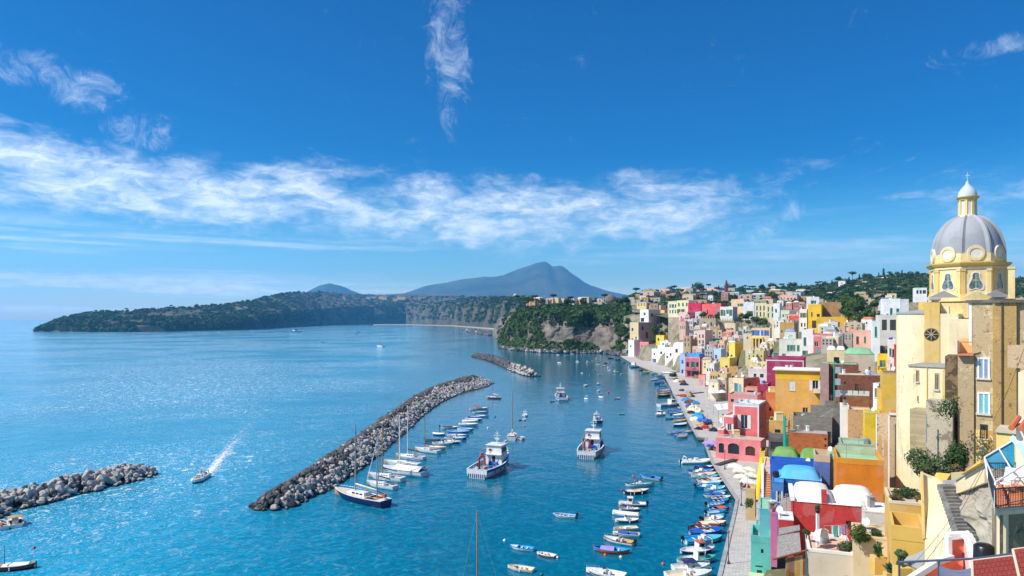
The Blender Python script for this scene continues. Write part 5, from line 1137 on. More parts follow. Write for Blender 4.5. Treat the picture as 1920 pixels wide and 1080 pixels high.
house('yellow green house front with vine by the quay alley', 1398, 1416, 922, 945, 128, 22, 4, (214,178,120), 'sand', None, parapet=.6, drop=3)
house('peach stair house with steep steps rising from the quay', 1431, 1446, 876, 925, 132, 22, 9, (240,206,176), 'pink', None, parapet=.2, drop=4)
# ---- rear rows of the town
house('beige stone tower house at the cliff with blue shaded flank', 1181, 1197, 605, 650, 760, 52, 26, (222,196,150), 'white', [('s',.2,.4,.65,.78), ('s',.65,.8,.3,.42), ('s',.2,.35,.25,.35)], [('s',.2,.32,.7,.85), ('d',.45,.62,.35,.6)], scol=(190,160,150), wear=.7)  # mauve shade of the flank is painted as its side colour
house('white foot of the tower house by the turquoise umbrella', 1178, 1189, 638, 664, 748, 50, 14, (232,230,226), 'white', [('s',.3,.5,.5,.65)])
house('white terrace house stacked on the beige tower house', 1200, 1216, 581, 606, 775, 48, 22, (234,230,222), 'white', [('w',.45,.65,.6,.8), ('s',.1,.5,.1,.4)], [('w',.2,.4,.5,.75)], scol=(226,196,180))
house('ochre low house on the brow beside the tower house', 1237, 1246, 582, 595, 800, 50, 28, (236,190,90), 'sand', None, [('s',.35,.55,.05,.6)], scol=(222,180,110))
house('round stone retaining house wall under the pink villa', 1253, 1274, 596, 630, 640, 40, 14, (176,160,136), 'sand', None, matw=stone(lin(150,136,116), lin(196,182,156), .5))
house('cream palace with iron balcony above the pink villa', 1253, 1270, 566, 592, 690, 40, 16, (232,222,186), 'green', [g('gw',3,2,fw=.14,fh=.26)])
house('pale yellow palace joined to the crimson palace', 1269, 1291, 564, 590, 680, 40, 16, (238,222,172), 'white', [('f',.1,.25,.1,.4), ('f',.45,.6,.1,.4), ('g',.1,.25,.6,.85), ('g',.45,.6,.6,.85), ('g',.78,.92,.6,.85)])
house('crimson palace on the brow', 1290, 1314, 569, 594, 672, 35, 14, (206,44,84), 'grey', [('w',.55,.7,.15,.45), ('s',.15,.25,.5,.7)], wear=.3)
house('coral palace with flat fronts right of the crimson palace', 1316, 1332, 571, 600, 655, 40, 16, (238,98,100), 'white', [('t',.2,.35,.4,.7), ('w',.6,.75,.4,.65)], wear=.3)
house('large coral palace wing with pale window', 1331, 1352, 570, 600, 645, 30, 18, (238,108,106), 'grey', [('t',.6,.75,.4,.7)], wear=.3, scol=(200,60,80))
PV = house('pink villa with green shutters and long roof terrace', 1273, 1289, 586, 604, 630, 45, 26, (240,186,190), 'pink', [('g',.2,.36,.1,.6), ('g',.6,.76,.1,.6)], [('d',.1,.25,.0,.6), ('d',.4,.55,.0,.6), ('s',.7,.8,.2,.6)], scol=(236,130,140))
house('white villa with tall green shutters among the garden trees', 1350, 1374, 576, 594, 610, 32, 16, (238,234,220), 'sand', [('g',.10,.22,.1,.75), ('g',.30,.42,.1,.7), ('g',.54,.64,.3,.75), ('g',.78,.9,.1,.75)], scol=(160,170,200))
house('peach house with orange cornice above the white villa', 1371, 1395, 562, 580, 690, 30, 14, (244,206,160), 'blue', [('g',.5,.64,.3,.6), ('g',.74,.88,.3,.6)])
house('tall white house with green balcony door beside the peach house', 1394, 1414, 567, 594, 670, 30, 14, (232,234,238), 'grey', [('g',.3,.5,.0,.4), ('g',.6,.8,.0,.4)])
house('beige palace with green shutters in two storeys', 1415, 1437, 569, 598, 600, 30, 14, (226,210,172), 'sand', [g('gs',3,2,fw=.12,fh=.3)])
house('cream palace wing beside the beige palace', 1436, 1453, 571, 600, 585, 30, 14, (230,214,178), 'green', [g('g',2,2,fw=.16,fh=.3)])
house('slim white house right of the cream palace wing', 1450, 1462, 570, 606, 560, 30, 12, (238,238,234), 'grey', [('w',.3,.55,.55,.75)])
house('small cream house with two green shutters under the lilac roof', 1464, 1480, 583, 606, 480, 28, 12, (230,222,200), 'sand', [('g',.2,.38,.5,.72), ('g',.62,.8,.5,.72), ('g',.3,.5,.05,.3)])
house('red house with pale blue french windows and iron balcony', 1478, 1500, 590, 622, 440, 28, 12, (222,90,76), 'lav', [('t',.14,.28,.30,.62), ('t',.48,.66,.12,.66), ('f',.76,.92,.12,.66)], trim=(236,220,214))
house('white house with tall green shutters between red and yellow houses', 1499, 1513, 581, 616, 432, 28, 12, (238,236,228), 'lav', [('g',.2,.42,.58,.84), ('g',.62,.84,.58,.84), ('w',.2,.4,.1,.3), ('w',.62,.8,.1,.3)], scol=(206,156,40))
YT = house('yellow tower house with tall arched recess', 1515, 1540, 572, 616, 420, 28, 13, (244,196,52), 'white', [('s',.30,.62,.02,.34), ('s',.24,.34,.5,.7), ('s',.66,.9,.42,.62)], wear=.2)
house('brown plaster flank wall house above the long yellow wall', 1540, 1577, 568, 600, 428, 24, 14, (176,134,82), 'grey', None, wear=.7)
house('white roof house behind the yellow tower', 1512, 1536, 558, 576, 470, 24, 12, (236,236,238), 'grey', [('g',.45,.65,.35,.7)])
house('long yellow garden wall house below the brown flank', 1531, 1604, 594, 608, 412, 22, 5, (238,190,44), 'sand', None, wear=.25, parapet=0)
house('cream arcade house with two round arches', 1533, 1566, 609, 626, 385, 24, 9, (240,222,186), 'sand', [('s',.32,.44,.1,.6), ('s',.56,.7,.1,.6), ('s',.86,.92,.2,.5)])
house('white house with green shutters and red lintels by the church', 1657, 1688, 563, 594, 300, 22, 12, (240,240,242), 'grey', [('g',.38,.54,.08,.52), ('g',.76,.94,.30,.50)], parapet=.7)
house('pale grey blank house joined to the white church side house', 1687, 1704, 563, 600, 298, 22, 12, (214,216,220), 'grey', None)
house('small white loggia house on the skyline beside the drum', 1716, 1738, 541, 556, 420, 22, 9, (240,240,240), 'grey', [('s',.1,.28,.35,.8), ('s',.38,.56,.35,.8), ('s',.64,.92,.35,.8)])
house('white terrace block with brown columns below the white church side house', 1646, 1684, 594, 630, 282, 22, 8, (226,218,206), 'white', [('s',.2,.45,.3,.85), ('s',.6,.9,.3,.85)], parapet=.7)
house('narrow white house with tall green shutter above the yellow lane', 1636, 1650, 604, 660, 262, 24, 9, (236,236,232), 'grey', [('g',.3,.6,.5,.85)])
house('pink house with dark brown dormer left of the church', 1604, 1636, 622, 652, 272, 24, 10, (232,178,156), 'lav', [('d',.05,.2,.2,.7), ('g',.5,.62,.3,.7)])
house('white lane house with two green doors near the apse', 1664, 1682, 640, 700, 205, 30, 9, (238,232,222), 'white', [('g',.2,.42,.55,.78), ('g',.58,.8,.5,.76), ('w',.3,.5,.1,.3)])
house('deep yellow lane house with wooden balcony', 1645, 1665, 668, 705, 212, 30, 8, (240,196,40), 'sand', [('f',.35,.62,.45,.80), ('s',.1,.2,.3,.5)], wear=.3)
house('bright red house edge beside the church apse', 1679, 1688, 650, 690, 198, 26, 8, (206,44,48), 'terra', [('g',.2,.5,.5,.8)])
house('pale house with round water tank on the green terrace roof', 1471, 1492, 622, 640, 360, 26, 8, (228,224,214), 'lav', None, vault=(1,1.6))
# jumble of small houses
JC = {'white': (234,228,218), 'cream': (224,206,172), 'pink': (230,188,170), 'pale yellow': (230,206,146), 'grey': (182,172,160), 'rose': (206,136,130), 'ochre': (206,162,96), 'pale blue': (186,202,214), 'tan': (190,158,120)}
def jumble(n, xr, yr, Zf, wr, hr, cols, lab, grp, a=(24, 45), seed=1, simple=True, nm='house'):
    rs = random.Random(seed); items = []
    for _ in range(n):
        x = rs.uniform(*xr); y = rs.uniform(*yr); items.append((x, y))
    items.sort(key=lambda q: q[1]); made = {}
    for x, y in items:
        c = rs.choice(cols); w = rs.uniform(*wr); h = rs.uniform(*hr); Z = Zf(x, y); k = rs.random(); rgb = tuple(min(250, int(q * rs.uniform(.93, 1.03))) for q in JC[c])
        rgb = JC[c] if rs.random() < .7 else tuple(int(q * .93) for q in JC[c])
        nw = rs.choice(['g', 'w', 's', 'sg', 'ws']); win = [g(nw, rs.choice([1, 2, 2, 3]), rs.choice([1, 2]), fw=.15, fh=.26)]
        house(lab % c, x - w/2, x + w/2, y - h, y, Z, rs.uniform(*a), rs.uniform(.7, 1.3) * w * Z / F, rgb, rs.choice(['white', 'white', 'grey', 'sand', 'green', 'terra', 'lav']), win, [('s',.3,.5,.4,.65)] if rs.random() < .6 else None, vault=(1, 1.4) if k < .18 else None, parapet=rs.choice([0, .4, .8]), group=grp, simple=simple, name=nm, wear=.85)
        made.setdefault(c, []).append((x, HOUSES[-1]))
    for c, lst in made.items():                              # tell look-alikes apart by their order across the picture
        lst.sort(key=lambda q: q[0])
        for i, (_, r_) in enumerate(lst):
            if len(lst) > 1: r_['label'] = f"{lab % c}, {ORD[i]} {c.split()[-1]} from the left"
ART = 'small %s house packed between quay and palaces'
jumble(46, (1300, 1416), (622, 690), lambda x, y: lerp(590, 452, (y - 622) / 68.), (9, 19), (10, 20), ['white', 'white', 'cream', 'pink', 'grey', 'pale blue', 'rose', 'tan', 'cream'], ART, 'small houses of the terraces', seed=4)
jumble(30, (1286, 1420), (628, 694), lambda x, y: lerp(575, 445, (y - 628) / 66.), (11, 22), (12, 24), ['white', 'white', 'cream', 'pink', 'grey', 'rose', 'pale yellow', 'tan', 'tan'], 'taller %s house in the packed terraces', 'taller houses of the terraces', seed=61, nm='cottage')  # ordinary houses like the rows around; cottage only names this batch
jumble(12, (1330, 1376), (690, 742), lambda x, y: lerp(440, 330, (y - 690) / 52.), (12, 20), (12, 22), ['cream', 'pale yellow', 'white', 'ochre', 'pink'], 'small %s house on the tuff slope above the piazza', 'small houses on the tuff slope', seed=51)
jumble(16, (1400, 1470), (620, 700), lambda x, y: lerp(470, 330, (y - 620) / 80.), (10, 18), (10, 18), ['cream', 'white', 'pale yellow', 'ochre', 'grey'], 'small %s house below the blue shuttered house', 'small houses near the blue shutters', seed=8)
jumble(18, (1545, 1640), (612, 652), lambda x, y: lerp(380, 290, (y - 612) / 40.), (14, 26), (10, 18), ['white', 'cream', 'grey', 'pink', 'pale blue'], 'small %s house in the lanes left of the church', 'small houses left of the church', seed=12)
jumble(14, (1270, 1312), (604, 650), lambda x, y: lerp(625, 560, (y - 604) / 46.), (8, 15), (12, 22), ['pink', 'cream', 'white', 'rose'], 'small %s house under the pink villa', 'small houses under the pink villa', seed=15)
jumble(20, (1460, 1660), (596, 615), lambda x, y: lerp(520, 400, (y - 596) / 19.), (12, 22), (9, 16), ['white', 'cream', 'grey', 'pale blue', 'rose'], 'small %s house behind the yellow tower house', 'small houses behind the yellow tower', seed=18)
# far town on the plateau
jumble(70, (1190, 1740), (560, 584), lambda x, y: lerp(1050, 760, (y - 560) / 24.), (9, 26), (6, 13), ['white', 'cream', 'pink', 'grey', 'rose', 'pale yellow', 'tan', 'ochre', 'tan'], 'distant %s house on the plateau behind the town', 'distant plateau houses', seed=21, nm='far_house')  # ordinary distant houses, as are the skyline and promontory rows
jumble(52, (1180, 1600), (547, 560), lambda x, y: lerp(1500, 1150, (y - 547) / 13.), (8, 22), (5, 11), ['white', 'pink', 'grey', 'rose', 'pale blue', 'cream', 'ochre'], 'distant %s house near the skyline above the town', 'distant skyline houses', seed=24, nm='far_house')
jumble(26, (1560, 1745), (522, 556), lambda x, y: lerp(1650, 1150, (y - 522) / 34.), (7, 15), (4, 8), ['white', 'cream', 'grey', 'pink'], 'distant %s villa on the green hill left of the dome', 'distant hill villas', seed=27, nm='villa')
jumble(32, (990, 1185), (564, 572), lambda x, y: 1150, (8, 20), (5, 10), ['white', 'cream', 'pink', 'rose', 'pale yellow', 'grey', 'ochre'], 'distant %s house behind the promontory trees', 'distant houses above the bay', seed=30, nm='far_house')
def far_mass(name, label, specs, seed):                      # buildings too far away to tell their parts apart
    rs = random.Random(seed); m = MB(); cols = [JC[c] for c in ('white', 'pink', 'rose', 'cream', 'ochre', 'grey', 'pale yellow')]
    for n, xr, yr, Z, wr, hr in specs:
        for _ in range(n):
            x, y = rs.uniform(*xr), rs.uniform(*yr); w, h = rs.uniform(*wr) * Z / F, rs.uniform(*hr) * Z / F; p = P(x, y, Z * rs.uniform(.97, 1.03)); mi = rs.randrange(7)
            m.box(p.x - w/2, p.x + w/2, p.y, p.y + w * .8, p.z - 20, p.z + h, mi); m.box(p.x - w*.53, p.x + w*.53, p.y - w*.03, p.y + w*.83, p.z + h, p.z + h + w*.03, (mi + 3) % 7)
            for k in range(3): m.box(p.x - w*.36 + k*w*.3, p.x - w*.26 + k*w*.3, p.y - .6, p.y - .1, p.z + h*.35, p.z + h*.7, 7)
    return tag(m.build(name, [plaster(lin(*c), .2) for c in cols] + [DARK]), label, 'buildings', kind='stuff')
far_mass('far_town', 'far rows of pale and pink buildings along the top of the bay cliffs', [(44, (690, 985), (556, 562), 6200, (5, 13), (1.5, 4)), (14, (520, 680), (553, 561), 5500, (4, 9), (1.5, 3))], 5)
far_mass('far_hamlet', 'far pink and white villas on the wooded headland', [(13, (400, 470), (577, 584), 3150, (5, 11), (2.5, 5)), (5, (300, 400), (582, 590), 3000, (5, 9), (3, 5))], 6)
# skyline church towers and the domed church on the brow
tw = thing('bell_tower', 'dark red bell tower on the far skyline', 'tower', P(1362, 547, 1250)); tw.scale = (.62, .62, .62); m = MB()
for z0, z1, w in ((-10, 14, 8), (14, 15, 9.4), (15, 23, 7), (23, 24, 8), (24, 29, 4.6)): m.box(-w/2, w/2, -w/2, w/2, z0, z1)
m.build('wall', plaster(lin(140,58,62), .4), tw); m = MB(); m.lathe([(2.6, 29), (2.2, 31), (.8, 33), (.2, 35)], 10); m.build('cap', plaster(lin(90,60,70), .4), tw)
for s_ in (-1.4, 1.4): m = MB(); m.box(s_ - .7, s_ + .7, -3.56, -3.4, 16.5, 21.5); m.build('bell_opening', DARK, tw)
ch2 = thing('domed_church', 'small domed church on the brow above the cliff', 'church', P(1150, 577, 1010), -R(15)); m = MB(); m.box(-28, 22, 0, 22, -12, 9); m.box(22, 30, -1, 12, -12, 15); m.build('wall', plaster(lin(222,206,176), .5), ch2)
m = MB(); m.lathe([(11, 9), (11, 11), (9.5, 15), (6.5, 18), (3, 19.5), (0, 20)], 20, (-6, 8, 0)); m.build('dome', plaster(lin(120,104,100), .5), ch2, smooth=True)
for q in range(6): m = MB(); m.box(-26 + q * 8, -23.5 + q * 8, -.3, -.02, -2, 4); m.build('window', GLASS, ch2)
ch3 = thing('far_church', 'tiny white domed church among far houses over the bay cliffs', 'church', P(966, 558, 6100)); ch3.scale = (.6, .6, .6); m = MB(); m.box(-36, 36, 0, 40, -30, 26); m.build('wall', plaster(lin(226,186,180), .3), ch3); m = MB(); m.lathe([(26, 26), (26, 34), (22, 46), (12, 54), (3, 58), (2, 70), (0, 72)], 16, (0, 10, 0)); m.build('dome', plaster(lin(210,212,220), .3), ch3, smooth=True)

# ---- quay
QE = [(1163,667.5), (1185,681), (1206,689), (1226,697), (1245,703.5), (1252,716), (1262,737), (1276,760), (1290,787), (1309,820), (1325,820.5), (1322,829), (1334,862), (1352,890), (1383,936), (1378,962), (1362,1030), (1348,1090), (1326,1180)]
qe = [G(x, y, 1.4) for x, y in QE]
def _pave(t, b):
    p = wpos(t); k = t.new('ShaderNodeTexBrick'); rot = t.new('ShaderNodeVectorRotate'); rot.inputs['Angle'].default_value = .35; t.put(rot.inputs['Vector'], p); t.put(k.inputs['Vector'], rot.outputs[0])
    k.inputs['Scale'].default_value = 1.; k.inputs['Brick Width'].default_value = 1.1; k.inputs['Row Height'].default_value = .55; k.inputs['Mortar Size'].default_value = .03
    for i, c in (('Color1', (.60, .56, .50)), ('Color2', (.44, .41, .365)), ('Mortar', (.25, .23, .20))): k.inputs[i].default_value = (*c, 1)
    n = t.noise(p, .25, 6, .65); n2 = t.noise(p, 3., 4, .6)
    c = t.mix(t.m('MULTIPLY', t.ss(n, .4, .7), .55), k.outputs[0], (.56, .53, .48)); c = t.mix(t.m('MULTIPLY', t.ss(n2, .56, .72), .4), c, (.20, .185, .16))
    t.put(b.inputs['Base Color'], c); b.inputs['Roughness'].default_value = .9; bump(t, b, k.outputs['Fac'], -.4, .03)
m = MB(); poly = [(q.x, q.y) for q in qe]; backp = [(q.x + 95, q.y + (60 if i < 3 else 0)) for i, q in enumerate(qe)]
nq = len(poly); m.v = [(x, y, 1.4) for x, y in poly] + [(x, y, 1.4) for x, y in backp] + [(x, y, -3) for x, y in poly]
for i in range(nq - 1): m.f.append((i, i+1, nq+i+1, nq+i)); m.m.append(0); m.f.append((i, 2*nq+i, 2*nq+i+1, i+1)); m.m.append(1)
_pv = mat('quay_paving', _pave)
quay = m.build('quay', [_pv, stone((.22, .19, .14), (.34, .30, .23), .8, True)]); tag(quay, kind='structure')
KERB = stone((.36, .345, .32), (.50, .48, .45), 1.2); kb = MB(); kb.box(0, .96, -.40, .30, -.30, .16); kbm = kb.mesh('kerb_stone', KERB); cnt = 0
for a, b in zip(qe[:-1], qe[1:]):
    d = b - a; L = d.length; n = max(1, int(L / 1.0))
    if b.y > 330 or (a - b).length < 4: continue
    ang = math.atan2(d.y, d.x)
    for i in range(n):
        if cnt >= 290: break
        link('kerb_stone', kbm, quay, a + d * (i / n) + Vector((0, 0, .0)), (0, 0, ang), (L / n, 1, 1)); cnt += 1
# pier head and slipways
m = MB(); a, b, c_ = G(1303, 806, 1.0), G(1311, 822, 1.0), G(1342, 819, 1.0); m.box(a.x + 2, c_.x, b.y - 1.0, b.y + 1.2, -2, .55); m.box(a.x + 3, c_.x, b.y - 2.2, b.y - 1.05, -2, .1)
tag(m.build('landing_steps', KERB), 'stone landing steps at the corner of the pier', 'steps')
for (x0, y0, x1, y1, lb) in ((1240,702,1292,695,'dark slipway ramp on the far quay'), (1269,742,1318,736,'dark step edge across the piazza'), (1344,873,1380,862,'dark step edge on the quay below the inflatable')):
    m = MB(); a, b = G(x0, y0, 1.4), G(x1, y1, 1.4); d = (b - a).normalized(); nr = Vector((-d.y, d.x, 0)); w = .8
    vs = [a - nr * w, b - nr * w, b + nr * w, a + nr * w]; m.prism([(q.x, q.y) for q in vs], 1.404, 1.75); tag(m.build('quay_step', plain((.07, .065, .06), .9)), lb, 'step')

# ---- hillside under the town
import numpy as np
gp = np.array(GROUND); gp = gp[(gp[:, 1] < 900) & (gp[:, 1] > 40)]; ctrl = [tuple(q) for q in gp]
for q in qe: ctrl += [(q.x + 6, q.y, 2.5), (q.x - 4, q.y, 2.5), (q.x + (24 if 222 < q.y < 470 else 12), q.y, 2.0)] * 2
ctrl = np.array(ctrl); xs = np.arange(12, 420, 6.); ys = np.arange(14, 860, 7.); m = MB(); idx = {}
ex_, ey_ = np.array([q.x for q in qe]), np.array([q.y for q in qe]); order = np.argsort(ey_)
for j, y in enumerate(ys):
    xe = np.interp(y, ey_[order], ex_[order])
    for i, x in enumerate(xs):
        d2 = (ctrl[:, 0] - x) ** 2 + (ctrl[:, 1] - y) ** 2 + 4.; w = d2 ** -2.; z = float((w * ctrl[:, 2]).sum() / w.sum()) - 3.2
        z += noise.noise(Vector((x * .08, y * .08, 0))) * 1.0
        if x < xe + (-9 if y < 75 else 7 if y < 222 else 26 if y < 470 else 17): z = -4.
        m.v.append((x, y, z)); idx[i, j] = len(m.v) - 1
for j in range(len(ys) - 1):
    for i in range(len(xs) - 1): m.f.append((idx[i,j], idx[i+1,j], idx[i+1,j+1], idx[i,j+1])); m.m.append(0)
def _hill(t, b):
    p = wpos(t); n = t.noise(p, .05, 6, .65, .5); n2 = t.noise(p, .6, 6, .7)
    c = t.mix(t.ss(n, .42, .58), (.30, .25, .175), (.13, .13, .055)); c = t.mix(t.m('MULTIPLY', t.ss(n2, .5, .7), .5), c, (.33, .29, .22))
    t.put(b.inputs['Base Color'], c); b.inputs['Roughness'].default_value = .95; bump(t, b, n2, .7, .3)
tag(m.build('hillside', mat('hillside_soil', _hill), smooth=True), kind='structure')
# plateau and green hill behind the town
hxs = [1185, 1210, 1235, 1265, 1340, 1420, 1500, 1560, 1620, 1680, 1740, 1840, 1960, 2200]
hr_ = [555, 552, 549, 546, 544, 543, 540, 534, 522, 517, 516, 520, 524, 528]
rows_t = [[], [], [], [], []]
for x, r_ in zip(hxs, hr_):
    k_ = max(0., min(1., (1300 - x) / 100)); rows_t[0].append(P(x, lerp(606, 585, k_), lerp(640, 830, k_))); rows_t[1].append(P(x, lerp(588, 574, k_), lerp(760, 930, k_))); rows_t[2].append(P(x, lerp(570, r_, .25), 1080)); rows_t[3].append(P(x, r_, 1680)); rows_t[4].append(P(x, r_ + 16, 2400))
_, smp_t = sheet('plateau', rows_t, mat('hillside_soil', _hill), 6, 6, 5., .01, seed=21.)

# ------------------------------------------------------------------ the domed church
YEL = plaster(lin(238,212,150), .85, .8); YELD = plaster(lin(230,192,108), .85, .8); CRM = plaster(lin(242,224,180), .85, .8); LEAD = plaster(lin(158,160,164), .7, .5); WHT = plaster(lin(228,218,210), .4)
ZC = 120.; cx, cy = (1814 - CX) / F * ZC, ZC
def zc(y): return CH + (HZ - y) / F * ZC
church = thing('church', 'yellow church with tall drum, grey ribbed dome and lantern on the hill', 'church', (cx, cy, 20)); Z0 = 20.
phi0 = math.atan2(-cy, -cx); rib0 = phi0 - R(9.5)
def lz(y): return zc(y) - Z0
oct_r = 5.62
DGLASS = mat('drum_glass', lambda t, b: (t.put(b.inputs['Base Color'], t.mix(t.ss(t.noise(wpos(t), 1.1, 3), .4, .6), (.06, .12, .13), (.16, .22, .22))), t.put(b.inputs['Roughness'], .15)))
m = MB(); m.lathe([(oct_r + .35, lz(566)), (oct_r + .35, lz(554)), (oct_r, lz(553)), (oct_r, lz(506)), (oct_r + .15, lz(505.5)), (oct_r + .2, lz(503)), (oct_r + .1, lz(502.5))], 8, a0=rib0, a1=rib0 + 2 * math.pi); m.build('drum', YEL, church)
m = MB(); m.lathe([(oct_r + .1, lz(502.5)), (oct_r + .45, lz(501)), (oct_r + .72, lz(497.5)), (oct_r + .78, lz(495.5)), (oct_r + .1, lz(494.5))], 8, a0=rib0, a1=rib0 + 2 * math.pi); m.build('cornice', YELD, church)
m = MB(); m.lathe([(oct_r + .14, lz(507)), (oct_r + .2, lz(506.8)), (oct_r + .2, lz(505.4)), (oct_r + .12, lz(505.2))], 8, a0=rib0, a1=rib0 + 2 * math.pi); m.build('frieze', WHT, church)
m = MB(); m.lathe([(oct_r - .05, lz(495.5)), (oct_r - .05, lz(479)), (oct_r - .3, lz(478.5))], 8, a0=rib0, a1=rib0 + 2 * math.pi); m.build('attic', YEL, church)
# dome: round shell with eight ribs
dr, zb_, zt_ = 5.2, lz(481), lz(405); prof = []
for i in range(17):
    t = i / 16 * math.pi / 2 * .93; prof.append((dr * math.cos(t) ** .92, zb_ + (zt_ - zb_) * math.sin(t) / math.sin(math.pi / 2 * .93)))
m = MB(); m.lathe(prof, 64); dome = m.build('dome', LEAD, church, smooth=True)
for k in range(8):
    a = rib0 + k * math.pi / 4; m = MB(); e = Vector((math.cos(a), math.sin(a), 0)); s = Vector((-math.sin(a), math.cos(a), 0))
    for r, z in prof:
        w = .12 + .17 * r / dr
        for q, pr in ((-1.9, -.05), (-1.1, .14), (-.5, .34), (.5, .34), (1.1, .14), (1.9, -.05)): m.v.append(tuple(e * (r + pr) + s * w * q + Vector((0, 0, z + pr * .4))))
    for j in range(len(prof) - 1):
        for q in range(5): m.f.append((j*6+q, j*6+q+1, (j+1)*6+q+1, (j+1)*6+q)); m.m.append(0)
    m.build('dome_rib', LEAD, dome)
    a = rib0 + (k + .5) * math.pi / 4; n_ = Vector((math.cos(a), math.sin(a), 0)); s = Vector((-math.sin(a), math.cos(a), 0)); ap = oct_r * math.cos(math.pi / 8)
    def ring(pts_o, pts_i, y0, y1, nm, mt, par, cz):
        mm = MB(); n = len(pts_o); V = lambda q, y: tuple(n_ * y + s * q[0] + Vector((0, 0, cz + q[1])))
        mm.v = [V(q, y1) for q in pts_o] + [V(q, y1) for q in pts_i] + [V(q, y0) for q in pts_o] + [V(q, y0) for q in pts_i]
        for i in range(n): j = (i + 1) % n; mm.f += [(i, j, n+j, n+i), (i, 2*n+i, 2*n+j, j), (n+i, n+j, 3*n+j, 3*n+i)]; mm.m += [0, 0, 0]
        return mm.build(nm, mt, par)
    def disc(pts, y, nm, mt, par, cz):
        mm = MB(); mm.add([tuple(n_ * y + s * q[0] + Vector((0, 0, cz + q[1]))) for q in pts], [tuple(range(len(pts)))]); return mm.build(nm, mt, par)
    half = [(0, 1.55), (.3, 1.48), (.46, 1.22), (.47, .88), (.52, .5), (.74, .05), (.95, -.42), (.96, -.82), (.76, -1.1), (.46, -1.12), (.2, -.96)]
    pear = half + [(0, -.9)] + [(-x, z) for x, z in half[:0:-1]]; sc_ = 1.02; pear = [(x * sc_, z * sc_) for x, z in pear]
    big = [(x * 1.17 + (0 if x == 0 else .05 * (1 if x > 0 else -1)), (z - .2) * 1.14 + .2) for x, z in pear]; cz = lz(532)
    wf = ring(big, pear, ap - .1, ap + .10, 'window', WHT, church, cz); disc(pear, ap + .012, 'pane', DGLASS, wf, cz)
    m = MB(); C_ = n_ * (ap + .035); m.add([tuple(C_ + s * x + Vector((0, 0, cz + z))) for x, z in ((-.03, -.92), (.03, -.92), (.03, 1.5), (-.03, 1.5))], [(0,1,2,3)]); m.add([tuple(C_ + s * x + Vector((0, 0, cz + z))) for x, z in ((-.47, .32), (.47, .32), (.47, .38), (-.47, .38))], [(0,1,2,3)]); m.build('mullion', FRAME, wf)
    circ = lambda r, k=.9: [(r * math.cos(q * math.pi / 10), r * k * math.sin(q * math.pi / 10)) for q in range(20)]
    czo = lz(479.5); lun = ring(circ(1.24, 1.), circ(.9), ap - 1.6, 5.38, 'lunette', YEL, church, czo); disc(circ(.9), 5.28, 'lunette_disc', WHT, lun, czo); ring(circ(1.31, 1.), circ(1.24, 1.), ap - 1.7, 5.34, 'lunette_rim', WHT, lun, czo)
    for da in (-.075, .075):                                # paired pilasters at the corners
        a2 = rib0 + k * math.pi / 4 + da * 1.35; m = MB(); rr = oct_r * (1 - .018); M = Matrix.Rotation(rib0 + k * math.pi / 4 + (math.pi / 8 if da > 0 else -math.pi / 8), 4, 'Z')
        s0 = (1 if da < 0 else -1) * (ap * math.tan(math.pi / 8)); s1 = s0 - (.62 if da < 0 else -.62)
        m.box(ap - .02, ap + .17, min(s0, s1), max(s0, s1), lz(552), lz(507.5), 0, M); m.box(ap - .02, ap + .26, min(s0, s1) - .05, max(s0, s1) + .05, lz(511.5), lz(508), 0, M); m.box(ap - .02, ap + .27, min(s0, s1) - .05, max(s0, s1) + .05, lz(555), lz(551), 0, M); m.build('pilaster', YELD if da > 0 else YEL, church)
# lantern
m = MB(); m.lathe([(1.5, lz(409)), (1.5, lz(405)), (1.22, lz(404)), (1.22, lz(373))], 16); lan = m.build('lantern', WHT, church)
for k in range(8): a = rib0 + k * math.pi / 4; m = MB(); m.box(1.05, 1.38, -.20, .20, lz(405), lz(375), 0, Matrix.Rotation(a, 4, 'Z')); m.build('lantern_pilaster', YEL, lan)
m = MB(); m.lathe([(1.3, lz(377)), (1.45, lz(376)), (1.45, lz(374)), (1.75, lz(371.5)), (1.8, lz(370)), (1.2, lz(369.6))], 24); m.build('lantern_cornice', YELD, lan)
m = MB(); m.lathe([(1.42, lz(370)), (1.44, lz(366)), (1.30, lz(360)), (1.0, lz(354.5)), (.66, lz(350)), (.38, lz(346.5)), (.24, lz(343)), (.26, lz(340.5)), (.1, lz(339.5)), (.05, lz(339)), (.05, lz(336))], 24); m.build('lantern_cap', plaster(lin(196,206,214), .3), lan, smooth=30)
m = MB(); m.box(-.05, .05, -.05, .05, lz(337), lz(324)); m.box(-.34, .34, -.045, .045, lz(329.6), lz(328.4), 0, Matrix.Rotation(phi0 + math.pi / 2, 4, 'Z')); m.build('cross', paint('L'), lan)
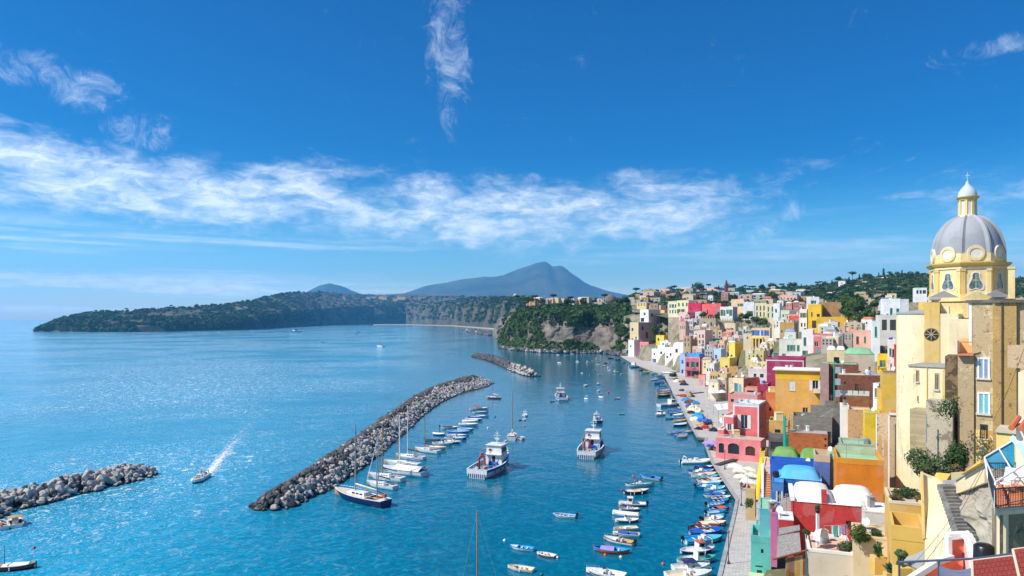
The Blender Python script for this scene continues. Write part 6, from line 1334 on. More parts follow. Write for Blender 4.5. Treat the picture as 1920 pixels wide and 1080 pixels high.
# body of the church
def blk(nm, matr, xl, xr, yt, yb, Z, a, D, par=church, off=None, dz=0, root=None):
    o, u, W = front_plane(xl, xr, Z, R(a)); zt, zb = CH + (HZ - yt) / F * Z, CH + (HZ - yb) / F * Z; bk = Vector((math.sin(R(a)), math.cos(R(a)), 0)); base = Vector(par.location)
    m = MB(); vs = []
    for z in (zb, zt):
        for s_, d_ in ((0, 0), (W, 0), (W, D), (0, D)): q = o + u * s_ + bk * d_; vs.append((q.x - base.x, q.y - base.y, z - base.z))
    m.add(vs, [(3,2,1,0), (4,5,6,7), (0,1,5,4), (1,2,6,5), (2,3,7,6), (3,0,4,7)]); ob = m.build(nm, matr, par if root is None else root, fix=False)
    return dict(o=o - base, u=u, W=W, back=bk, z0=zb - base.z, z1=zt - base.z, D=D, ob=ob, H=zt - zb)
def wbox(B, nm, matr, s0, s1, d0, d1, v0, v1, par):            # box on a block face: fractions along, metres out, fractions up
    m = MB(); vs = []
    for v in (v0, v1):
        for s_, d_ in ((s0, d0), (s1, d0), (s1, d1), (s0, d1)): q = B['o'] + B['u'] * (s_ * B['W']) - B['back'] * d_; vs.append((q.x, q.y, lerp(B['z0'], B['z1'], v)))
    m.add(vs, [(3,2,1,0), (4,5,6,7), (0,1,5,4), (1,2,6,5), (2,3,7,6), (3,0,4,7)]); return m.build(nm, matr, par, fix=True)
def wframe(B, s0, s1, v0, v1, par, fm=None, gm=None, depth=.12, k=.16, mull=True):      # a framed window standing proud of a block face
    ds, dv = k * (s1 - s0), k * .55 * (v1 - v0); fr = wbox(B, 'window', fm or FRAME, s0, s0 + ds, -.05, depth, v0, v1, par)
    wbox(B, 'frame', fm or FRAME, s1 - ds, s1, -.05, depth, v0, v1, fr); wbox(B, 'frame', fm or FRAME, s0 + ds, s1 - ds, -.05, depth - .003, v1 - dv, v1, fr); wbox(B, 'sill', SILL, s0 - ds * .6, s1 + ds * .6, -.05, depth + .12, v0 - dv, v0, fr)
    if mull: wbox(B, 'frame', fm or FRAME, (s0 + s1) / 2 - ds * .4, (s0 + s1) / 2 + ds * .4, -.05, depth - .03, v0, v1 - dv, fr)
    wbox(B, 'pane', gm or GLASS, s0 + ds, s1 - ds, -.05, .02, v0, v1 - dv, fr); return fr
DKROOF = plaster(lin(96, 92, 88), .7)
c0 = Vector(church.location)
ap_c = P(1727, 700, 112); m = MB(); m.lathe([(0, 42.7 - 20), (3.5, 42.75 - 20), (3.5, -6)], 48, (ap_c.x - c0.x, ap_c.y - c0.y, 0)); m.build('apse', CRM, church, smooth=40)
m = MB(); m.lathe([(3.6, 42.75 - 20), (3.62, 42.95 - 20), (0, 43.5 - 20)], 48, (ap_c.x - c0.x, ap_c.y - c0.y, 0)); m.build('apse_roof', LEAD, church, smooth=40)
nv = blk('nave_wall', YELD, 1733, 1762, 567, 690, 107.4, 33, 9)  # golden colour stands in for the weaker sun on this wall
m = MB(); m.cyl((0, 0, 0), (0, -.14, 0), .86, .86, 24); rw = m.build('rose_window', plain((.05, .04, .03), .8), church); q = nv['o'] + nv['u'] * (nv['W'] * .46); rw.location = (q.x, q.y, CH + (HZ - 627) / F * 107.4 - 20); rw.rotation_euler = (0, 0, -R(33))
m = MB(); m.lathe([(.86, -.18), (1.0, -.18), (1.0, .05), (.86, .05), (.86, -.18)], 24); rr_ = m.build('rim', plaster(lin(150,110,50), .5), rw); rr_.rotation_euler = (R(90), 0, 0)
m = MB()
for k in range(4): m.cyl((-.85 * math.cos(k * math.pi / 4), -.19, -.85 * math.sin(k * math.pi / 4)), (.85 * math.cos(k * math.pi / 4), -.19, .85 * math.sin(k * math.pi / 4)), .05, .05, 5)
m.build('tracery', plain(lin(190,180,150), .7), rw)
blk('transept_wall', CRM, 1761, 1797, 588, 770, 106.2, 38, 10); blk('transept_strip', YELD, 1772, 1779.5, 600, 690, 106.4, 34, 2)
blk('side_wall', CRM, 1779, 1826, 598, 690, 105, 38, 8); blk('upper_block', YEL, 1763, 1816, 568, 596, 110, 36, 8); blk('chimney_block', CRM, 1764, 1779, 574, 594, 107.5, 36, 2)
blk('base_block', YEL, 1748, 1905, 560, 600, 117, 37, 12); blk('roof_slab', LEAD, 1742, 1918, 557.5, 561, 115.6, 37, 16); blk('scroll_buttress', YELD, 1722, 1744, 566, 600, 116, 33, 5)
m = MB(); w_ = Vector((1.8, -.4, 0)); 
for x_, z_, mt_ in ((1770, 558, LEAD), (1832, 558, YEL), (1868, 557, LEAD)):
    mm = MB(); q = P(x_, z_, 113.4) - c0; mm.plate([q + Vector((-2.2, .5, 0)), q + Vector((2.2, -.5, 0)), q + Vector((0, 0, 1.15))], .3); mm.build('gablet', mt_, church)
bt_ = blk('chimney_stack', YEL, 1890, 1903, 500, 560, 112, 37, 1.4); wbox(bt_, 'chimney_cap', YELD, -.12, 1.12, -1.5, .12, .93, 1.0, church)
# sacristy below the apse
sa = thing('sacristy', 'cream annex with three small windows under the church apse', 'annex', tuple(P(1735, 770, 98))); SA = blk('wall', CRM, 1704, 1772, 688, 790, 98, 46, 7, sa); 
wbox(SA, 'roof', ROOFC['grey'], -.02, 1.02, -7.1, .18, 1.0, 1.03, sa)
for s0, s1, v0, v1 in ((.20, .29, .72, .94), (.72, .84, .60, .90), (.24, .275, .36, .46)): wframe(SA, s0, s1, v0, v1, sa, plain(lin(190,160,120),.8), GLASS, .07, .2, v1 - v0 > .15)
wbox(SA, 'downpipe', YELD, .50, .525, -.02, .12, .2, 1.0, sa); wbox(SA, 'corner_strip', YELD, .93, 1.0, -.02, .06, .35, 1.0, sa)
# retaining walls under the church
RW = peeling(lin(196,182,156), lin(150,138,118), lin(96,88,76), .56); CB = brickwork(lin(190,172,136), lin(168,152,120), lin(130,120,100), .5, .25)
rt = thing('retaining_wall', 'blockwork retaining wall under the cream annex', 'wall', tuple(P(1722, 850, 96))); blk('wall', CB, 1706, 1740, 768, 880, 96, 46, 3, rt)
rt = thing('retaining_wall', 'grey rendered retaining wall behind the oleander bush', 'wall', tuple(P(1760, 850, 92))); blk('wall', RW, 1736, 1786, 752, 890, 92, 40, 3, rt); m = MB(); q0, q1 = P(1737, 778, 91.5), P(1737, 830, 91.5); m.cyl(q0 - Vector(rt.location), q1 - Vector(rt.location), .08, .08, 6); m.build('downpipe', METAL, rt)
# tall arched palace wall left of the church foot
AW = peeling(lin(206,176,140), lin(170,140,106), lin(92,80,72), .60)
aw = thing('arcaded_house', 'tall weathered house with long arches and white corner strips below the church', 'house', tuple(P(1665, 900, 118))); A1 = blk('wall', AW, 1643, 1668, 778, 940, 122, 50, 9, aw)
for k in range(2):
    wbox(A1, 'arch_recess', plaster(lin(190,150,104), .6), .16 + k * .42, .42 + k * .42, -.02, .015, .05, .74 - k * .05, aw); 
    mm = MB(); q = A1['o'] + A1['u'] * (A1['W'] * (.29 + k * .42)) - A1['back'] * .018; r = .13 * A1['W']; zt = lerp(A1['z0'], A1['z1'], .74 - k * .05); vs = [(q.x + A1['u'].x * r * math.cos(t * math.pi / 10), q.y + A1['u'].y * r * math.cos(t * math.pi / 10), zt + r * 1.6 * math.sin(t * math.pi / 10)) for t in range(11)]; mm.add(vs, [tuple(range(11))]); mm.build('arch_recess', plaster(lin(190,150,104), .6), aw)
wbox(A1, 'corner_strip', WHITE, .92, 1.0, -.02, .06, 0, 1., aw); wbox(A1, 'corner_strip', WHITE, -.02, .06, -.02, .06, .4, 1., aw)
A2 = blk('side_wall', AW, 1668, 1700, 778, 940, 119, 30, 7, aw); wbox(A2, 'terrace_floor', ROOFC['terra'], .02, .98, -6.5, -.2, 1.0, 1.004, aw); wbox(A2, 'coping', WHITE, -.02, 1.02, -.1, .25, .995, 1.02, aw)
for s_ in (.3, .62): wbox(A2, 'downpipe', METAL, s_, s_ + .03, -.02, .12, .2, .9, aw)
wbox(A2, 'balustrade', CRM, .9, 1.0, -6.4, -.1, 1.0, 1.12, aw)
ps = thing('stair_parapet', 'sloping cream stair parapet against the church apse', 'wall', tuple(P(1690, 770, 116))); m = MB(); L0 = Vector(ps.location); m.plate([P(1686, 776, 116) - L0, P(1694, 776, 116) - L0, P(1704, 727, 116) - L0, P(1699, 727, 116) - L0], .4); m.build('wall', CRM, ps)
# the tall weathered tenement
TN = peeling(lin(186,164,128), lin(216,198,158), lin(132,110,82), .57); TN2 = peeling(lin(190,156,100), lin(214,176,104), lin(128,100,68), .56)
te = thing('tenement', 'tall weathered brown tenement with white framed windows beside the church', 'house', tuple(P(1850, 860, 90)))
T_ = blk('wall', TN, 1823, 1863, 566, 880, 90, 50, 12, te); TS = blk('side_wall', TN2, 1863, 1906, 566, 880, 87.6, 30, 10, te)
wframe(T_, .25, .84, .546, .668, te, plain(lin(222,226,232), .5), plain(lin(130,150,180), .2), .12); wframe(T_, .25, .86, .335, .462, te, plain(lin(226,228,230), .5), paint(lin(110,190,196), .4), .12)
w3 = wframe(T_, .36, .74, .185, .27, te, TRUNK, GLASS, .05)
for q in range(4): wbox(T_, 'bar', RAIL, .42 + q * .08, .43 + q * .08, .04, .09, .185, .265, w3)
wbox(T_, 'pale_patch', peeling(lin(236,208,140), lin(200,160,90), lin(150,120,80), .58), 0.0, 1.0, .002, .03, .0, .235, te); wbox(T_, 'roof_edge', DKROOF, -.3, 1.02, -12.2, .3, .995, 1.012, te); wbox(TS, 'roof_edge', DKROOF, -.02, 1.6, -10.2, .3, .995, 1.012, te)
wbox(TS, 'downpipe', plain((.08,.06,.05), .7), .34, .40, -.02, .16, .12, 1., te); wbox(T_, 'corner_strip', WHITE, -.16, -.02, -2., .04, .74, 1., te)
for s0, v0, v1 in ((-.20, .52, .60), (-.16, .37, .44)): wbox(T_, 'side_window', FRAME, s0, s0 + .10, -.3, -.1, v0, v1, te)
ml = blk('lower_wing', peeling(lin(140,116,88), lin(96,82,66), lin(70,60,50), .5), 1772, 1800, 668, 860, 93, 36, 6, te); blk('lower_front', TN, 1796, 1826, 668, 880, 91, 36, 7, te)
bc = blk('balcony', ROOFC['terra'], 1795, 1825, 663, 667, 90.3, 36, 4, te); wbox(bc, 'balcony_back', plaster(lin(236,190,120),.3), .0, 1.0, -4., -3.8, 1.0, 8.0, te)
for q in range(12): wbox(bc, 'rail_bar', plain(lin(206,120,60), .6), q / 12., q / 12. + .012, .0, .05, 1.0, 6.2, te)
wbox(bc, 'hand_rail', plain(lin(206,120,60), .6), -.02, 1.0, -.02, .07, 6.2, 6.6, te); wbox(bc, 'side_parapet', WHT, -.1, .0, -3.6, .0, 1., 7., te)
tr = thing('neighbour_house', 'pale house edge cut off by the right border below the tenement roof line', 'house', tuple(P(1912, 760, 80))); T3 = blk('wall', TN, 1904, 1990, 558, 720, 86, 40, 8, tr); T4 = blk('lower_wall', plaster(lin(240,220,180), .3), 1909, 1990, 700, 880, 60, 42, 6, tr); blk('ruined_balcony', AW, 1889, 1925, 648, 690, 82, 40, 3, tr)
lw = thing('yellow_porch', 'low yellow porch roof at the tenement foot', 'porch', tuple(P(1880, 850, 78))); m = blk('wall', plaster(lin(240,210,130), .35), 1868, 1910, 812, 880, 78, 40, 5, lw); wbox(m, 'roof', ROOFC['sand'], -.03, 1.03, -5.2, .25, 1.0, 1.06, lw)
# ------------------------------------------------------------------ trees and plants
def crown_mesh(seed, lobes, n, leaf_s, matr, name='crown'):
    rs = random.Random(seed); m = MB()
    for _ in range(n):
        c, r = rs.choice(lobes); c = Vector(c); d = Vector((rs.gauss(0, 1), rs.gauss(0, 1), rs.gauss(0, 1))).normalized(); rad = rs.uniform(.55, 1.05)
        p = c + Vector((d.x * r[0], d.y * r[1], d.z * r[2])) * rad; u = d.cross(Vector((rs.gauss(0, 1), rs.gauss(0, 1), rs.gauss(0, 1)))).normalized(); w = (d.cross(u) + d * rs.uniform(-.7, .7)); s = leaf_s * rs.uniform(.6, 1.3)
        m.add([p + u * s, p + w * s * .6, p - u * s, p - w * s * .6], [(0, 1, 2, 3)])
    return m.mesh(name, matr)
def trunk_mesh(h, r, limbs, seed):
    rs = random.Random(seed); m = MB(); m.cyl((0, 0, -3), (rs.uniform(-.2, .2), 0, h), r, r * .55, 7)
    for _ in range(limbs): a = rs.uniform(0, 6.3); m.cyl((0, 0, h * rs.uniform(.6, .95)), (math.cos(a) * h * .45, math.sin(a) * h * .45, h * 1.35), r * .5, r * .2, 5)
    return m.mesh('trunk', TRUNK)
BROAD = [crown_mesh(i, [((0, 0, 4.6), (2.9, 2.9, 2.3)), ((2.0, .6, 3.2), (2.1, 2.0, 1.7)), ((-1.9, -.5, 3.4), (2.2, 2.0, 1.7)), ((.2, -1.6, 4.4), (2.0, 1.9, 1.6)), ((.1, 1.6, 3.0), (2.2, 2.0, 1.6))], 760, .45, (LEAF_D, LEAF_M, LEAF_M)[i]) for i in range(3)]
PINE = [crown_mesh(7 + i, [((0, 0, 7.2), (3.4, 3.4, .9)), ((1.4, 0, 6.7), (2.0, 2.0, .8)), ((-1.3, .5, 6.8), (2.0, 1.8, .7))], 560, .42, LEAF_D) for i in range(2)]
CYP = [crown_mesh(12, [((0, 0, 2.6), (.95, .95, 2.2)), ((0, 0, 5.0), (.7, .7, 2.2))], 340, .32, LEAF_D)]
TRB = trunk_mesh(2.6, .3, 4, 1); TRP = trunk_mesh(6.4, .28, 5, 2); TRC = trunk_mesh(1.5, .2, 0, 3)
TREES = {}
def tree(p, h, kind, lab, grp, rs):
    cm, tm, hh = {'b': (rs.choice(BROAD), TRB, 7.6), 'p': (rs.choice(PINE), TRP, 8.2), 'c': (CYP[0], TRC, 7.2)}[kind]; k = h / hh
    r = thing({'b': 'tree', 'p': 'pine_tree', 'c': 'cypress_tree'}[kind], lab, 'tree', p, rs.uniform(0, 6.3), grp); r.scale = (k * rs.uniform(.85, 1.25), k * rs.uniform(.85, 1.25), k)
    link('crown', cm, r); link('trunk', tm, r); TREES.setdefault((lab, grp), []).append((p.x / p.y, r))
def grove(n, xr, yr, Zf, hpx, kinds, lab, grp, seed):
    rs = random.Random(seed)
    for _ in range(n):
        x, y = rs.uniform(*xr), rs.uniform(*yr); Z = Zf(x, y); h = rs.uniform(*hpx) * Z / F; k = rs.choice(kinds); tree(P(x, y, Z), h, k, lab.replace('*', {'b': 'broadleaf tree', 'p': 'umbrella pine', 'c': 'cypress'}[k]), grp, rs)
ridge = lambda x: float(np.interp(x, hxs, hr_))
rs0 = random.Random(3)
for i in range(58):
    x = 1195 + i * 9.6 + rs0.uniform(-4, 4); k = rs0.choice('bbbpbc' if i % 7 else 'p'); y = ridge(x) + rs0.uniform(-1, 5); tree(P(x, y, 1600), rs0.uniform(7, 14 if i % 6 else 22) * 1600 / F, k, {'b': 'broadleaf tree', 'p': 'umbrella pine', 'c': 'cypress'}[k] + ' on the far skyline above the town', 'skyline trees', rs0)
grove(46, (1250, 1560), (553, 566), lambda x, y: lerp(1400, 1000, (y - 553) / 13.), (9, 17), 'bbpb', '* among the distant plateau houses', 'plateau trees', 5)
grove(34, (1560, 1740), (528, 560), lambda x, y: lerp(1600, 1050, (y - 528) / 32.), (9, 15), 'bbpb', '* on the green hill left of the dome', 'hill trees', 6)
grove(24, (1578, 1655), (578, 606), lambda x, y: lerp(470, 390, (y - 578) / 28.), (18, 34), 'bbb', '* in the dark grove left of the church', 'grove trees', 7)
grove(16, (1372, 1452), (596, 612), lambda x, y: lerp(640, 560, (y - 596) / 16.), (10, 18), 'bbp', '* in the garden above the merlon wall', 'garden trees', 8)
grove(9, (1318, 1372), (594, 602), lambda x, y: 620, (9, 15), 'b', '* beside the coral palaces', 'palace garden trees', 9)
grove(10, (1218, 1262), (618, 652), lambda x, y: 720, (9, 16), 'b', '* in the gully behind the pink and orange house', 'gully trees', 10)
grove(14, (1160, 1182), (600, 660), lambda x, y: 800, (10, 18), 'b', '* on the steep bank left of the tower house', 'bank trees', 11)
grove(22, (960, 1180), (566, 574), lambda x, y: 1000, (9, 18), 'bbp', '* standing out along the cliff top', 'cliff top trees', 12)
rs0 = random.Random(13)
for i in range(22):
    x = rs0.uniform(110, 600); y = float(np.interp(x, hx, rd)) + 1.5; Z = G(x, float(np.interp(x, hx, wl)), 0).y * 1.28; k = rs0.choice('bbp'); tree(P(x, y, Z), rs0.uniform(4, 8) * Z / F, k, {'b': 'broadleaf tree', 'p': 'umbrella pine'}[k] + ' on the ridge of the far headland', 'headland trees', rs0)
for (lab, grp), lst in TREES.items():
    lst.sort(key=lambda q: q[0])
    for i, (_, r_) in enumerate(lst):
        if len(lst) > 1 and i < len(ORD): r_['label'] = f'{lab}, {ORD[i]} from the left'
veg_mass('plateau_woodland', 'green gardens and trees between the distant houses behind the town', smp_t, 2300, 4, 9, (.36, .78), LEAF_M, 9)
veg_mass('plateau_dark_woodland', 'darker tree cover on the hill behind the town', smp_t, 1300, 4, 10, (.44, .80), LEAF_D, 9)
def bush(name, label, p, size, n, leaf_s, matr, seed, cat='shrub', flat=1., flowers=None):
    r = thing(name, label, cat, p); rs = random.Random(seed); lob = [((rs.uniform(-.5, .5) * size, rs.uniform(-.5, .5) * size, size * (.02 + rs.uniform(0, .5)) * flat), (size * rs.uniform(.45, .7), size * rs.uniform(.45, .7), size * rs.uniform(.4, .6) * flat)) for _ in range(6)]
    link('foliage', crown_mesh(seed, lob, n, leaf_s, matr, 'foliage'), r); m = MB()
    for _ in range(5): a = rs.uniform(0, 6.3); m.cyl((0, 0, -.6), (math.cos(a) * size * .5, math.sin(a) * size * .5, size * .8 * flat), .05, .02, 5)
    m.build('stem', TRUNK, r)
    if flowers: link('blossom', crown_mesh(seed + 50, lob, 60, leaf_s * .8, flowers, 'blossom'), r)
    return r
OLE = leaf((.045, .09, .03), (.13, .20, .075), 1.2); DRY = leaf((.16, .12, .05), (.30, .22, .09), 1.2); SUC = leaf((.05, .12, .04), (.16, .26, .10), 2.)
PINKF = plain(lin(214,50,140), .7)
bush('oleander_bush', 'large oleander bush against the grey retaining wall under the church', P(1742, 878, 84), 2.6, 3000, .16, OLE, 1, flowers=PINKF)
bush('climbing_shrub', 'tall green shrub growing up the wall beside the tenement', P(1795, 872, 82), 1.6, 2200, .15, LEAF_N, 2, flat=2.2)
bush('dry_shrub', 'thin grey green shrub hanging above the retaining wall corner', P(1782, 775, 88), 1.9, 650, .13, LEAF_N, 3, flat=1.4)
bush('dry_grass_clump', 'golden dry grass tuft below the oleander', P(1757, 902, 76), 1.2, 700, .12, DRY, 4)
bush('dry_grass_clump', 'golden dry grass tuft at the foot of the climbing shrub', P(1795, 882, 80), .8, 500, .11, DRY, 5)
for i, (x, y, s_) in enumerate(((1678, 934, .7), (1695, 930, .8), (1710, 928, .9), (1722, 936, .6), (1684, 924, .6), (1704, 921, .7))): tag(bush('garden_plant', f'straggling plant in the dry garden above the ochre wall, {ORD[i]} of six', G(x, y, 23.7), s_ * 1.1, 520, .09, (DRY, LEAF_N, OLE)[i % 3], 20 + i, flat=.55), group='dry garden plants')
bush('flowering_bush', 'bushy plant with magenta flowers on the pink roof terrace', G(1590, 1030, 16.5), 1.2, 1500, .11, LEAF_N, 31, flowers=PINKF); bush('terrace_shrub', 'light green shrub behind the laundry on the pink terrace', G(1612, 1008, 18.9), 1.1, 1200, .11, LEAF_L, 32, flat=1.3); bush('terrace_shrub', 'round dark shrub on the terrace ledge', G(1640, 1003, 18.9), .7, 800, .09, OLE, 33); bush('potted_plant', 'potted plant at the left corner of the pink terrace', P(1512, 1000, 80), .55, 420, .09, LEAF_L, 34)
bush('quay_palm', 'yellow green palm bush on the far quay by the parasols', G(1262, 706, 1.4), 3.4, 900, .5, LEAF_L, 35, cat='palm'); bush('planter_bush', 'green bush on the planter house terrace', P(1447, 792, 180), 1.1, 500, .16, LEAF_N, 36); bush('quay_bush', 'small green bush on the quay by the step', G(1376, 866, 1.4), .8, 500, .14, LEAF_L, 37); bush('alley_vine', 'yellow green vine beside the quay alley wall', P(1404, 946, 124), .9, 500, .13, LEAF_L, 38, flat=1.6)
def cactus(label, p, k, seed):
    r = thing('prickly_pear', label, 'cactus', p); rs = random.Random(seed); pads = []
    def pad(base, d, s, depth):
        c = base + d * s * .9; m = MB(); q = d.to_track_quat('Z', 'Y').to_matrix() @ Matrix.Rotation(rs.uniform(0, 3.1), 3, 'Z')
        m.lathe([(0, -1), (.45, -.8), (.62, -.2), (.66, .3), (.5, .75), (0, 1)], 8); m.v = [tuple(c + q @ Vector((v[0] * s, v[1] * s * .22, v[2] * s))) for v in m.v]; m.build('pad', SUC, r, smooth=True)
        if depth:
            for _ in range(rs.choice([1, 2, 2])): pad(c + d * s * .8, (d + Vector((rs.uniform(-.7, .7), rs.uniform(-.7, .7), rs.uniform(0, .3)))).normalized(), s * .85, depth - 1)
    for _ in range(6): pad(Vector((rs.uniform(-.3, .3), rs.uniform(-.3, .3), 0)) * k, Vector((rs.uniform(-.6, .6), rs.uniform(-.6, .6), 1)).normalized(), .26 * k, 2)
    m = MB(); m.box(-.5 * k, .5 * k, -.4 * k, .4 * k, -1.6, 0); m.build('planter', plaster(lin(226,180,90), .4), r)
cactus('prickly pear in an ochre planter by the cream wall', P(1647, 1042, 64), 1.15, 4); cactus('prickly pear in an ochre box by the courtyard', P(1692, 1062, 52), 1.05, 5); cactus('small prickly pear at the bottom edge below the courtyard', P(1667, 1073, 56), .7, 6)

# ------------------------------------------------------------------ near right corner: stairs, rock, terrace, coral house, tiled roof
def plates(name, label, cat, items, Zr):
    r = thing(name, label, cat, items[0][2][0]); L0 = Vector(items[0][2][0])
    for nm, mt, pts, th in items: m = MB(); m.plate([Vector(q) - L0 for q in pts], th); m.build(nm, mt, r)
    return r
CRW = plaster(lin(234,210,164), .55); COP = plaster(lin(168,166,160), .5); OCW = plaster(lin(238,190,96), .35)
plates('ramp_wall', 'broad cream ramp wall running down beside the stairs', 'wall', [('wall', CRW, [P(1726, 884, 62), P(1730, 1010, 58), P(1800, 1010, 56), P(1800, 996, 56), P(1768, 906, 60), P(1750, 893, 62)], .6), ('coping', COP, [P(1767, 904, 59.8), P(1800, 995, 55.8), P(1804, 994, 55.8), P(1771, 903, 59.8)], .25), ('corner_pipe', YELD, [P(1727, 884, 61.7), P(1731, 1010, 57.7), P(1735, 1010, 57.7), P(1731, 884, 61.7)], .15)], 60)
st_ = thing('stone_stairs', 'dark stone stairs climbing between the cream ramp wall and the rock', 'stairs', P(1790, 915, 58)); L0 = Vector(st_.location); n = 15
for i in range(n):
    t = i / (n - 1); a = P(lerp(1768, 1800, t), lerp(912, 1004, t), lerp(58.5, 54, t)); b = P(lerp(1794, 1838, t), lerp(912, 1004, t), lerp(58.5, 54, t)); m = MB(); m.add([q - L0 for q in (a, b, b + Vector((0, .8, 0)), a + Vector((0, .8, 0)), a - Vector((0, 0, .5)), b - Vector((0, 0, .5)), b + Vector((0, .8, -.5)), a + Vector((0, .8, -.5)))], [(0,1,2,3), (4,5,1,0), (5,6,2,1), (6,7,3,2), (7,4,0,3)]); m.build('step', stone((.20, .19, .17), (.34, .32, .29), 1.5), st_)
m = MB(); m.plate([P(1775, 912, 59) - L0, P(1795, 912, 59) - L0, P(1790, 900, 61) - L0, P(1768, 900, 61) - L0], .3); m.build('landing', COP, st_)
plates('stair_head_wall', 'low ochre and cream walls at the head of the stairs', 'wall', [('wall', OCW, [P(1753, 893, 63.5), P(1768, 910, 62), P(1784, 908, 63), P(1783, 888, 63.5), P(1756, 886, 63.9)], .3), ('wall', CRW, [P(1783, 886, 62.5), P(1784, 912, 62.5), P(1792, 914, 62), P(1806, 905, 62), P(1806, 884, 62)], .3)], 63)
plates('parapet_wall', 'cream sloping parapet wall with grey coping under the terrace', 'wall', [('wall', CRW, [P(1792, 902, 58), P(1793, 926, 58), P(1846, 905, 54), P(1846, 868, 54)], .35), ('coping', COP, [P(1790, 902, 57.9), P(1847, 868, 53.9), P(1847, 865, 53.9), P(1790, 899, 57.9)], .5), ('wall', OCW, [P(1808, 890, 56.5), P(1846, 862, 53.8), P(1846, 868, 53.8), P(1812, 889, 56.5)], .3)], 58)
ROCKC = stone((.36, .31, .23), (.52, .46, .36), .5, False, .9)
rows_r = [[P(x, 905 + (x - 1790) * .0, z) for x, z in ((1788, 59), (1810, 58), (1840, 56), (1870, 54), (1930, 50))], [P(x, y, z) for x, y, z in ((1800, 955, 56), (1825, 940, 56), (1848, 935, 53), (1875, 945, 50), (1940, 950, 46))], [P(x, y, z) for x, y, z in ((1822, 1005, 53), (1845, 990, 52), (1865, 990, 48), (1890, 995, 45), (1945, 1000, 42))], [P(x, y, z) for x, y, z in ((1836, 1060, 48), (1860, 1050, 47), (1880, 1050, 43), (1905, 1050, 40), (1955, 1050, 37))], [P(x, y, z) for x, y, z in ((1836, 1140, 46), (1860, 1140, 44), (1885, 1140, 40), (1910, 1140, 36), (1960, 1140, 33))]]
sheet('rock_slope', rows_r, ROCKC, 8, 8, 1.3, .35, seed=41.)
# roof terrace of the corner house
TZ = 32.4; dk = thing('roof_terrace', 'terracotta roof terrace with dark railings at the right edge', 'terrace', G(1866, 968, TZ)); L0 = Vector(dk.location)
fl, fr, br_, bl_ = G(1866, 967, TZ), G(1990, 957, TZ), G(1990, 910, TZ), G(1853, 911, TZ)
TILEM = plaster(lin(226,128,66), .35, 1.6); m = MB(); m.plate([q - L0 for q in (fl, fr, br_, bl_)], -.35); slab = m.build('slab', plaster(lin(206,190,160), .5), dk)
nu_, nv_ = 14, 10
for i in range(nu_):
    for j in range(nv_):
        def at(u, v): return (fl.lerp(fr, u)).lerp(bl_.lerp(br_, u), v) - L0 + Vector((0, 0, .36))
        m = MB(); e = .012; q = [at((i + e * 3) / nu_, (j + e * 3) / nv_), at((i + 1 - e * 3) / nu_, (j + e * 3) / nv_), at((i + 1 - e * 3) / nu_, (j + 1 - e * 3) / nv_), at((i + e * 3) / nu_, (j + 1 - e * 3) / nv_)]; m.plate(q, .03); m.build('tile', TILEM, slab)
def railing(a, b, h, nb, par, cross=True):
    m = MB(); d = b - a; m.cyl(a + Vector((0, 0, h)), b + Vector((0, 0, h)), .035, .035, 6); m.cyl(a + Vector((0, 0, .12)), b + Vector((0, 0, .12)), .02, .02, 5); rl = m.build('railing', RAIL, par)
    for i in range(nb + 1): m = MB(); q = a + d * (i / nb); m.cyl(q, q + Vector((0, 0, h)), .014 if i % 8 else .03, None, 5); m.build('baluster', RAIL, rl)
    if cross: q0, q1 = a + d * .35, a + d * .65; m = MB(); m.cyl(q0 + Vector((0, 0, .15)), q1 + Vector((0, 0, h - .05)), .016, None, 5); m.cyl(q1 + Vector((0, 0, .15)), q0 + Vector((0, 0, h - .05)), .016, None, 5); m.build('cross_bar', RAIL, rl)
up = Vector((0, 0, .36)); railing(fl - L0 + up, fr - L0 + up, .95, 40, dk); railing(fl - L0 + up, bl_ - L0 + up, .95, 22, dk, False); railing(bl_ - L0 + up, br_ - L0 + up, .95, 40, dk)
m = MB()
for q in (fl.lerp(bl_, .1) + Vector((.4, 0, 0)), fl.lerp(fr, .5) + Vector((0, .4, 0))): m.cyl(q - L0, q - L0 - Vector((0, 0, 8)), .25, .25, 8)
m.build('support', CRW, dk); m = MB(); m.add([q - L0 + Vector((0, 0, z)) for z in (-9, -.01) for q in (fl.lerp(br_, .06), fr, br_, bl_.lerp(fr, .06))], [(0,1,5,4), (1,2,6,5), (2,3,7,6), (3,0,4,7)]); m.build('base_wall', peeling(lin(150,130,104), lin(186,166,130), lin(96,84,68), .55), dk)
aw_ = thing('terrace_awning', 'blue drop awning with white frame over the roof terrace', 'awning', P(1848, 880, 41)); L1 = Vector(aw_.location)
m = MB(); m.plate([P(1849, 858, 41) - L1, P(1849, 880, 41) - L1, P(1902, 877, 39.5) - L1, P(1901, 825, 39.5) - L1], .03); m.build('canvas', plaster(lin(28,136,170), .2, 2.), aw_); m = MB()
for a, b in ((P(1846, 857, 41), P(1867, 906, 35)), (P(1873, 841, 40.2), P(1898, 882, 37)), (P(1846, 857, 41), P(1903, 824, 39.4)), (P(1866, 905, 34.6), P(1925, 868, 36)), (P(1866, 905, 34.6), fl + up), (P(1846, 857, 41), bl_ + up)): m.cyl(a - L1, b - L1, .045, .045, 6)
m.build('frame', paint('W'), aw_); m = MB(); m.plate([P(1893, 822, 39.6) - L1, P(1925, 862, 36.5) - L1, P(1932, 845, 37) - L1, P(1899, 815, 39.8) - L1], .08); m.build('valance', plaster(lin(170,206,232), .2), aw_)
cw = thing('corner_house', 'white walled corner house with terracotta eaves beside the roof terrace', 'house', P(1905, 915, 38.5), -R(37)); L2 = Vector(cw.location); m = MB(); m.box(0, 6, .2, 5, -6, 3.4); m.build('wall', plaster(lin(244,226,196), .25), cw)
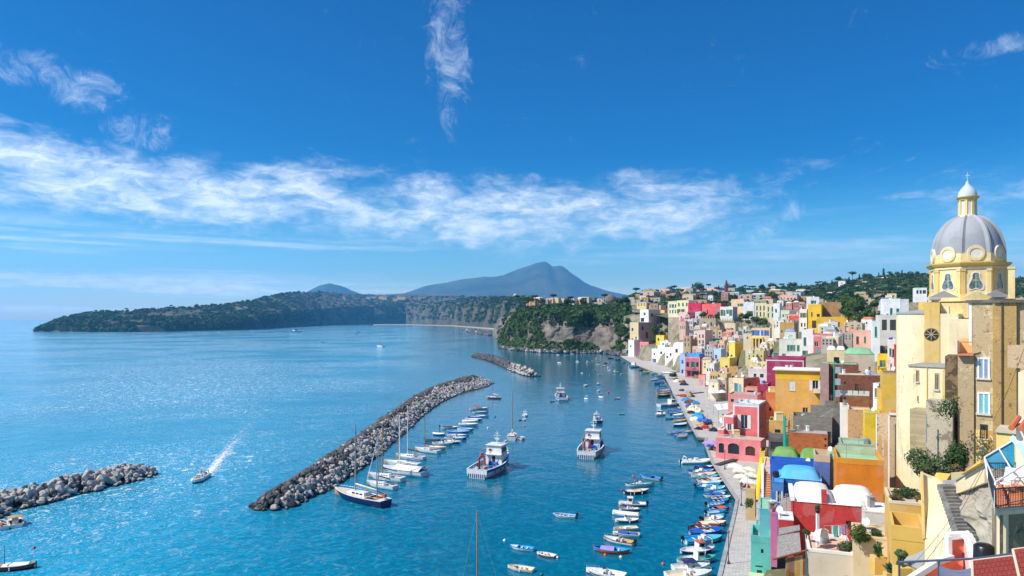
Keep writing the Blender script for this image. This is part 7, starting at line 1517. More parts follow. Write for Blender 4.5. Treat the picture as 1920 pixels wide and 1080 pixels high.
for i in range(9): m = MB(); m.cyl((i * .42 - .2, -.3, 3.35), (i * .42 + .1, 1.6, 3.75), .16, .14, 7); m.build('roof_tile', plaster(lin(206,110,66), .4), cw)
def lounger(label, p, rz):
    r = thing('garden_chair', label, 'chair', p, rz); mt = paint('W')
    for i in range(7): m = MB(); m.box(-.26, .26, -.30 + i * .09, -.23 + i * .09, .40, .43); m.build('slat', mt, r)
    for i in range(9): m = MB(); m.box(-.26, .26, .36 + i * .035, .40 + i * .035, .45 + i * .085, .52 + i * .085); m.build('slat', mt, r)
    for s_ in (-1, 1):
        m = MB(); m.path([(s_ * .29, -.35, 0), (s_ * .29, .15, .62), (s_ * .29, .45, .60)], .022, 5); m.build('leg', mt, r); m = MB(); m.path([(s_ * .29, .45, 0), (s_ * .29, -.3, .42)], .022, 5); m.build('leg', mt, r); m = MB(); m.box(s_ * .29 - .035, s_ * .29 + .035, -.2, .42, .61, .65); m.build('armrest', mt, r)
    return r
lounger('white slatted garden chair, front one of two on the terrace', G(1884, 921, TZ + .40), R(-60)); lounger('white slatted garden chair, rear one by the white wall', G(1901, 915, TZ + .40), R(-75))
# coral house at the bottom
CO = plaster(lin(240,116,84), .2); WC = plaster(lin(242,232,226), .3); PKW = plaster(lin(246,206,200), .25)
co = thing('coral_house', 'coral house front with white stepped coping at the bottom right', 'house', P(1790, 1080, 44)); L0 = Vector(co.location)
def pl(nm, mt, pts, th): m = MB(); m.plate([q - L0 for q in pts], th); return m.build(nm, mt, co)
pl('wall', CO, [P(1776, 1003, 45), P(1776, 1120, 45), P(1807, 1120, 45), P(1807, 1001, 45)], .3); pl('wall', CO, [P(1690, 1096, 43), P(1690, 1140, 43), P(1806, 1140, 43), P(1806, 1048, 44.6), P(1752, 1052, 44)], .3)
pl('side_wall', PKW, [P(1807, 1001, 45), P(1807, 1120, 45), P(1828, 1120, 42), P(1828, 1030, 43.5)], .3); pl('coping', WC, [P(1772, 1003, 44.9), P(1807, 1000, 44.9), P(1806, 995, 45.6), P(1771, 997, 45.6)], .35); pl('coping', WC, [P(1771, 1003, 44.8), P(1778, 1003, 44.8), P(1778, 1043, 44.8), P(1771, 1043, 44.8)], .4)
pl('coping', WC, [P(1748, 1046, 43.7), P(1778, 1038, 44.4), P(1778, 1046, 44.4), P(1750, 1056, 43.7)], .4); pl('coping', WC, [P(1684, 1090, 42.8), P(1748, 1050, 43.7), P(1752, 1058, 43.7), P(1690, 1100, 42.8)], .4)
for i in range(6):                                          # curved white parapet
    t0, t1 = i / 6, (i + 1) / 6; f = lambda t: (lerp(1805, 1836, t ** .8), lerp(996, 1062, t ** 1.4)); a, b = f(t0), f(t1); pl('coping', WC, [P(a[0], a[1], 44.8 - 2 * t0), P(b[0], b[1], 44.8 - 2 * t1), P(b[0] + 10, b[1] + 1, 44.9 - 2 * t1), P(a[0] + 10, a[1] - 2, 44.9 - 2 * t0)], .4)
pl('courtyard_wall', CRW, [P(1734, 1012, 52), P(1734, 1060, 51), P(1772, 1050, 49), P(1772, 1000, 50)], .3); pl('courtyard_floor', ROOFC['grey'], [P(1690, 1050, 55), P(1735, 1075, 48), P(1770, 1060, 48.5), P(1735, 1030, 55)], .2)
# red tiled roof and rail right in front
RT = plain(lin(150,62,52), .8); rt_ = thing('tiled_roof', 'small roof of red square tiles in the bottom right corner', 'roof', P(1824, 1080, 25)); L0 = Vector(rt_.location)
def tile_field(c00, c10, c11, c01, nu, nv, par, trim):
    m = MB(); m.plate([q - L0 for q in (c00, c10, c11, c01)], .12); bs = m.build('roof_deck', plain(lin(70,34,30), .9), par)
    for j in range(nv):
        for i in range(-1, nu):
            u0, u1 = (i + (.5 if j % 2 else 0)) / nu, (i + 1 + (.5 if j % 2 else 0)) / nu; u0, u1 = max(0, u0), min(1, u1)
            if u1 - u0 < .02: continue
            g_ = .004; at = lambda u, v: c00.lerp(c10, u).lerp(c01.lerp(c11, u), v) - L0; m = MB(); q = [at(u0 + g_, j / nv + g_), at(u1 - g_, j / nv + g_), at(u1 - g_, (j + 1) / nv - g_), at(u0 + g_, (j + 1) / nv - g_)]; nr = (q[1] - q[0]).cross(q[3] - q[0]).normalized(); nr = nr if nr.z > 0 else -nr; q = [w + nr * .03 for w in q]; m.plate(q, .03 if (q[1]-q[0]).cross(q[2]-q[0]).z > 0 else -.03); m.build('tile', RT, bs)
    m = MB(); m.cyl(c01 - L0, c11 - L0, .05, .05, 6); m.cyl(c00 - L0, c01 - L0, .05, .05, 6); m.build('edge_trim', plaster(lin(226,206,176), .3), par)
tile_field(P(1826, 1130, 22.5), P(1918, 1118, 22.5), P(1898, 1043, 25.5), P(1823, 1052, 25.5), 9, 8, rt_, 0); tile_field(P(1919.5, 1117, 22.4), P(1990, 1108, 22.4), P(1985, 1020, 25.6), P(1899.5, 1031, 25.6), 7, 9, rt_, 0)
hr_o = thing('hand_rail', 'grey steel hand rail crossing above the coral house', 'railing', P(1686, 1055, 30)); L0 = Vector(hr_o.location); m = MB(); m.path([P(1686, 1054, 30) - L0, P(1832, 1047, 28.5) - L0, P(1900, 1038, 27.5) - L0], .05, 7); m.build('rail', plain(lin(96,106,126), .4, .6), hr_o)
for x, y, z in ((1686, 1054, 30), (1760, 1050.5, 29.2), (1832, 1047, 28.5)): m = MB(); q = P(x, y, z) - L0; m.cyl(q, q - Vector((0, 0, 2.2)), .045, .045, 7); m.build('post', plain(lin(96,106,126), .4, .6), hr_o)
sh = thing('shade_sail', 'grey woven shade sail under the hand rail', 'awning', P(1762, 1062, 27)); L0 = Vector(sh.location); m = MB(); N = 8
for j in range(3):
    for i in range(N + 1): u = i / N; m.v.append(tuple(P(lerp(1761, 1823, u), lerp(1060, 1064, u) + 7 * math.sin(math.pi * u) * (1 if j == 0 else 0) + j * 28, 27 - j * 1.2) - L0))
for j in range(2):
    for i in range(N): m.f.append((j*(N+1)+i, j*(N+1)+i+1, (j+1)*(N+1)+i+1, (j+1)*(N+1)+i)); m.m.append(0)
m.build('cloth', plaster(lin(110,116,142), .4, 3.), sh, smooth=True)
for i, (a, b) in enumerate(((P(1720, 1050, 50), P(1850, 862, 52)), (P(1728, 1062, 49), P(1848, 872, 52)), (P(1862, 790, 86), P(1925, 640, 70)))):
    m = MB(); pts = [a.lerp(b, k / 10) - Vector((0, 0, .5 * math.sin(math.pi * k / 10))) for k in range(11)]; m.path(pts, .022, 4); tag(m.build('cable', plain((.12, .11, .10), .7)), ['upper overhead cable crossing the stairs', 'lower overhead cable crossing the stairs', 'cable slanting across the tenement front'][i], 'cable')
# black water tank
m = MB(); m.lathe([(0, .85), (.34, .82), (.5, .7), (.52, 0)], 18); o = m.build('water_tank', plain((.015, .015, .017), .3), None, smooth=True, loc=P(1845, 1048, 38)); tag(o, 'black plastic water tank on the rock behind the tiled roof', 'tank')

# ------------------------------------------------------------------ reed hut, laundry, garden bits by the cream terrace
rh = thing('reed_hut', 'hut with weathered grey reed mat roofs beside the red house', 'hut', P(1480, 1080, 80)); L0 = Vector(rh.location); REED = mat('reed_mat', lambda t, b: (t.put(b.inputs['Base Color'], t.mix(t.ss(t.noise(t.vm('MULTIPLY', wpos(t), (3., 3., .8)), 2., 5, .7), .35, .65), (.17, .155, .135), (.42, .39, .35))), t.put(b.inputs['Roughness'], .95)))
for q, nm in (([P(1456, 1046, 77), P(1502, 1035, 77), P(1499, 998, 83), P(1458, 1005, 83)], 'reed_roof'), ([P(1460, 1003, 83), P(1500, 993, 83.5), P(1499, 984, 86), P(1461, 990, 86)], 'reed_roof')): m = MB(); m.plate([w - L0 for w in q], .12); m.build(nm, REED, rh)
m = MB(); m.cyl(P(1449, 1049, 76.8) - L0, P(1515, 1031, 76.8) - L0, .10, .10, 7); m.build('beam', WOOD, rh); m = MB(); m.plate([P(1474, 1046, 77) - L0, P(1474, 1120, 76) - L0, P(1511, 1120, 76) - L0, P(1511, 1038, 77) - L0], .2)
rnd = random.Random(2); brd = []
for i in range(7):
    x0 = lerp(1474, 1511, i / 7); x1 = lerp(1474, 1511, (i + 1) / 7) - .4; mm = MB(); mm.plate([P(x0, 1046 - i * .9, 77) - L0, P(x0, 1120, 76) - L0, P(x1, 1120, 76) - L0, P(x1, 1046 - i * .9, 77) - L0], .12 + rnd.uniform(0, .05)); mm.build('board', plaster(lin(*rnd.choice([(150,104,52), (190,146,80), (126,88,46), (206,170,110)])), .8, 3.), rh)
rm = thing('reed_screen', 'loose grey reed pile on the roof left of the white vaults', 'roof', P(1462, 975, 96)); L0 = Vector(rm.location); m = MB(); m.plate([P(1459, 968, 95) - L0, P(1484, 966, 95) - L0, P(1486, 930, 101) - L0, P(1464, 935, 101) - L0], .2); m.build('reed_mat', REED, rm)
for i in range(26): m = MB(); u = rnd.random(); a = P(lerp(1460, 1484, u), lerp(968, 932, rnd.random()), 94.5) - L0; m.cyl(a, a + Vector((rnd.uniform(-.9, .9), rnd.uniform(.3, 1.4), rnd.uniform(0, .5))), .03, .03, 4); m.build('reed', REED, rm)
ln = thing('clothes_line', 'clothes line on the pink terrace', 'clothes line', P(1562, 1020, 76)); L0 = Vector(ln.location); a, b = P(1545, 986, 77) - L0, P(1588, 984, 76) - L0; m = MB(); m.cyl(a, b, .012, .012, 4); m.cyl(a, a - Vector((0, 0, 1.8)), .03, .03, 5); m.cyl(b, b - Vector((0, 0, 2.2)), .04, .04, 5); m.build('line', METAL, ln)
for i, (x, c, w, h) in enumerate(((1562, 'L', .5, .9), (1569, 'E', .55, 1.3), (1575, 'W', .5, 1.1), (1580, 'P', .4, .9))):
    q = P(x, 985.6, 76.5); m = MB(); n = 5
    for j in range(2):
        for k in range(n): m.v.append((lerp(-w/2, w/2, k / (n-1)), .05 * math.sin(k * 2.1 + i) * (j + .3), -h * j))
    for k in range(n - 1): m.f.append((k, k+1, n+k+1, n+k)); m.m.append(0)
    tag(m.build('laundry', CLOTH(c), None, loc=q), ['pale blue towel', 'sea green towel', 'white shirt cloth', 'lilac cloth'][i] + ' hanging on the terrace clothes line', 'laundry')
lp = thing('lamp_pedestal', 'white post with round plant pot on the pink terrace', 'post', P(1533, 1000, 78)); m = MB(); m.box(-.14, .14, -.14, .14, -1.5, 2.3); m.build('post', WHITE, lp); m = MB(); m.lathe([(0, 0), (.2, 0), (.28, .35), (.2, .45), (0, .45)], 10, (0, 0, 2.3)); m.build('pot', DARK, lp); link('plant', crown_mesh(77, [((0, 0, 2.95), (.32, .32, .3))], 200, .07, LEAF_L, 'plant'), lp)
pz = thing('stair_dome', 'white rounded stair hood on the pink terrace', 'stair hood', P(1541, 1012, 78)); m = MB(); m.lathe([(.9, 0), (.85, .6), (.6, 1.1), (0, 1.35)], 14, a0=0, a1=math.pi * 1.3); m.build('hood', WHITE, pz, smooth=True)

# ------------------------------------------------------------------ quay life
def lamp(label, x, y, h):
    r = thing('street_lamp', label, 'street lamp', G(x, y, 1.4)); m = MB(); m.lathe([(.26, 0), (.24, .25), (.12, .4), (.07, .9), (.055, h - .5), (.09, h - .45), (.05, h - .4)], 10); m.build('post', RAIL, r, smooth=30); m = MB(); m.lathe([(.07, h - .4), (.24, h - .05), (.26, h), (.1, h + .18), (.02, h + .3)], 6); m.build('lantern', plain(lin(150,120,70), .4), r)
lamp('iron street lamp nearest the bottom edge of the quay', 1366, 1057, 5.4); lamp('iron street lamp in the middle of the narrow quay', 1390, 948, 5.0); lamp('iron street lamp by the white parasols', 1359, 880, 5.0); lamp('iron street lamp on the far quay by the slipway', 1292, 694, 9); lamp('iron street lamp on the piazza edge', 1302, 782, 5.5)
def parasol(label, x, y, s, h, c, rz=0., group='cafe parasols'):
    p = G(x, y, 1.4 + h); r = thing('parasol', label, 'parasol', (p.x, p.y, 1.4), rz, group); m = MB(); m.cyl((0, 0, 0), (0, 0, h + .4), .05, .05, 7); m.lathe([(.4, 0), (.4, .1), (0, .12)], 10); m.build('pole', METAL, r); m = MB(); a = [Vector((sx * s, sy * s, h - .25)) for sx, sy in ((-1, -1), (1, -1), (1, 1), (-1, 1))]; ap_ = Vector((0, 0, h + .45))
    for i in range(4):
        b, c2 = a[i], a[(i + 1) % 4]; mid = (b + c2) / 2 - Vector((0, 0, -.06)); m.add([ap_, b, mid], [(0, 1, 2)]); m.add([ap_, mid, c2], [(0, 1, 2)]); m.add([b, c2, c2 - Vector((0, 0, .22)), b - Vector((0, 0, .22))], [(0, 1, 2, 3)])
    m.build('canopy', CLOTH(c), r); return r
CRMC = lin(238,226,200)
for i, (x, y, s, c, l) in enumerate(((1379, 872, 1.9, 'W', 'white parasol at the upper left of the cafe group'), (1388, 880, 1.75, CRMC, 'cream parasol, upper left of the four joined ones'), (1405, 878, 1.75, CRMC, 'cream parasol, upper right of the four joined ones'), (1391, 891, 1.75, CRMC, 'cream parasol, lower left of the four joined ones'), (1409, 889, 1.75, CRMC, 'cream parasol, lower right of the four joined ones'), (1403, 900, 1.8, 'W', 'white parasol at the lower end of the cafe group'))): parasol(l, x, y, s, 2.6, c, R(-24))
parasol('lilac parasol at the corner of the salmon arcade', 1333, 828, 2.2, 2.6, 'P', R(-30)); parasol('turquoise parasol at the far end of the quay', 1183, 655, 6.0, 6.0, 'T', .3); parasol('white parasol beside the palm on the far quay', 1253, 698, 3.0, 4.5, 'W', .2)
def table(label, x, y, c, z=1.4, s=.45, group='cafe tables', k=1.):
    r = thing('cafe_table', label, 'table', G(x, y, z), R(-25), group); m = MB(); m.box(-s*1.2, s*1.2, -s, s, .72, .77); m.box(-s*1.22, s*1.22, -s*1.02, s*1.02, .55, .715); m.build('table_top', CLOTH(c), r); m = MB(); m.cyl((0, 0, 0), (0, 0, .55), .05, .05, 6); m.cyl((0, 0, 0), (0, 0, .04), .28, .28, 8); m.build('leg', RAIL, r); r.scale = (k, k, k)
    return r
def chair_at(p, rz, c, label, k=1.):
    r = thing('cafe_chair', label, 'chair', p, rz, 'cafe chairs'); mt = paint(c); m = MB(); m.box(-.22, .22, -.22, .22, .42, .46); m.build('seat', mt, r); m = MB(); m.box(-.22, .22, .18, .22, .5, .9); m.build('backrest', mt, r)
    for sx in (-1, 1):
        for sy in (-1, 1): m = MB(); m.box(sx * .19 - .02, sx * .19 + .02, sy * .19 - .02, sy * .19 + .02, 0, .42); m.build('leg', mt, r)
    r.scale = (k, k, k)
for i, (x, y) in enumerate(((1353, 852), (1366, 853), (1386, 852), (1398, 853), (1359, 855), (1373, 857), (1396, 857), (1349, 856))): table(f'white table on the pavement before the salmon arcade, {ORD[i]} of eight', x, y, 'W', s=.55, k=1.25)
for i, (x, y) in enumerate(((1397, 912), (1410, 910), (1398, 919), (1413, 916), (1406, 905))):
    table(f'blue and white cafe table below the parasols, {ORD[i]} of five', x, y, 'W' if i % 2 else 'N', k=1.2); p = G(x, y, 1.4)
    for j, dx in enumerate((-.95, .95)): chair_at(p + Vector((dx, -.2 + .4 * j, 0)), R(90 if dx < 0 else -90), 'N', f'navy cafe chair {"left" if dx < 0 else "right"} of the {ORD[i]} table below the parasols', 1.15)
def tent(label, pts, h, c='W'):
    P0 = G(*pts[0], 1.4); r = thing('canopy_tent', label, 'awning', P0); W_ = [G(x, y, 1.4) - P0 for x, y in pts]; m = MB(); N = 10
    for j in range(N + 1):
        for i in range(N + 1):
            u, v = i / N, j / N; q = W_[0].lerp(W_[1], u).lerp(W_[3].lerp(W_[2], u), v); m.v.append((q.x, q.y, h + .9 * abs(math.sin(u * math.pi * 2)) * math.sin(math.pi * v) ** .5 - .25 * math.sin(v * 9)))
    for j in range(N):
        for i in range(N): k = j * (N + 1) + i; m.f.append((k, k + 1, k + N + 2, k + N + 1)); m.m.append(0)
    m.build('canvas', CLOTH(c), r, smooth=True)
    for q in W_: m = MB(); m.cyl((q.x, q.y, 0), (q.x, q.y, h), .09, .09, 6); m.build('pole', METAL, r)
    return r
tent('long white draped canopy, farther of two on the piazza', [(1326, 738), (1362, 736), (1360, 729), (1322, 730)], 4.5); tent('long white draped canopy, nearer of two on the piazza', [(1330, 754), (1362, 752), (1360, 744), (1327, 745)], 4.2); tent('white sail awning left of the salmon palace', [(1347, 788), (1372, 786), (1368, 774), (1338, 777)], 4.2)
tent('white low awning by the arcade corner', [(1352, 806), (1364, 800), (1360, 795), (1348, 800)], 2.6)
NETC = [('B', 'blue tarpaulin'), ('S', 'grey net'), ('C', 'cream net'), ('D', 'brown net'), ('A', 'bright blue net'), ('H', 'tan net'), ('K', 'dark net'), ('R', 'red float')]
rn = random.Random(12); NP = [(1263, 706, 2.2, 0), (1268, 712, 1.8, 6), (1270, 716, 2.6, 2), (1280, 717, 2.0, 3), (1282, 722, 2.6, 6), (1278, 733, 1.6, 3), (1290, 736, 1.8, 1), (1282, 744, 2.0, 7), (1290, 744, 2.4, 5), (1297, 744, 1.6, 6), (1286, 752, 2.6, 4), (1293, 756, 2.6, 3), (1303, 757, 2.2, 4), (1291, 762, 1.6, 0), (1300, 768, 2.8, 2), (1308, 772, 2.4, 2), (1296, 775, 1.6, 6), (1309, 782, 2.6, 4), (1314, 788, 2.8, 4), (1304, 788, 2.2, 2), (1322, 792, 2.4, 0), (1327, 796, 1.8, 6), (1314, 798, 1.8, 5), (1324, 803, 1.7, 7), (1332, 803, 1.6, 1), (1310, 805, 1.4, 6), (1337, 808, 1.6, 6), (1331, 838, 1.2, 0), (1337, 842, 1.1, 3)]
for i, (x, y, s_, c) in enumerate(NP):
    m = MB(); off = Vector((i * 7.3, 0, 0)); prof = [(s_, 0), (s_ * .98, .25 * s_), (s_ * .7, .5 * s_), (s_ * .35, .66 * s_), (0, .7 * s_)]; m.lathe(prof, 14)
    m.v = [tuple(Vector(v) * (1 + .5 * noise.noise(Vector(v) * (1.4 / s_ * 1.3) + off)) if v[2] > .01 else v) for v in m.v]; tag(m.build('net_heap', plaster(PC[NETC[c][0]], .7, 5., tuple(.3 * q + .1 for q in PC[NETC[c][0]])), None, smooth=False, loc=G(x, y, 1.4)), f'heap of {NETC[c][1]} on the fishermen\'s quay, {ORD[i]} from the far end', 'fishing net', 'fishing gear heaps')
for i in range(34):                                        # floats and crates among the nets
    x, y, s_, c = NP[rn.randrange(6, 27)]; p = G(x + rn.uniform(-5, 5), y + rn.uniform(-2, 3), 1.4); m = MB(); k = rn.uniform(.25, .5)
    if i % 2: m.box(-k, k, -k * .7, k * .7, 0, k * .9); m.box(-k * .85, k * .85, -k * .55, k * .55, k * .9, k * .905)
    else: m.lathe([(0, 0), (k * .7, .1), (k, k * .7), (k * .6, k * 1.4), (0, k * 1.5)], 9)
    nm = 'crate' if i % 2 else 'net_float'; cc = rn.choice('OYRBWGN'); tag(m.build(nm, paint(cc), None, loc=p), f'{dict(O="orange", Y="yellow", R="red", B="blue", W="white", G="green", N="navy")[cc]} {"fish crate" if i % 2 else "net float"} among the nets, {ORD[i]} of the loose gear', 'crate' if i % 2 else 'float', 'floats and crates on the quay')
for i, (a, b) in enumerate((((1180, 667.5), (1170, 669)), ((1192, 668), (1181, 670)), ((1199, 671), (1188, 673.5)), ((1206, 669.5), (1196, 671)))):
    r, st2, L2 = gozzo(f'boat hauled out on the far slip, {ORD[i]} of four', *a, *b, top='WBAL'[i], low='W', inside='C', rim='W', ex='t', small=True); r.location.z = 1.7
# yellow debris chute and the peach stairs
dc = thing('debris_chute', 'yellow segmented debris chute leaning between the houses and the quay', 'chute', P(1428, 862, 146)); L0 = Vector(dc.location); a, b = P(1429, 862, 146) - L0, P(1418, 938, 138) - L0
for i in range(12): p, q = a.lerp(b, i / 12), a.lerp(b, (i + 1.15) / 12); m = MB(); m.cyl(p, q, .55, .42, 10, caps=False); m.build('segment', plain(lin(246,206,20), .5), dc, smooth=30)
m = MB(); m.cyl(a + Vector((-.3, 0, .1)), a + Vector((1.2, 0, .1)), .55, .55, 10); m.build('hopper', plain(lin(246,206,20), .5), dc)
ps_ = thing('peach_stairs', 'steep peach stairs with white side wall beside the blue house', 'stairs', P(1437, 933, 126)); L0 = Vector(ps_.location); n = 14
for i in range(n): m = MB(); a = P(1433, 933, 126).lerp(P(1433, 876, 133), i / (n - 1)) - L0; m.box(a.x, a.x + 1.3, a.y, a.y + .7, a.z - .4, a.z); m.build('step', plaster(lin(222,160,110), .4), ps_)
m = MB(); m.plate([P(1428, 936, 125.5) - L0, P(1432, 936, 125.5) - L0, P(1432, 868, 133) - L0, P(1428, 868, 133) - L0], .5); m.build('side_wall', plaster(lin(244,222,206), .3), ps_)
# merlon wall above the terraces
mw = thing('merlon_wall', 'long stone retaining wall with buttresses and a row of merlons', 'wall', P(1355, 625, 585)); L0 = Vector(mw.location); SW = stone(lin(168,152,126), lin(206,190,160), .35)
for (x0, x1, yt, yb, a) in ((1311, 1342, 597, 628, 40), (1344, 1376, 601, 632, 20), (1376, 1402, 605, 628, 25)):
    B_ = blk('wall', SW, x0, x1, yt, yb, 585, a, 6, mw)
    for k in range(7): wbox(B_, 'merlon', SW, .05 + k * .14, .10 + k * .14, -1.2, .0, 1.0, 1.12, mw)
    for k in (.3, .7): wbox(B_, 'buttress', SW, k - .03, k + .03, -.1, 1.6, 0, .8, mw)

# ------------------------------------------------------------------ roof clutter: part of each house
ANT = plain((.35, .35, .36), .5, .5); rc = random.Random(44); DISH = paint('W'); TANKM = [paint('L'), paint('S'), plain((.02, .02, .02), .4), paint('B')]
for h in list(HOUSES):
    rf = [c for c in h.children if c.name.startswith('roof')]
    if not rf or h.location.y > 700 or h.location.y < 60: continue
    me = rf[0].data; vs = [v.co for v in me.vertices][:4]; o_, ex1, ey1 = vs[0], vs[1] - vs[0], vs[3] - vs[0]; big = any(c.name.startswith('vault') for c in rf[0].children)
    if big: continue
    sc_ = 1.35 if h.location.y > 330 else 1.
    for _ in range(rc.choice([0, 1, 1, 2, 2]) + (1 if ex1.length > 7 else 0)):
        p = o_ + ex1 * rc.uniform(.12, .85) + ey1 * rc.uniform(.25, .85); k = rc.random(); m = MB()
        if k < .3: m.box(p.x - .3, p.x + .3, p.y - .3, p.y + .3, p.z, p.z + 1.2 * sc_); m.box(p.x - .4, p.x + .4, p.y - .4, p.y + .4, p.z + 1.2 * sc_, p.z + 1.3 * sc_); m.build('chimney', rc.choice([WHITE, CONC, CREAM]), h, fix=False)
        elif k < .55:
            m.cyl(p, p + Vector((0, 0, 2.6 * sc_)), .03 * sc_, None, 5)
            for q in (2.5, 2.2, 1.9): m.cyl(p + Vector((-.5, .1, q * sc_)), p + Vector((.5, -.1, q * sc_)), .02 * sc_, None, 4)
            m.build('aerial', ANT, h, fix=False)
        elif k < .7: m.lathe([(0, 0), (.35, .06), (.5, .18)], 10); q = m.build('satellite_dish', DISH, h); q.location = p + Vector((0, 0, .8)); q.rotation_euler = (R(70), 0, R(-60)); 
        elif k < .88: m.lathe([(.5, 0), (.55, .3), (.55, .9), (.3, 1.05), (0, 1.1)], 12); q = m.build('water_tank', rc.choice(TANKM), h, smooth=40); q.location = p
        else: m.box(p.x - .9, p.x + .9, p.y - .7, p.y + .7, p.z, p.z + 2.0); m.box(p.x - 1., p.x + 1., p.y - .8, p.y + .8, p.z + 2.0, p.z + 2.12); m.build('roof_hut', rc.choice([WHITE, CREAM, CONC]), h, fix=False)

# ------------------------------------------------------------------ people
SKIN = plain(lin(206,150,118), .6); HAIR = plain((.03, .02, .015), .7)
def body_mesh(pose):
    J = {'stand': dict(p=(0,0,.92), c=(0,.02,1.32), n=(0,.0,1.50), h=(0,-.02,1.66), ls=(-.19,0,1.42), le=(-.27,.02,1.15), lh=(-.24,-.1,.9), rs=(.19,0,1.42), re=(.28,.02,1.15), rh=(.25,-.12,.92), lk=(-.10,-.03,.5), lf=(-.11,.02,.06), rk=(.10,-.05,.5), rf=(.11,.03,.06), lt=(-.11,-.16,.03), rt=(.11,-.15,.03)),
         'sit': dict(p=(0,.1,.5), c=(0,.12,.9), n=(0,.1,1.08), h=(0,.07,1.24), ls=(-.19,.12,1.0), le=(-.27,.05,.74), lh=(-.2,-.2,.62), rs=(.19,.12,1.0), re=(.27,.05,.74), rh=(.2,-.2,.62), lk=(-.11,-.34,.5), lf=(-.11,-.36,.06), rk=(.11,-.34,.5), rf=(.11,-.36,.06), lt=(-.11,-.54,.03), rt=(.11,-.54,.03)),
         'lie': dict(p=(0,0,.16), c=(0,.42,.26), n=(0,.58,.36), h=(0,.72,.46), ls=(-.19,.5,.3), le=(-.32,.3,.14), lh=(-.3,.1,.06), rs=(.19,.5,.3), re=(.32,.3,.14), rh=(.3,.1,.06), lk=(-.1,-.38,.34), lf=(-.1,-.72,.06), rk=(.1,-.42,.16), rf=(.1,-.84,.06), lt=(-.1,-.84,.16), rt=(.1,-.9,.2))}[pose]
    names = list(J); vs = [Vector(J[k]) for k in names]; E = [('p','c'), ('c','n'), ('n','h'), ('c','ls'), ('ls','le'), ('le','lh'), ('c','rs'), ('rs','re'), ('re','rh'), ('p','lk'), ('lk','lf'), ('lf','lt'), ('p','rk'), ('rk','rf'), ('rf','rt')]
    rad = dict(p=.15, c=.155, n=.06, h=.105, ls=.07, le=.048, lh=.04, rs=.07, re=.048, rh=.04, lk=.07, lf=.045, lt=.035, rk=.07, rf=.045, rt=.035)
    me = bpy.data.meshes.new('body'); me.from_pydata(vs, [(names.index(a), names.index(b)) for a, b in E], []); o = bpy.data.objects.new('tmp_body', me); COL.objects.link(o)
    md = o.modifiers.new('skin', 'SKIN'); sub = o.modifiers.new('sub', 'SUBSURF'); sub.levels = 1; sub.render_levels = 1
    for i, k in enumerate(names): me.skin_vertices[0].data[i].radius = (rad[k], rad[k] * .85); me.skin_vertices[0].data[i].use_root = (k == 'p')
    dg = bpy.context.evaluated_depsgraph_get(); ev = o.evaluated_get(dg); out = bpy.data.meshes.new_from_object(ev); bpy.data.objects.remove(o)
    hd = Vector(J['h']); sh_ = (Vector(J['ls']).z + .0); pz_ = Vector(J['p'])
    for p in out.polygons:
        c = p.center; d_head = (c - hd).length
        arm = min((c - Vector(J[k])).length for k in ('le', 'lh', 're', 'rh')) < .11
        up_ = (c - pz_).dot((Vector(J['c']) - pz_).normalized()); p.material_index = 0 if d_head < .19 or arm else (1 if up_ > .02 else 2); p.use_smooth = True
    return out, hd
BODY = {k: body_mesh(k) for k in ('stand', 'sit', 'lie')}
def person(label, loc, rz, pose, shirt, legs, group=None, k=1.):
    src, hd = BODY[pose]; me = src.copy(); me.materials.clear()
    for mt in (SKIN, plain(shirt, .8), plain(legs, .8)): me.materials.append(mt)
    r = thing('person', label, 'person', loc, rz, group); link('body', me, r); m = MB(); m.lathe([(.118, -.02), (.125, .04), (.1, .1), (.05, .135), (0, .14)], 10, tuple(hd + Vector((0, .015, .0)))); m.build('hair', HAIR, r, smooth=True); r.scale = (k, k, k); return r
SPm = Vector(SPEED.location); srz = SPEED.rotation_euler.z; Rz = Matrix.Rotation(srz, 3, 'Z')
def on_speed(x, y, z): q = Rz @ Vector((x, y, 0)); return (SPm.x + q.x, SPm.y + q.y, z)
SL = place(360, 909, 389, 891)[2]
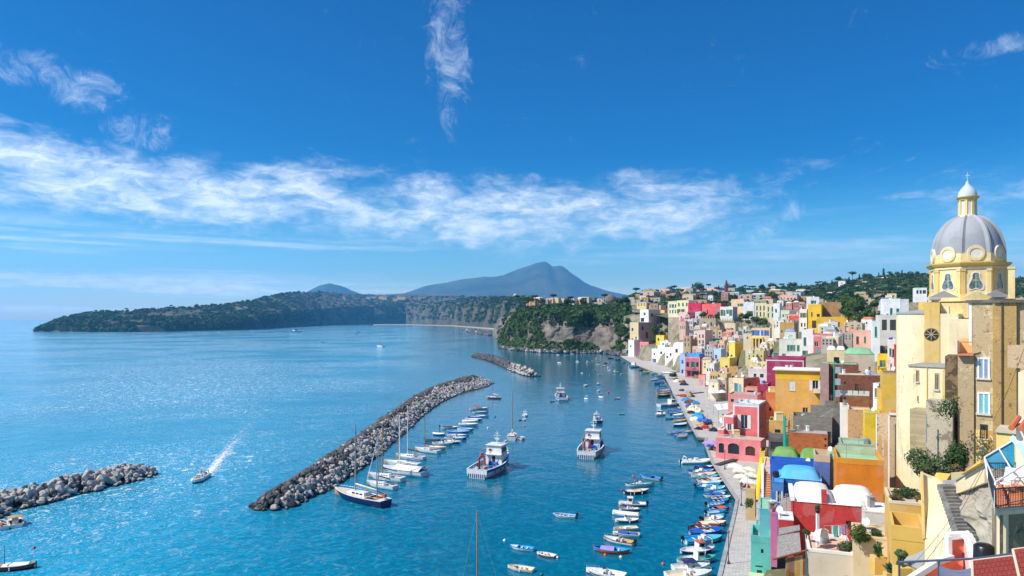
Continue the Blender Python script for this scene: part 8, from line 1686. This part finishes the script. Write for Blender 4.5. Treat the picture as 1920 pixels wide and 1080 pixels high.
person('person standing at the speedboat console in brown', on_speed(-.14 * SL, -.1, .75), srz + R(90), 'stand', lin(150,90,60), lin(60,50,60)); person('person sunbathing on the speedboat bow, legs towards the bow', on_speed(.22 * SL, .3, .85), srz + R(90), 'lie', lin(206,150,118), lin(190,60,50)); person('person lying on the speedboat foredeck beside another', on_speed(.20 * SL, -.45, .85), srz + R(80), 'lie', lin(60,50,50), lin(60,60,90)); person('person seated behind the speedboat console', on_speed(-.30 * SL, .2, .5), srz + R(90), 'sit', lin(230,230,230), lin(40,50,90))
PP = [(1395, 914, 'sit', (230,230,230), (40,50,90), 'white shirted diner at the cafe tables below the parasols'), (1408, 913, 'sit', (60,60,70), (50,50,50), 'dark shirted diner at the cafe tables below the parasols'), (1416, 913, 'sit', (190,80,70), (60,60,60), 'red shirted diner near the yellow chute'), (1339, 846, 'sit', (40,70,160), (40,40,50), 'blue shirted person at the corner of the salmon arcade'), (1331, 842, 'stand', (160,60,60), (50,50,60), 'red shirted person under the lilac parasol'), (1343, 843, 'sit', (220,210,190), (70,60,50), 'pale shirted person under the lilac parasol'),
      (1318, 795, 'stand', (60,70,90), (40,40,50), 'dark dressed person standing by the blue nets'), (1300, 740, 'stand', (170,150,130), (50,50,60), 'person walking past the net heaps on the piazza'), (1310, 764, 'stand', (50,50,60), (40,40,50), 'person standing in shade behind the cream nets'), (1327, 786, 'stand', (120,60,50), (60,60,70), 'person by the wooden post on the piazza'), (1206, 677, 'stand', (200,190,180), (50,60,80), 'tiny person walking on the far quay'), (1226, 680, 'stand', (60,60,80), (60,60,60), 'tiny dark person on the far quay near the white houses'), (1340, 732, 'stand', (30,60,140), (50,50,60), 'person in blue beside the farther white canopy')]
for x, y, po, s_, l_, lb in PP: person(lb, G(x, y, 1.4), random.uniform(0, 6.2), po, lin(*s_), lin(*l_), k=1.0 if y > 800 else (1.25 if y > 720 else 2.0))
# ------------------------------------------------------------------ haze
hz = MB(); hz.box(-22000, 22000, -250, 20000, -12, 1450)
HAZE = bpy.data.materials.new('haze'); HAZE.use_nodes = True
_t = NT(HAZE.node_tree); _t.n.clear(); _o = _t.new('ShaderNodeOutputMaterial'); _v = _t.new('ShaderNodeVolumePrincipled')
_v.inputs['Color'].default_value = (.17, .58, 1., 1); _v.inputs['Density'].default_value = 5.6e-5; _v.inputs['Anisotropy'].default_value = .15
_t.l.new(_v.outputs[0], _o.inputs['Volume'])
tag(hz.build('haze', HAZE), 'pale blue sea haze lying over the whole bay', 'haze', kind='stuff')
